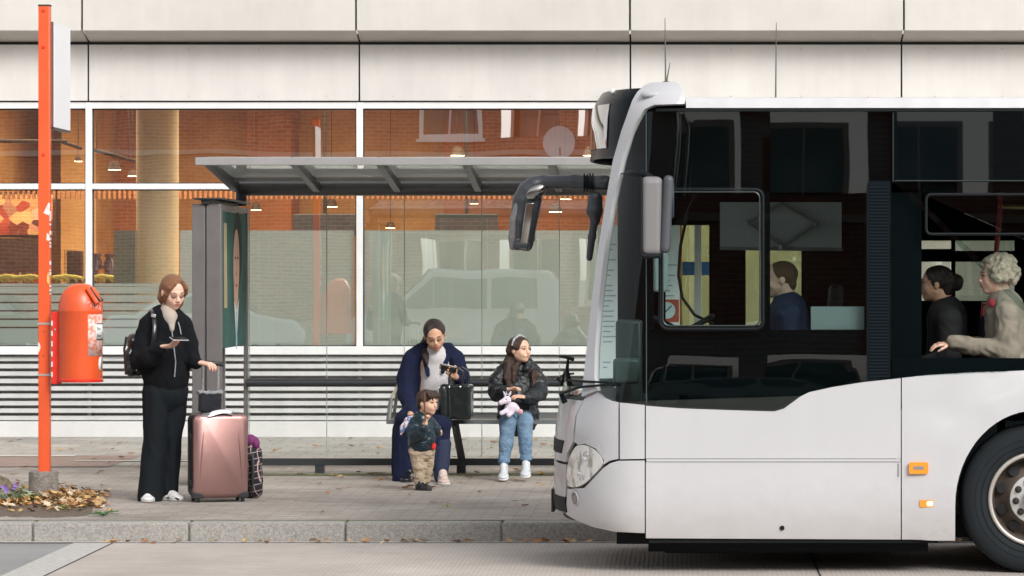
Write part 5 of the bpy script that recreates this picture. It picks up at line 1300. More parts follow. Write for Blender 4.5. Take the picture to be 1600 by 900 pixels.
# wheels
def wheel(cx, cy, sgn):
    c = Vector((cx, cy, wcz)); ax = (0, sgn, 0)     # lathe axis points outwards
    ty = MB().lathe([(-.26,.29),(-.26,.43),(-.235,.468),(-.20,.478),(-.06,.478),(-.02,.470),(.0,.452),(.012,.40),(.008,.33),(-.006,.302),(-.03,.29)], c, ax, 72)
    for k in range(0): pass
    t_ = ty.build('wheel', mat('tyre_rubber', (.013,.017,.020), .8, var=.2, vscale=6, spec=.25), bus, smooth=50)
    gr = MB()
    for rr in (.345,.385,.425): gr.lathe([(.009 if rr < .4 else .003, rr-.002),(.014 if rr < .4 else .006, rr),(.009 if rr < .4 else .003, rr+.002)], c, ax, 64)
    gr.build('tyre_rib', mat('tyre_rubber', (0,0,0)), t_)
    MB().lathe([(-.02,.274),(.004,.274),(.012,.283),(.012,.296),(.004,.302),(-.02,.303)], c, ax, 64).build('rim_edge', mat('rim_bright', (.52,.49,.44), .35, metal=.5), t_, smooth=60)
    MB().lathe([(-.02,.276),(-.10,.262),(-.13,.245),(-.115,.215),(-.06,.175),(-.035,.155),(-.034,0)], c, ax, 64).build('rim', mat('rim_brown', (.13,.105,.085), .5, metal=.35, var=.4, vscale=5), t_, smooth=60)
    s3 = Vector((1,0,0)); u3 = Vector((0,0,1))
    for k in range(10):
        a = 2*math.pi*(k+.5)/10; dd = s3*math.cos(a) + u3*math.sin(a); q = c + Vector((0,sgn,0))*(-.090) + dd*.214
        MB().lathe([(-.01,.034),(.010,.034),(.010,0)], q, (dd*.45 + Vector((0,sgn,0))).normalized(), 18).build('vent_hole', m_dark, t_)
    hp = MB().lathe([(-.034,.158),(-.022,.158),(-.018,.150),(-.018,.075),(.05,.07),(.06,.06),(.06,0)], c, ax, 56).build('hub_plate', mat('hub_silver', (.62,.62,.61), .3, metal=.4), t_, smooth=40)
    for k in range(10):
        a = 2*math.pi*k/10+.1; dd = s3*math.cos(a) + u3*math.sin(a); q = c + Vector((0,sgn,0))*(-.018) + dd*.122
        MB().lathe([(0,.023),(.006,.022),(.007,.014),(.028,.013),(.030,0)], q, ax, 12).build('wheel_nut', mat('nut_dark', (.04,.035,.03), .5, metal=.5), hp)
for cx in (wcx, wr):
    wheel(cx, YN+.07, -1); wheel(cx, YN+BW-.07, 1)
    al = MB(); N_ = 60
    for sg, ya, yb in ((0, YN+.022, YN+.52), (1, YN+BW-.52, YN+BW-.022)):
        base = len(al.v)
        for i in range(N_+1):
            a = math.pi*(-.12 + 1.24*i/N_); rr = .565 + (.012 if i % 2 else -.006)
            for y in (ya, yb): al.v.append((cx + rr*math.cos(a), y, wcz + .02 + rr*math.sin(a)))
        for i in range(N_): al.f.append((base+2*i, base+2*i+1, base+2*i+3, base+2*i+2)); al.m.append(0)
        for i in range(N_+1):      # lip behind the panel edge
            a = math.pi*(-.12 + 1.24*i/N_); yy = ya if sg == 0 else yb
            al.v.append((cx + .66*math.cos(a), yy+(.0 if sg == 0 else 0), wcz + .02 + .62*math.sin(a)))
        b2 = base + 2*(N_+1)
        for i in range(N_): al.f.append((base+2*i+(0 if sg == 0 else 1), base+2*i+2+(0 if sg == 0 else 1), b2+i+1, b2+i)); al.m.append(0)
    al.build('wheel_housing', mat('housing_rubber', (.010,.014,.016), .9, spec=.2), bus, smooth=30)
# near-side mirror
nm_ = thing('x', None, None, (0,0,0)); bpy.data.objects.remove(nm_)
NMD = 22.9
s_ = SDF(.007, .012); s_.b((X(1018.5,NMD), NMD, Z(338,NMD)), (.072,.10,.250), None, rd=.045)
o = sculpt('door_mirror', s_, mat('mirror_grey', (.20,.195,.195), .5), bus, it=2)
s_ = SDF(.007, .012); s_.b((X(1042,NMD), NMD+.0, Z(335,NMD)), (.032,.115,.245), Matrix.Rotation(R(3),3,'Y'), rd=.03)
sculpt('mirror_shell', s_, mat('mirror_dark', (.07,.075,.085), .45), o, it=2)
s_ = SDF(.006, .01); s_.b((X(1001.5,NMD), NMD, Z(338,NMD)), (.012,.105,.25), None, rd=.01); s_.b((X(1018,NMD), NMD, Z(400,NMD)), (.06,.10,.015), None, rd=.012)
sculpt('mirror_edge', s_, m_bk, o, it=1)
MB().bx(X(1049,NMD), X(1053.5,NMD), NMD-.09, NMD+.08, Z(340,NMD), Z(286,NMD)).build('mirror_glass', m_screen, o, bevel=.008)
MB().tube([bmap(*pxu(980,270), .0), P(988,271,NMD+.1), P(1008,272,NMD), P(1020,282,NMD)], [.014,.02,.022,.03], 10).build('mirror_bracket', m_bk, bus, smooth=60)
# far-side long-armed mirror
FD = 25.1
s_ = SDF(.007, .02)
s_.fc(P(945,286,24.9), P(898,284,25.0), .055, .052, (0,0,1), .95); s_.fc(P(898,284,25.0), P(850,285,FD), .052, .050, (0,0,1), .95)
s_.chain([P(850,285,FD), P(835,289,FD), P(824,298,FD), P(816,312,FD)], [.050,.058,.062,.062])
s_.c(P(816,312,FD), P(810,345,FD), .062, .058); s_.c(P(810,345,FD), P(808,378,FD), .058, .050); s_.c(P(829,300,FD), P(823,380,FD), .045, .042); s_.c(P(840,310,FD), P(824,384,FD), .032, .036)
s_.b(P(815,384,FD), (.055,.08,.03), None, rd=.02)
s_.b(P(822,340,FD+.06), (.045,.06,.18), Matrix.Rotation(R(-8),3,'Y'), rd=.03)
fm = sculpt('long_mirror', s_, mat('mirror_slate', (.055,.06,.068), .38), bus, it=2)
s_ = SDF(.006, .01); s_.chain([P(810,316,FD-.03), P(803,345,FD-.03), P(800.5,372,FD-.03), P(801,386,FD-.03)], [.026,.030,.028,.022]); sculpt('mirror_cover', s_, mat('mirror_grey', (.20,.195,.195), .5), fm, it=1)
m_mir = mat('mirror_silver', (.55,.58,.56), .04, metal=1)
MB().prism([(822,318),(834,317),(829,352),(823,390),(811.5,389),(817,352)], lambda u, v, w_: P(u, v, FD-.072) + Vector((0, w_, 0)), -.004, .004).build('mirror_glass', m_mir, fm, bevel=.003)
s_ = SDF(.005, .01); s_.e(P(836,300,FD-.045), (.085,.03,.05), Matrix.Rotation(R(-25),3,'Y')); sculpt('wide_mirror', s_, mat('wide_chrome', (.35,.34,.32), .12, metal=.9), fm, it=1)
rb = MB()
for k in range(4): q = P(912+ k*4.5, 285, 24.93); rb.tube([q, q+Vector((.008,0,0))], .066, 14)
rb.build('arm_bellows', m_bk, fm)
# second lens hanging in front of the windscreen edge
s_ = SDF(.006, .015); s_.chain([P(930,310,24.9), P(929,330,24.9), P(931,345,24.9)], [.05,.055,.03]); s_.chain([P(929,340,24.9), P(925,370,24.9), P(921,403,24.9)], [.028,.026,.022])
sculpt('kerb_mirror', s_, mat('mirror_slate', (.055,.06,.068), .38), bus, it=1)
# wipers parked low across the windscreen
for dy in (-.5, .45):
    pts = [bmap(-UC-dy, Z(624,yc), .03), bmap(-UC-dy, Z(612,yc), .07), bmap(-UC-dy+.25, Z(600,yc), .06), bmap(-UC-dy+.6, Z(592,yc), .05)]
    w_ = MB().tube(pts, [.02,.014,.009,.007], 8).build('wiper_arm', m_bk, bus, smooth=60)
    MB().tube([bmap(-UC-dy+u_, Z(590,yc), .035) for u_ in (0,.2,.4,.6)], .008, 6).build('wiper_blade', m_bk, w_)
wb = MB().tube([P(897,562,24.0), P(884,558,24.0), P(873,557,24.0)], [.014,.010,.007], 8); wb.tube([P(888,559,24.0), P(886,578,24.0), P(890,600,24.1), P(896,618,24.1)], [.008,.012,.020,.032], 8)
wb.tube([P(889,584,24.05), P(882,581,24.2), P(880,592,24.4), P(877,602,24.4)], [.006,.008,.008,.012], 8)
wb.build('wiper_linkage', m_bk, bus, smooth=60)
# aerials
for px_, y0, y1, D_, tilt in ((1040,132,28,24.0,-1),(1041,130,98,24.0,6),(1212,154,35,24.2,1)):
    MB().tube([P(px_, y0, D_), P(px_+tilt, y1, D_)], [.006,.0025], 6).build('aerial', mat('aerial_dark', (.12,.11,.10), .5), bus)
MB().lathe([(0,.04),(.02,.03),(.03,0)], P(1041,133,24.0), (0,0,1), 16).build('aerial_foot', m_bk, bus)
# ================================================================= PEOPLE
m_skin = mat('skin_fair', (.78,.49,.37), .5, var=.06, vscale=12)
m_skin2 = mat('skin_tan', (.62,.36,.235), .5, var=.06, vscale=12)
m_skin3 = mat('skin_child', (.72,.45,.32), .5, var=.05, vscale=12)
m_lash = mat('lash', (.035,.02,.015), .6); m_eyew = mat('eye_white', (.72,.70,.68), .3); m_iris = mat('iris', (.04,.022,.014), .2)
m_lip = mat('lip', (.46,.13,.12), .45)
def rotm(f, up=(0,0,1), roll=0):
    f = Vector(f).normalized(); r = f.cross(Vector(up)).normalized(); u = r.cross(f)
    if roll: q = Matrix.Rotation(roll, 3, f); r = q @ r; u = q @ u
    return r, f, u
class Head:
    """local frame: r = the person's right hand side seen from behind, f = where the nose points, u = up; H = chin-to-crown height"""
    def __init__(s, c, f, H, roll=0, child=0):
        s.c = Vector(c); s.r, s.f, s.u = rotm(f, roll=roll); s.H = H; s.child = child
        s.M = Matrix((s.r, s.f, s.u)).transposed()
    def w(s, x, y, z): return s.c + (s.r*x + s.f*y + s.u*z)*s.H
    def rr(s, *r): return tuple(v*s.H for v in r)
    def base(s, sd):
        w, M, rr, H, ch = s.w, s.M, s.rr, s.H, s.child
        sd.e(w(0,-.03,.13), rr(.335+.02*ch,.405,.36), M); sd.e(w(0,.10,-.12), rr(.265+.03*ch,.285,.35), M)
        sd.e(w(0,.25,-.36), rr(.10,.10,.085), M); sd.c(w(-.20,.02,-.20), w(0,.24,-.37), .085*H, .07*H); sd.c(w(.20,.02,-.20), w(0,.24,-.37), .085*H, .07*H)
        for q in (-1, 1):
            sd.e(w(q*.145,.255,-.13), rr(.095+.02*ch,.09,.10), M)
            sd.e(w(q*.125,.425,.02), rr(.075,.05,.045), M, k=.02).sub(.015)
            sd.e(w(q*.335,-.02,-.03), rr(.03,.075,.115), M, k=.006)
        sd.c(w(0,.36,.05), w(0,.435,-.10), .030*H, .048*H, k=.010); sd.e(w(0,.43,-.125), rr(.075,.04,.035), M, k=.008)
        sd.e(w(0,.35,-.235), rr(.12,.06,.07), M, k=.02); sd.e(w(0,.345,.09), rr(.2,.055,.045), M, k=.02)
        return sd
    def features(s, body, open_=True, look=0.0, brow=m_lash, lip=m_lip):
        w, M, H = s.w, s.M, s.H; b_ = None
        for q in (-1, 1):
            if open_:
                e_ = MB().ball(w(q*.125,.350,.012), [.062*H,.035*H,.030*H], 12, M).build('eye', m_eyew, body, smooth=180)
                MB().ball(w(q*.125+look*.03,.383,.012), [.026*H,.010*H,.026*H], 10, M).build('iris', m_iris, e_, smooth=180)
                MB().tube([w(q*.055,.365,.02), w(q*.125,.388,.047), w(q*.195,.345,.02)], .014*H, 6).build('eyelash', m_lash, e_)
            else:
                MB().tube([w(q*.06,.372,-.005), w(q*.125,.392,-.028), w(q*.195,.345,-.005)], .017*H, 6).build('eyelash', m_lash, body)
            MB().tube([w(q*.05,.395,.10), w(q*.13,.392,.128), w(q*.215,.33,.105)], [.017*H,.021*H,.010*H], 6, flat=.7).build('eyebrow', brow, body)
        lp = MB(); lp.ball(w(0,.400,-.232), [.088*H,.022*H,.020*H], 12, M); lp.ball(w(0,.400,-.262), [.070*H,.022*H,.022*H], 12, M); lp.build('lips', lip, body, smooth=180)
TIPS = []
def hand(sd, wrist, fwd, palm, L_, curl=.5, spread=.12, thumb_curl=.3, side=1, curls=None):
    """fwd = wrist to knuckles, palm = the way the palm faces; side=+1 thumb towards fwd x palm"""
    TIPS.clear(); w = Vector(wrist); f = Vector(fwd).normalized(); p = Vector(palm); p = (p - f*p.dot(f)).normalized(); t = f.cross(p)*side
    k = L_/.18; pl = .085*k
    for i in range(4):
        o = t*((1.5-i)*.0185*k)
        sd.c(w + t*((1.5-i)*.010*k), w + f*pl + o, .0125*k, .0115*k, k=.012)
    for i in range(4):
        ln = (.066,.075,.070,.056)[i]*k; o = t*((1.5-i)*.0190*k); c = (curls[i] if curls else curl)
        a = w + f*pl + o; d = (f + t*((1.5-i)*spread)).normalized(); ang = 0
        for seg, fr_ in enumerate((.46,.30,.24)):
            ang += c*(.5, .75, .5)[seg]
            dd = (d*math.cos(ang) + p*math.sin(ang)); b_ = a + dd*(ln*fr_); sd.c(a, b_, (.0088-.0008*seg)*k, (.0082-.0009*seg)*k, k=.004); a = b_
        TIPS.append((a - p*0.004*k*0 + (-p*math.cos(ang) + d*math.sin(ang))*.0065*k - dd*.004*k, dd))
    a = w + f*.02*k + t*.016*k; b_ = a + (f*.55 + t*.75 + p*.25).normalized()*.042*k; sd.c(a, b_, .014*k, .011*k, k=.010)
    c_ = b_ + (f*(.85) + t*.35 + p*thumb_curl).normalized()*.032*k; sd.c(b_, c_, .0105*k, .0095*k, k=.005); d_ = c_ + (f*.9 + p*thumb_curl*1.6).normalized()*.026*k; sd.c(c_, d_, .0095*k, .0075*k, k=.004)
    return sd
def shoe(toe, heel, w_, h, k=.012, vox=.005, up=(0,0,1)):
    """one shoe standing on its sole between heel and toe"""
    a, c = Vector(heel), Vector(toe); d = (c-a); L_ = d.length; d.normalize(); s = d.cross(Vector(up)).normalized(); u = s.cross(d); M = Matrix((s, d, u)).transposed()
    sd = SDF(vox, k); sd.e(a + d*L_*.25 + u*h*.42, (w_*.46, L_*.27, h*.45), M); sd.e(a + d*L_*.68 + u*h*.28, (w_*.52, L_*.33, h*.30), M); sd.c(a + d*L_*.18 + u*h*.6, a + d*L_*.25 + u*h*1.05, w_*.38, w_*.36); sd.c(a + d*L_*.3 + u*h*.75, a + d*L_*.6 + u*h*.42, w_*.33, w_*.34)
    so = SDF(vox, .008); so.e(a + d*L_*.24 + u*h*.10, (w_*.50, L_*.27, h*.13), M); so.e(a + d*L_*.68 + u*h*.10, (w_*.56, L_*.35, h*.13), M); so.b(a + d*L_*.5 + u*h*.09, (w_*.42, L_*.38, h*.11), M, rd=.008)
    return sd, so
def hairmat(nm, c, c2=None):
    m = mat(nm, c, .38, var=.45, vscale=22, bump=.5, bscale=70, stretch=(6, 6, .8)); return m
m_hair_br = hairmat('hair_brown', (.23,.10,.045)); m_hair_dk = hairmat('hair_dark', (.022,.013,.010)); m_hair_db = hairmat('hair_darkbrown', (.05,.026,.016)); m_hair_wh = mat('hair_silver', (.50,.43,.33), .7, var=.3, vscale=40, bump=.25, bscale=90)

# ---------------------------------------------------------------- 1. standing woman with phone
D1 = 28.36
def Q(px, py, dy=0): p = P(px, py, D1); p.y += dy; return p
pw = thing('person', 'young woman in a black jacket standing by the suitcase and looking at her phone', 'person', (X(250,D1), D1, PAVE))
hd = Head(Q(271,456,-.02), (.50,-.80,-.36), .262, roll=.06)
hs_ = SDF(.0035, .02); hd.base(hs_); hs_.c(hd.w(0,-.10,-.25), Q(259,493,.02), .055, .060)
hn = SDF(.003, .006)
ph_c = Q(288,533,-.36)
wr1 = Q(259,541,-.31); hand(hn, wr1, (.93,-.30,.10), (-.10,.25,1), .185, curls=[.55,.6,.65,.7], spread=.03, thumb_curl=.7, side=-1); tips = list(TIPS)
wr2 = Q(314,566,-.10); hand(hn, wr2, (.80,-.30,-.10), (0,.15,-1), .180, curls=[.7,.75,.8,.9], spread=.22, thumb_curl=.5, side=1); tips += TIPS
ts = SDF(.009, .03); ts.fc(Q(257,505,.02), Q(262,580,.02), .135, .125, (0,1,0), .75); ts.c(Q(259,493,.02), Q(258,520,.02), .06, .09)
ts.chain([Q(231,510,.0), Q(227,563,-.06), Q(245,552,-.2), wr1], [.05,.045,.036,.026]); ts.chain([Q(284,508,.03), Q(297,556,.02), wr2], [.05,.040,.026])
ts.chain([Q(248,600,.02), Q(243,690,.0), Q(232,770,.0)], [.075,.045,.035]); ts.chain([Q(266,600,.03), Q(264,690,.06), Q(258,765,.09)], [.075,.045,.035])
body = sculpt('body', [hs_, hn, ts], m_skin, pw, it=1)
hd.features(body, open_=False, brow=m_hair_br)
# hair
hh = SDF(.0035, .014)
hh.e(hd.w(0,-.06,.155), hd.rr(.352,.425,.36), hd.M)
hh.e(hd.w(-.03,.38,-.10), hd.rr(.25,.27,.475), hd.M).sub(.012)
for q in (-1, 1): hh.e(hd.w(q*.36,.05,-.08), hd.rr(.10,.14,.16), hd.M).sub(.006)
hh.chain([hd.w(-.16,.26,.40), hd.w(-.27,.28,.22), hd.w(-.315,.22,.02), hd.w(-.31,.13,-.14)], [.016,.018,.014,.006])
hh.chain([hd.w(.10,.30,.38), hd.w(.25,.28,.24), hd.w(.315,.20,.02), hd.w(.30,.12,-.16), hd.w(.27,.08,-.34)], [.016,.018,.016,.014,.006])
hh.chain([hd.w(-.26,-.16,.10), hd.w(-.30,-.16,-.15), hd.w(-.29,-.12,-.42), hd.w(-.24,-.04,-.60)], [.035,.036,.030,.010])
hh.chain([hd.w(0,-.34,.1), hd.w(-.04,-.34,-.2), hd.w(-.08,-.26,-.52)], [.06,.06,.025]); hh.chain([hd.w(.2,-.22,.05), hd.w(.25,-.18,-.25), hd.w(.24,-.10,-.46)], [.04,.036,.014])
hh.chain([hd.w(-.34,-.05,.10), hd.w(-.345,-.06,-.02), hd.w(-.30,-.16,-.16)], [.014,.014,.014])
sculpt('hair', hh, m_hair_br, body, it=2, wr=(.0018, (55,55,5), 2))
m_jk = mat('fleece_black', (.006,.007,.009), .95, spec=.2, bump=.1, bscale=240)
jk = SDF(.006, .03)
jk.fc(Q(258,506,.02), Q(257,548,.01), .150, .175, (0,1,0), .78); jk.fc(Q(257,548,.01), Q(259,583,.01), .178, .185, (0,1,0), .75); jk.fc(Q(258,583,.01), Q(258,592,.01), .178, .165, (0,1,0), .78)
jk.c(Q(246,496,.02), Q(235,508,.0), .075, .088); jk.chain([Q(234,511,.0), Q(225,540,-.02), Q(224,563,-.08)], [.088,.092,.090], k=.02); jk.chain([Q(224,563,-.08), Q(241,557,-.20), Q(257,544,-.28)], [.090,.074,.055], k=.02); jk.c(Q(254,546,-.27), Q(260,541,-.30), .052, .040)
jk.c(Q(272,497,.03), Q(284,508,.03), .070, .080); jk.chain([Q(285,510,.03), Q(293,540,.02), Q(299,562,.0)], [.080,.078,.070], k=.02); jk.chain([Q(297,560,.0), Q(306,566,-.06), Q(311,567,-.09)], [.068,.055,.042], k=.02)
jk.c(Q(250,488,.06), Q(272,492,.05), .050, .045)
jk.e(Q(270,488,-.14), (.045,.09,.085), None).sub(.02); jk.c(Q(272,480,-.10), Q(276,505,-.17), .05, .025).sub(.012)
jacket = sculpt('jacket', jk, m_jk, body, it=2, wr=(.011, (8,8,6), 4))
rb_ = SDF(.006, .012); rb_.fc(Q(257,588,.01), Q(257,594,.01), .165, .16, (0,1,0), .78); sculpt('jacket_hem', rb_, mat('rib_black', (.012,.012,.014), .9, bump=.6, bscale=120), jacket)
nk = SDF(.004, .02); nk.c(Q(262,486,-.01), Q(266,496,-.04), .060, .062); nk.fc(Q(267,496,-.05), Q(271,514,-.09), .052, .020, (0,1,0), .8)
sculpt('turtleneck', nk, mat('knit_beige', (.42,.36,.30), .9, bump=.12, bscale=160), body, it=1)
m_zip = mat('zip_silver', (.62,.62,.62), .3, metal=.7)
MB().tube([Q(268,500,-.155), Q(273,515,-.165), Q(276,540,-.165), Q(279,565,-.16), Q(277,588,-.155)], .0045, 6).build('zip', m_zip, jacket)
MB().tube([Q(281,503,-.09), Q(284,512,-.10), Q(286,522,-.11)], .0035, 6).build('zip', m_zip, jacket)
# trousers (wide, flared)
m_tr = mat('trousers_dark', (.008,.011,.014), .85, var=.15, vscale=5, spec=.2)
tr_ = SDF(.006, .022)
tr_.fc(Q(259,588,.01), Q(258,612,.01), .165, .170, (0,1,0), .72)
tr_.fc(Q(245,615,-.02), Q(243,680,-.02), .105, .092, (0,1,0), .95, k=.01); tr_.fc(Q(243,680,-.02), Q(235,776,-.02), .092, .100, (0,1,0), .9, k=.01)
tr_.fc(Q(272,612,.06), Q(267,680,.07), .112, .082, (0,1,0), .95, k=.006); tr_.fc(Q(267,680,.07), Q(261,768,.10), .080, .078, (0,1,0), .9, k=.006)
sculpt('trousers', tr_, m_tr, body, it=2, wr=(.013, (9,9,2.2), 7))
m_shw = mat('shoe_white', (.74,.74,.73), .5, bump=.2, bscale=60); m_shs = mat('shoe_sole', (.50,.50,.48), .6); 
for (tx, ty, tdy), (hx_, hy, hdy) in (((229,790,-.16), (224,779,.06)), ((284,783,.0), (253,780,.04))):
    a = Q(tx, 787, tdy); c = Q(hx_, 787, hdy); a.z = c.z = PAVE
    if tx == 229: a = Vector((X(237,D1), D1-.20, PAVE)); c = Vector((X(229,D1), D1+.06, PAVE))
    else: a = Vector((X(286,D1), D1-.02, PAVE)); c = Vector((X(252,D1), D1+.12, PAVE))
    s1, s2 = shoe(a, c, .105, .085)
    so_ = sculpt('shoe', s1, m_shw, body, it=1); sculpt('sole', s2, m_shs, so_, it=1)
    d = (a-c).normalized(); MB().tube([c + d*.05 + Vector((0,-.052,.022)), c + d*.12 + Vector((0,-.056,.034)), c + d*.19 + Vector((0,-.054,.016))], .006, 6).build('shoe_stripe', m_dark, so_)
nl = mat('nail_red', (.70,.04,.03), .25, coat=1)
for q, dd in tips: MB().ball(q, [.0065,.0065,.0045], 8).build('fingernail', nl, body)
# phone
Mp = Matrix.Rotation(R(12),3,'Y') @ Matrix.Rotation(R(14),3,'X') @ Matrix.Rotation(R(-52),3,'Z')
phn = thing('phone', 'pale edged smartphone held by the standing woman', 'phone', Q(291,528,-.41))
MB().obx(Q(291,528,-.41), (.072,.135,.009), Mp).build('case', mat('phone_edge', (.55,.55,.56), .3, metal=.4), phn, bevel=.003)
MB().obx(Q(291,528,-.41) + Mp @ Vector((0,0,.0056)), (.064,.125,.002), Mp).build('screen', m_gloss, phn)
# backpack worn on her back
m_lea = mat('leather_black', (.010,.010,.011), .28, coat=.35, bump=.25, bscale=30)
bk_ = thing('backpack', 'black leather backpack worn by the standing woman', 'backpack', Q(208,560,.05))
s_ = SDF(.006, .025); s_.b(Q(214,558,.06), (.075,.12,.145), Matrix.Rotation(R(8),3,'Y'), rd=.05); s_.e(Q(206,575,.0), (.055,.10,.07)); s_.e(Q(209,532,.02), (.055,.11,.06)); s_.e(Q(203,555,.0),(.04,.08,.06))
bb = sculpt('bag_body', s_, m_lea, bk_, it=2, wr=(.004, (10,10,10), 3))
MB().tube([Q(200,526,-.08), Q(197,545,-.09), Q(199,585,-.07)], .010, 8, flat=.4).build('front_strap', m_lea, bb)
MB().tube([Q(232,486,.10), Q(237,484,.0), Q(243,492,-.10), Q(246,510,-.150), Q(245,530,-.165), Q(240,552,-.14), Q(228,572,-.09), Q(218,580,.0)], .017, 10, flat=.35).build('shoulder_strap', m_lea, bk_, smooth=60)
MB().obx(Q(243.5,493,-.125), (.036,.008,.026), Matrix.Rotation(R(15),3,'Y')).build('buckle', m_zip, bk_, bevel=.003)
MB().tube([Q(217,578,-.13), Q(220,572,-.13), Q(224,568,-.13), Q(221,576,-.13), Q(217,578,-.13)], .006, 6).build('key_clip', mat('brass', (.6,.42,.22), .3, metal=.8), bk_)

# ---------------------------------------------------------------- 2. seated woman
D2 = 31.45
def Q(px, py, dy=0): p = P(px, py, D2); p.y += dy; return p
pm_ = thing('person', 'woman in a navy coat sitting on the bench and smiling down at a phone', 'person', (X(668,D2), D2, PAVE))
hd = Head(Q(682,523,-.22), (.12,-.86,-.40), .262, roll=.14)
hs_ = SDF(.0035, .02); hd.base(hs_); hs_.c(hd.w(0,-.12,-.25), Q(680,550,-.08), .055, .062)
hn = SDF(.003, .006)
wL = Q(716,587,-.36); hand(hn, wL, (-.55,-.45,.55), (.25,-.75,.1), .175, curls=[.75,.8,.85,.9], spread=.05, thumb_curl=.4, side=1)
wR = Q(650,646,-.60); hand(hn, wR, (.6,-.5,-.4), (.2,.7,-.6), .17, curl=.3)
ts = SDF(.010, .03); ts.fc(Q(680,562,-.06), Q(676,648,-.02), .135, .150, (0,1,0), .75); ts.c(Q(680,549,-.08), Q(680,565,-.06), .07, .12)
ts.chain([Q(645,562,-.06), Q(638,612,-.10), wR], [.05,.045,.028]); ts.chain([Q(712,562,-.06), Q(724,604,-.10), wL], [.05,.042,.028])
ts.chain([Q(686,657,-.05), Q(693,663,-.46), Q(696,738,-.56)], [.07,.045,.035]); ts.chain([Q(660,652,-.05), Q(646,660,-.42), Q(640,735,-.40)], [.07,.045,.035])
body = sculpt('body', [hs_, hn, ts], m_skin2, pm_, it=1)
hd.features(body, open_=False)
hh = SDF(.004, .016)
hh.e(hd.w(0,-.06,.16), hd.rr(.365,.425,.37), hd.M); hh.e(hd.w(0,.38,-.07), hd.rr(.28,.31,.455), hd.M).sub(.010)
hh.e(hd.w(0,-.38,.05), hd.rr(.22,.16,.22), hd.M)
hh.chain([hd.w(.05,-.42,.0), Q(664,540,-.02), Q(667,556,-.17), Q(670,567,-.21)], [.05,.045,.032,.014])
sculpt('hair', hh, m_hair_dk, body, it=1, wr=(.004, (40,40,10), 2))
for q in (-1,): MB().ball(hd.w(q*.36,.0,-.14), .007, 8).build('earring', m_eyew, body)
m_navy = mat('navy_wool', (.009,.014,.042), .9, spec=.25, var=.18, vscale=7, bump=.3, bscale=200)
ct_ = SDF(.007, .03)
ct_.fc(Q(675,560,-.02), Q(672,640,.0), .152, .175, (0,1,0), .72); ct_.c(Q(661,548,-.05), Q(646,560,-.05), .075, .088); ct_.c(Q(700,548,-.05), Q(711,560,-.05), .072, .082)
ct_.chain([Q(645,562,-.06), Q(636,590,-.08), Q(637,615,-.12)], [.084,.078,.072], k=.02); ct_.chain([Q(637,615,-.12), Q(645,632,-.34), Q(650,641,-.52)], [.072,.062,.050], k=.02)
ct_.chain([Q(711,562,-.06), Q(720,585,-.07), Q(726,604,-.10)], [.078,.072,.066], k=.02); ct_.chain([Q(726,604,-.10), Q(722,597,-.24), Q(718,589,-.32)], [.072,.058,.045], k=.02)
# cut away the open front
ct_.fc(Q(681,545,-.26), Q(683,628,-.28), .066, .070, (0,1,0), 1.8).sub(.015)
# skirts over her lap and down the left side
ct_.fc(Q(660,648,-.10), Q(646,652,-.46), .125, .115, (0,0,1), .75); ct_.fc(Q(646,655,-.42), Q(637,742,-.40), .13, .105, (0,1,0), .75); ct_.fc(Q(634,670,-.25), Q(632,735,-.25), .10, .09, (0,1,0), .9)
ct_.fc(Q(686,654,-.08), Q(693,658,-.50), .115, .095, (0,0,1), .72); ct_.fc(Q(693,660,-.50), Q(693,720,-.52), .090, .085, (0,1,0), .85)
coat = sculpt('coat', ct_, m_navy, body, it=2, wr=(.013, (8,8,3.5), 11))
lp_ = SDF(.005, .010)
lp_.fc(Q(664,545,-.12), Q(671,585,-.185), .034, .020, (0,1,0), .25); lp_.fc(Q(704,545,-.13), Q(694,580,-.19), .032, .020, (0,1,0), .25); lp_.c(Q(660,545,-.04), Q(702,543,-.03), .045, .045)
sculpt('coat_collar', lp_, m_navy, coat, it=1)
tp = SDF(.006, .02); tp.fc(Q(682,560,-.10), Q(680,640,-.06), .118, .130, (0,1,0), .72); tp.c(Q(682,548,-.10), Q(683,556,-.11), .07, .09)
sculpt('blouse', tp, mat('blouse_white', (.56,.54,.55), .85, bump=.22, bscale=70, var=.06, vscale=40), body, it=1)
lg = SDF(.006, .02); lg.fc(Q(697,690,-.52), Q(696,740,-.58), .080, .058, (0,1,0), .9); lg.fc(Q(642,690,-.40), Q(640,742,-.42), .08, .06, (0,1,0), .9)
sculpt('trousers', lg, mat('trousers_navy', (.012,.02,.055), .8), body, it=1, wr=(.006, (10,10,5), 3))
m_shp = mat('shoe_blush', (.62,.48,.42), .55, bump=.2, bscale=60)
a = Vector((X(697,D2-.8), D2-.98, PAVE)); c = Vector((X(693,D2-.6), D2-.74, PAVE)); s1, s2 = shoe(a, c, .10, .085)
so_ = sculpt('shoe', s1, m_shp, body, it=1); sculpt('sole', s2, m_shw, so_, it=1)
MB().tube([c + Vector((-.015,-.12,.086)), c + Vector((.015,-.14,.082)), c + Vector((-.012,-.16,.072)), c + Vector((.012,-.18,.062))], .003, 5).build('lace', m_shw, so_)
a = Vector((X(634,D2-.5), D2-.62, PAVE)); c = Vector((X(642,D2-.4), D2-.40, PAVE)); s1, s2 = shoe(a, c, .10, .08); so_ = sculpt('shoe', s1, m_lea, body, it=1); sculpt('sole', s2, m_blk, so_, it=1)
Mp = Matrix.Rotation(R(14),3,'Y') @ Matrix.Rotation(R(-40),3,'X')
phn = thing('phone', 'phone in an open pale case held by the seated woman', 'phone', Q(705,571,-.42))
MB().obx(Q(705,573,-.43), (.15,.080,.008), Mp).build('case', mat('phone_case', (.50,.46,.42), .5), phn, bevel=.003)
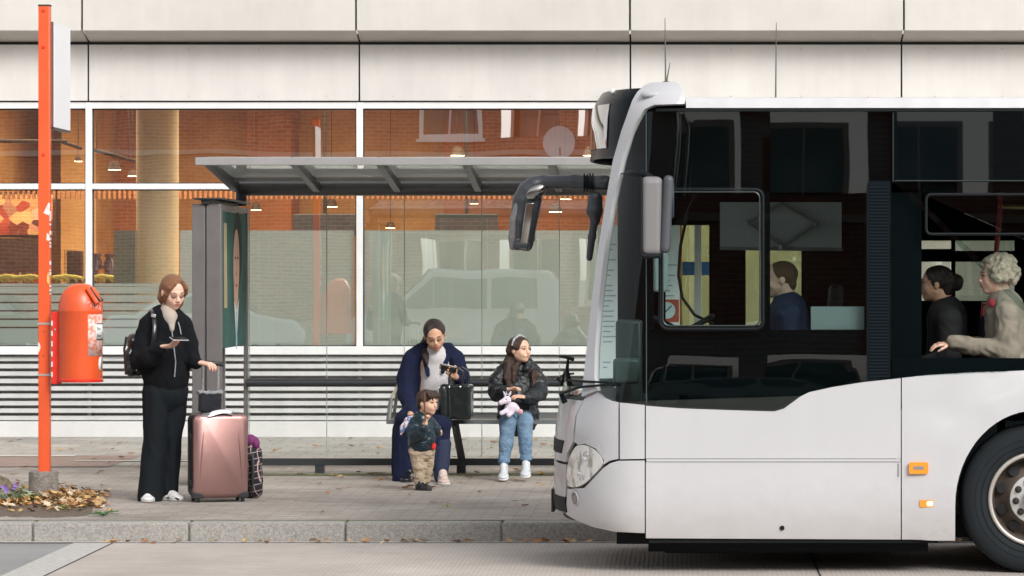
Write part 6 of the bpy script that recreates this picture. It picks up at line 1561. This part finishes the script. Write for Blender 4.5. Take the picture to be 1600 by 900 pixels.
MB().obx(Q(706,574,-.432) + Mp @ Vector((0,0,-.0056)), (.13,.066,.003), Mp).build('phone_back', mat('phone_dark', (.06,.05,.05), .3), phn)
# handbag standing on the bench beside her
hb = thing('handbag', 'large black leather handbag standing beside the seated woman', 'handbag', Q(713,655,-.12))
zb_ = zS + .012
Qh = lambda px, py, dy=0: P(px, py, 31.06) + Vector((0,dy,0))
s_ = SDF(.006, .010); hz = (Z(600,31.1)-zb_)/2
M_ = Matrix.Rotation(R(-6),3,'Z')
s_.b(Vector((X(717,31.1), 31.12, zb_+hz)), (.115,.09,hz), M_, rd=.022); s_.fc(Qh(694,607,.0), Qh(694,650,.0), .045, .05, (0,1,0), 1.6)
hbb = sculpt('bag_body', s_, mat('handbag_leather', (.005,.010,.010), .30, coat=.6, bump=.15, bscale=25), hb, it=2, wr=(.005, (7,7,7), 8))
for xs0_, dy in ((0, -.07), (6, .06)):
    MB().tube([Qh(703+xs0_,606,dy), Qh(702+xs0_,590,dy), Qh(707+xs0_,577,dy), Qh(716+xs0_,574,dy), Qh(724+xs0_,580,dy), Qh(725+xs0_,592,dy), Qh(721+xs0_,606,dy)], .008, 8).build('handle', m_lea, hb, smooth=60)
    for q in (703, 720): MB().ball(Qh(q+xs0_*.9, 604, dy-.01), .009, 8).build('stud', m_chrome, hb)
MB().tube([Qh(699,602,-.085), Qh(699,652,-.105)], .003, 5).build('seam', m_lea, hb)
tp_ = MB().obx(Qh(690,604,-.03), (.07,.03,.012), Matrix.Rotation(R(-20),3,'Y')).build('paper_corner', mat('paper_cream', (.62,.52,.38), .8), hb, bevel=.003)

# ---------------------------------------------------------------- 3. toddler
D3 = 29.75
def Q(px, py, dy=0): p = P(px, py, D3); p.y += dy; return p
pt = thing('person', 'toddler in a teal padded jacket standing in front of the seated woman', 'person', (X(661,D3), D3, PAVE))
hd = Head(Q(668,629,-.02), (.80,-.60,-.02), .205, roll=.03, child=1)
hs_ = SDF(.003, .018); hd.base(hs_); hs_.c(hd.w(0,-.12,-.25), Q(661,654,.0), .038, .045)
hn = SDF(.0025, .004)
wR = Q(667,660,-.16); hand(hn, wR, (.05,-.10,1), (.75,-.2,0), .11, curls=[1.5,1.5,1.5,1.5], spread=.0, thumb_curl=.6, side=1)
wL = Q(683,668,.06); hand(hn, wL, (.5,.3,-.6), (0,.3,-.8), .10, curl=.8)
ts = SDF(.008, .02); ts.fc(Q(660,660,.0), Q(658,692,.0), .075, .085, (0,1,0), .8); ts.chain([Q(650,665,-.03), Q(652,682,-.10), wR], [.035,.032,.022]); ts.chain([Q(674,664,.03), Q(680,676,.06), wL], [.03,.03,.02])
ts.chain([Q(652,695,.0), Q(654,725,.0), Q(655,755,.0)], [.038,.03,.025]); ts.chain([Q(667,697,.03), Q(667,725,.05), Q(664,752,.07)], [.036,.03,.025])
body = sculpt('body', [hs_, hn, ts], m_skin3, pt, it=1)
hd.features(body, open_=True, look=.3)
hh = SDF(.0035, .012); hh.e(hd.w(0,-.05,.16), hd.rr(.385,.44,.37), hd.M); hh.e(hd.w(0,.44,-.16), hd.rr(.34,.30,.40), hd.M).sub(.008)
for q in (-1,1): hh.e(hd.w(q*.40,.04,-.16), hd.rr(.10,.20,.17), hd.M).sub(.006)
for k in range(9): hh.chain([hd.w(-.24+.06*k,.22,.42), hd.w(-.26+.065*k,.36,.28), hd.w(-.26+.065*k+.02*(k%2),.395,.16+.03*(k%3))], [.016,.013,.005], k=.006)
hh.e(hd.w(0,-.3,-.14), hd.rr(.26,.14,.18), hd.M)
sculpt('hair', hh, m_hair_db, body, it=1, wr=(.005, (45,45,12), 2))
m_teal = mat('teal_nylon', (.006,.024,.036), .38, var=.15, vscale=9, coat=.15)
jk = SDF(.005, .016)
for k, py in enumerate((662, 670, 678, 686)): jk.fc(Q(660-.3*k,py-3,.0), Q(659-.3*k,py+3,.0), .092+.006*k, .092+.006*k, (0,1,0), .84, k=.007)
jk.fc(Q(659,688,.0), Q(658,693,.0), .112, .104, (0,1,0), .84, k=.008)
jk.chain([Q(647,662,-.01), Q(645,672,-.05), Q(650,680,-.09)], [.055,.058,.055], k=.010); jk.chain([Q(650,680,-.09), Q(658,675,-.13), Q(664,668,-.155)], [.055,.050,.040], k=.008)
jk.chain([Q(673,662,.02), Q(679,670,.04), Q(681,676,.05)], [.048,.046,.035], k=.008); jk.c(Q(652,655,.02), Q(670,657,.0), .035, .035)
jkt = sculpt('jacket', jk, m_teal, body, it=1, wr=(.007, (16,16,22), 4))
hd_ = SDF(.004, .012); hd_.chain([Q(657,655,.07), Q(643,658,.06), Q(633,668,.02), Q(628,679,-.03)], [.040,.050,.040,.018]); sculpt('hood', hd_, m_teal, jkt, it=1, wr=(.005,(14,14,14),6))
hl_ = SDF(.004, .010); hl_.chain([Q(646,651,.02), Q(638,657,-.01), Q(631,668,-.045), Q(628,677,-.06)], [.016,.030,.028,.012])
ml2 = bpy.data.materials.new('patterned_lining'); ml2.use_nodes = True; n = ml2.node_tree; b = n.nodes['Principled BSDF']; b.inputs['Roughness'].default_value = .8
tc = n.nodes.new('ShaderNodeTexCoord'); vo = n.nodes.new('ShaderNodeTexVoronoi'); vo.inputs['Scale'].default_value = 55; n.links.new(tc.outputs['Object'], vo.inputs['Vector']); sp = n.nodes.new('ShaderNodeSeparateColor'); n.links.new(vo.outputs['Color'], sp.inputs[0])
r = n.nodes.new('ShaderNodeValToRGB'); r.color_ramp.interpolation = 'CONSTANT'; cr = r.color_ramp
for p_, c_ in ((.25,(.10,.16,.35)),(.5,(.55,.55,.62)),(.75,(.45,.16,.12))): el = cr.elements.new(p_); el.color = (*c_,1)
cr.elements[0].color = (.7,.7,.72,1); cr.elements[-1].color = (.05,.07,.15,1)
n.links.new(sp.outputs[0], r.inputs[0]); n.links.new(r.outputs[0], b.inputs['Base Color'])
sculpt('hood_lining', hl_, ml2, jkt, it=1)
m_bei = mat('cargo_beige', (.46,.36,.26), .9, var=.1, vscale=10)
pn = SDF(.005, .012); pn.fc(Q(658,692,.01), Q(658,704,.01), .092, .095, (0,1,0), .85)
pn.fc(Q(651,704,.0), Q(655,728,.0), .066, .058, (0,1,0), .95); pn.fc(Q(655,728,.0), Q(656,754,.0), .058, .046, (0,1,0), .95); pn.fc(Q(668,704,.03), Q(667,728,.06), .060, .050, (0,1,0), .95, k=.006); pn.fc(Q(667,728,.06), Q(664,750,.08), .050, .042, (0,1,0), .95, k=.006)
pn.b(Q(645,703,-.02), (.022,.04,.035), Matrix.Rotation(R(15),3,'Y'), rd=.012)
sculpt('cargo_trousers', pn, m_bei, body, it=1, wr=(.010, (14,14,26), 5))
MB().obx(Q(678,697,-.02), (.035,.04,.05), Matrix.Rotation(R(10),3,'Y')).build('red_pocket', mat('red_cloth', (.7,.03,.02), .7), body, bevel=.01)
for (tx, tdy), (hx_, hdy) in (((675,-.07),(650,.0)), ((672,.09),(652,.10))):
    a = Vector((X(tx,D3), D3+tdy, PAVE)); c = Vector((X(hx_,D3), D3+hdy, PAVE)); s1, s2 = shoe(a, c, .070, .068, vox=.004); so_ = sculpt('boot', s1, m_lea, body, it=1); sculpt('sole', s2, m_blk, so_, it=1)
tag(MB().tube([Q(667.5,657,-.20), Q(666,632,-.20), Q(666,612,-.19)], [.006,.007,.006], 8).build('stick', mat('stick_brown', (.16,.07,.03), .6, var=.2, vscale=40)), 'thin brown stick held upright by the toddler', 'stick')

# ---------------------------------------------------------------- 4. girl on the bench
D4 = 31.5
def Q(px, py, dy=0): p = P(px, py, D4); p.y += dy; return p
pg = thing('person', 'girl in a black winter jacket sitting on the bench with dangling feet', 'person', (X(810,D4), D4, PAVE))
hd = Head(Q(813,546,-.12), (.74,-.66,.05), .232, roll=.05, child=.6)
hs_ = SDF(.003, .018); hd.base(hs_); hs_.c(hd.w(0,-.12,-.25), Q(808,572,-.06), .042, .050)
hn = SDF(.0028, .005)
wR = Q(797,607,-.34); hand(hn, wR, (.80,-.25,.25), (.1,-.2,-1), .135, curls=[.6,.7,.8,.8], side=1, spread=.04)
wL = Q(822,618,-.36); hand(hn, wL, (-.85,-.30,.10), (-.1,.3,-.9), .135, curls=[.5,.6,.7,.8], side=-1, spread=.04)
ts = SDF(.009, .025); ts.fc(Q(810,582,-.04), Q(810,648,-.0), .10, .11, (0,1,0), .75); ts.chain([Q(787,585,-.04), Q(778,612,-.10), wR], [.04,.036,.022]); ts.chain([Q(832,585,-.04), Q(842,612,-.10), wL], [.04,.036,.022])
ts.chain([Q(802,655,-.02), Q(798,659,-.34), Q(791,722,-.40)], [.05,.038,.03]); ts.chain([Q(818,655,-.02), Q(823,659,-.34), Q(825,718,-.40)], [.05,.038,.03])
body = sculpt('body', [hs_, hn, ts], m_skin3, pg, it=1)
hd.features(body, open_=True, look=.4)
hh = SDF(.004, .018); hh.e(hd.w(0,-.06,.15), hd.rr(.385,.44,.37), hd.M); hh.e(hd.w(0,.42,-.10), hd.rr(.30,.31,.48), hd.M).sub(.010)
hh.chain([hd.w(-.30,-.12,.05), Q(798,568,-.10), Q(795,590,-.14), Q(800,612,-.19)], [.055,.05,.042,.018]); hh.chain([hd.w(-.15,-.35,.0), Q(795,570,-.02), Q(786,592,-.06)], [.06,.055,.03])
hh.chain([hd.w(-.36,.10,.0), Q(806,575,-.16), Q(804,594,-.19)], [.022,.028,.014])
hh.chain([hd.w(.22,-.25,.0), Q(825,572,-.02), Q(836,586,-.12), Q(835,607,-.16)], [.045,.04,.042,.020])
sculpt('hair', hh, m_hair_db, body, it=1, wr=(.006, (36,36,5), 2))
MB().tube([hd.w(.36,-.02,.18), hd.w(.27,.02,.42), hd.w(0,.03,.54), hd.w(-.27,.02,.42), hd.w(-.385,-.02,.16)], .010, 8, flat=1.4).build('headband', mat('headband_grey', (.42,.44,.47), .5), body, smooth=60)
m_pj = mat('puffer_black', (.010,.014,.017), .5, var=.1, vscale=8, coat=.08)
jk = SDF(.006, .02)
jk.fc(Q(810,580,-.03), Q(810,612,-.03), .145, .165, (0,1,0), .76); jk.fc(Q(810,612,-.03), Q(810,648,-.06), .168, .185, (0,1,0), .80)
jk.c(Q(795,574,-.04), Q(788,583,-.04), .07, .075); jk.c(Q(824,574,-.04), Q(832,583,-.04), .07, .075)
jk.chain([Q(786,584,-.04), Q(779,598,-.07), Q(778,612,-.12)], [.080,.086,.080], k=.015); jk.chain([Q(778,612,-.12), Q(786,613,-.24), Q(794,609,-.31)], [.078,.066,.050], k=.015)
jk.chain([Q(833,584,-.04), Q(841,598,-.07), Q(842,612,-.12)], [.080,.086,.080], k=.015); jk.chain([Q(842,612,-.12), Q(834,618,-.26), Q(826,619,-.33)], [.078,.066,.050], k=.015)
jk.chain([Q(822,558,-.05), Q(827,566,-.12), Q(824,576,-.17)], [.03,.034,.030], k=.01); jk.c(Q(800,566,.02), Q(824,564,.0), .04, .04)
jk.fc(Q(808,572,-.20), Q(808,612,-.25), .028, .030, (0,1,0), 2.4).sub(.012)
sculpt('jacket', jk, m_pj, body, it=1, wr=(.012, (12,12,16), 9))
tp = SDF(.005, .02); tp.fc(Q(808,574,-.06), Q(808,640,-.05), .075, .105, (0,1,0), .8)
sculpt('shirt', tp, mat('shirt_pale', (.58,.57,.62), .85, var=.15, vscale=60), body, it=1)
m_jean = mat('denim', (.10,.20,.34), .85, var=.35, vscale=5, var2=(.24,.36,.48), bump=.3, bscale=250)
jn = SDF(.005, .016)
jn.fc(Q(802,652,-.06), Q(797,655,-.36), .080, .074, (0,0,1), .9); jn.fc(Q(797,657,-.36), Q(794,690,-.39), .072, .060, (0,1,0), .95); jn.fc(Q(794,690,-.39), Q(791,716,-.40), .060, .048, (0,1,0), .95)
jn.fc(Q(818,652,-.06), Q(823,655,-.36), .080, .074, (0,0,1), .9, k=.008); jn.fc(Q(823,657,-.36), Q(824,690,-.39), .070, .058, (0,1,0), .95, k=.008); jn.fc(Q(824,690,-.39), Q(825,712,-.40), .058, .046, (0,1,0), .95, k=.008)
jeans = sculpt('jeans', jn, m_jean, body, it=1, wr=(.007, (14,14,20), 3))
m_cuff = mat('denim_cuff', (.14,.24,.36), .85, bump=.3, bscale=250); m_sock = mat('sock_white', (.74,.74,.74), .9); m_shg = mat('shoe_pale', (.60,.63,.65), .6, bump=.3, bscale=90)
for px_, py in ((791,718),(825,714)):
    MB().tube([Q(px_,py-6,-.40), Q(px_,py+1,-.40)], [.052,.052], 20).build('cuff', m_cuff, jeans, bevel=.006)
    sk = SDF(.004,.01); sk.c(Q(px_,py+6,-.40), Q(px_,py+12,-.40), .034, .036); sculpt('sock', sk, m_sock, body)
    a = Q(px_+(0 if px_ < 800 else 0), py+27, -.62); c = Q(px_, py+20, -.40)
    s1, s2 = shoe(a, c, .088, .085, vox=.004); so_ = sculpt('shoe', s1, m_shg, body, it=1); sculpt('sole', s2, m_shw, so_, it=1)
    d = (a-c).normalized(); u = Vector((1,0,0)).cross(d)
    lc = MB()
    for k in range(4): q = c + d*(.09+.022*k) + u*(.088-.011*k); lc.tube([q+Vector((-.02,0,0)), q+u*.004, q+Vector((.02,0,0))], .0035, 5)
    lc.build('lace', m_sock, so_)
tag(None, None) if False else None
# plush toy held in her lap
m_pl = mat('plush_white', (.66,.60,.68), 1, bump=.35, bscale=140)
py_ = thing('plush_unicorn', 'small pale lilac plush unicorn held in the girl\'s lap', 'toy', Q(800,640,-.46))
s_ = SDF(.004, .014); s_.e(Q(803,634,-.44), (.060,.05,.048)); s_.e(Q(796,622,-.47), (.038,.036,.036)); s_.c(Q(791,624,-.50), Q(787,626,-.51), .024, .022); s_.c(Q(796,638,-.47), Q(788,642,-.50), .022, .020); s_.c(Q(803,641,-.47), Q(799,645,-.50), .022, .020); s_.c(Q(811,636,-.44), Q(815,642,-.44), .024, .020)
s_.c(Q(793,614,-.47), Q(791,609,-.47), .012, .006, k=.006); s_.c(Q(800,614,-.46), Q(802,609,-.46), .012, .006, k=.006)
pb = sculpt('plush_body', s_, m_pl, py_, it=1, wr=(.003, (40,40,40), 1))
MB().ball(Q(795,621,-.506), .006, 8).build('eye', m_gloss, pb); MB().lathe([(0,.008),(.03,.001)], Q(796,614,-.48), (-.2,0,1), 10).build('horn', mat('horn_silver', (.6,.6,.65), .3, metal=.5), pb)
MB().ball(Q(817,640,-.46), [.022,.02,.022], 10).build('pink_paw', mat('plush_pink', (.65,.38,.42), 1), pb, smooth=180)

# ---------------------------------------------------------------- people in the bus
def rider(Dr, hx_, hy, H_, face, sh, top, label, skinm, hairm, sleeves=None, hair_fn=None, roll=0, child=0, jm=None, wr_=(.008,(8,8,8),3), arm=(-46,85)):
    global Q
    def Q(px, py, dy=0): p = P(px, py, Dr); p.y += dy; return p
    t = thing('person', label, 'person', Q(hx_, hy+140)); h_ = Head(Q(hx_, hy), face, H_, roll=roll)
    a = SDF(.005, .02); h_.base(a); a.c(h_.w(0,-.1,-.25), Q(sh[0], sh[1]-12), .06, .065); b_ = SDF(.012, .03); b_.fc(Q(sh[0], sh[1]+10), Q(sh[0]+4, sh[1]+100), .14, .15, (1,0,0), .75)
    b_.chain([Q(sh[0]+2, sh[1]+12, -.17), Q(sh[0]+0, sh[1]+70, -.18), Q(sh[0]+arm[0]-4, sh[1]+arm[1], -.10)], [.05,.045,.03])
    hn = SDF(.004, .006); hand(hn, Q(sh[0]+arm[0]-6, sh[1]+arm[1], -.10), (-1,0,-.1), (0,.2,-1), .17, curl=.5)
    b_.chain([Q(sh[0], sh[1]+105,-.08), Q(sh[0]-100, sh[1]+108,-.08), Q(sh[0]-100, sh[1]+190,-.08)], [.09,.07,.05]); b_.chain([Q(sh[0], sh[1]+105,.12), Q(sh[0]-100, sh[1]+108,.12), Q(sh[0]-100, sh[1]+190,.12)], [.09,.07,.05])
    body = sculpt('body', [a, b_, hn], skinm, t, it=1); h_.features(body, open_=True)
    hair_fn(h_, body)
    j = SDF(.009, .03); j.fc(Q(sh[0]+2, sh[1]+12), Q(sh[0]+6, sh[1]+104), .165, .185, (1,0,0), .82)
    for q in (-1, 1): j.c(Q(sh[0], sh[1], q*.04), Q(sh[0]+1, sh[1]+10, q*.17), .07, .08); j.chain([Q(sh[0]+1, sh[1]+12, q*.18), Q(sh[0]+2, sh[1]+70, q*.20), Q(sh[0]+arm[0], sh[1]+arm[1], q*.12)], [.08,.075,.055])
    j.c(Q(sh[0]-8, sh[1]-9), Q(sh[0]+8, sh[1]-4), .05, .055)
    jo = sculpt('jacket', j, jm, body, it=2, wr=wr_)
    l_ = SDF(.010, .03)
    for q in (-.08, .12): l_.chain([Q(sh[0], sh[1]+107,q), Q(sh[0]-100, sh[1]+110,q), Q(sh[0]-100, sh[1]+188,q)], [.10,.082,.06])
    sculpt('trousers', l_, m_tr, body, it=1); return t, h_, body, jo
def short_hair(m_):
    def f(h_, body): s = SDF(.005,.015); s.e(h_.w(0,-.07,.15), h_.rr(.355,.42,.36), h_.M); s.e(h_.w(0,.42,-.12), h_.rr(.4,.36,.46), h_.M).sub(.01); s.e(h_.w(0,-.30,-.12), h_.rr(.27,.14,.2), h_.M); sculpt('hair', s, m_, body, it=1)
    return f
def bun_hair(h_, body): s = SDF(.005,.015); s.e(h_.w(0,-.07,.15), h_.rr(.37,.44,.38), h_.M); s.e(h_.w(0,.42,-.12), h_.rr(.4,.34,.46), h_.M).sub(.01); s.e(h_.w(0,-.55,.05), h_.rr(.2,.2,.24), h_.M); s.e(h_.w(0,-.30,-.12), h_.rr(.27,.16,.25), h_.M); sculpt('hair', s, m_hair_dk, body, it=1, wr=(.006,(30,30,30),1))
def curly_hair(h_, body):
    s = SDF(.006,.014); s.e(h_.w(0,-.12,.14), h_.rr(.42,.47,.42), h_.M); rg = random.Random(8)
    for i in range(110):
        a, b_ = rg.uniform(0,6.28), rg.uniform(-.7,1.4); v = Vector((math.cos(a)*math.cos(b_), math.sin(a)*math.cos(b_), math.sin(b_)))
        if v.y > .55 and v.z < .35: continue
        s.e(h_.w(v.x*.43, -.12+v.y*.48, .13+v.z*.43), rg.uniform(.018,.030), k=.006)
    s.e(h_.w(0,.46,-.14), h_.rr(.4,.26,.40), h_.M).sub(.01); sculpt('hair', s, m_hair_wh, body, it=1, wr=(.010,(28,28,28),1))
rider(23.95, 1219, 437, .245, (-1,-.10,-.03), (1230,482), None, 'bus driver with short hair in a dark blue jacket seen from the side', m_skin, m_hair_br, hair_fn=short_hair(mat('hair_short', (.12,.065,.04), .8)), jm=mat('driver_blue', (.012,.025,.065), .8))
rider(24.15, 1463, 444, .24, (-1,.08,.02), (1478,488), None, 'dark silhouetted passenger with tied back hair on the bus', m_skin2, m_hair_dk, hair_fn=bun_hair, jm=mat('coat_black', (.012,.012,.014), .9))
t, h_, body, jo = rider(23.80, 1556, 432, .245, (-1,-.12,-.02), (1568,478), None, 'elderly woman with curly silver hair in a pale grey coat on the bus', m_skin, m_hair_wh, hair_fn=curly_hair, jm=mat('coat_pale', (.27,.24,.19), .9, var=.15, vscale=9, bump=.1, bscale=90), wr_=(.014,(9,9,9),3), arm=(-78,58))
s_ = SDF(.006,.012); s_.chain([Q(1553,466,-.05), Q(1548,473,-.09), Q(1556,482,-.12)], [.018,.024,.022]); s_.c(Q(1556,468,.04), Q(1562,474,-.14), .02, .022); sculpt('scarf', s_, mat('scarf_red', (.35,.03,.04), .9), body, wr=(.006,(20,20,20),2))
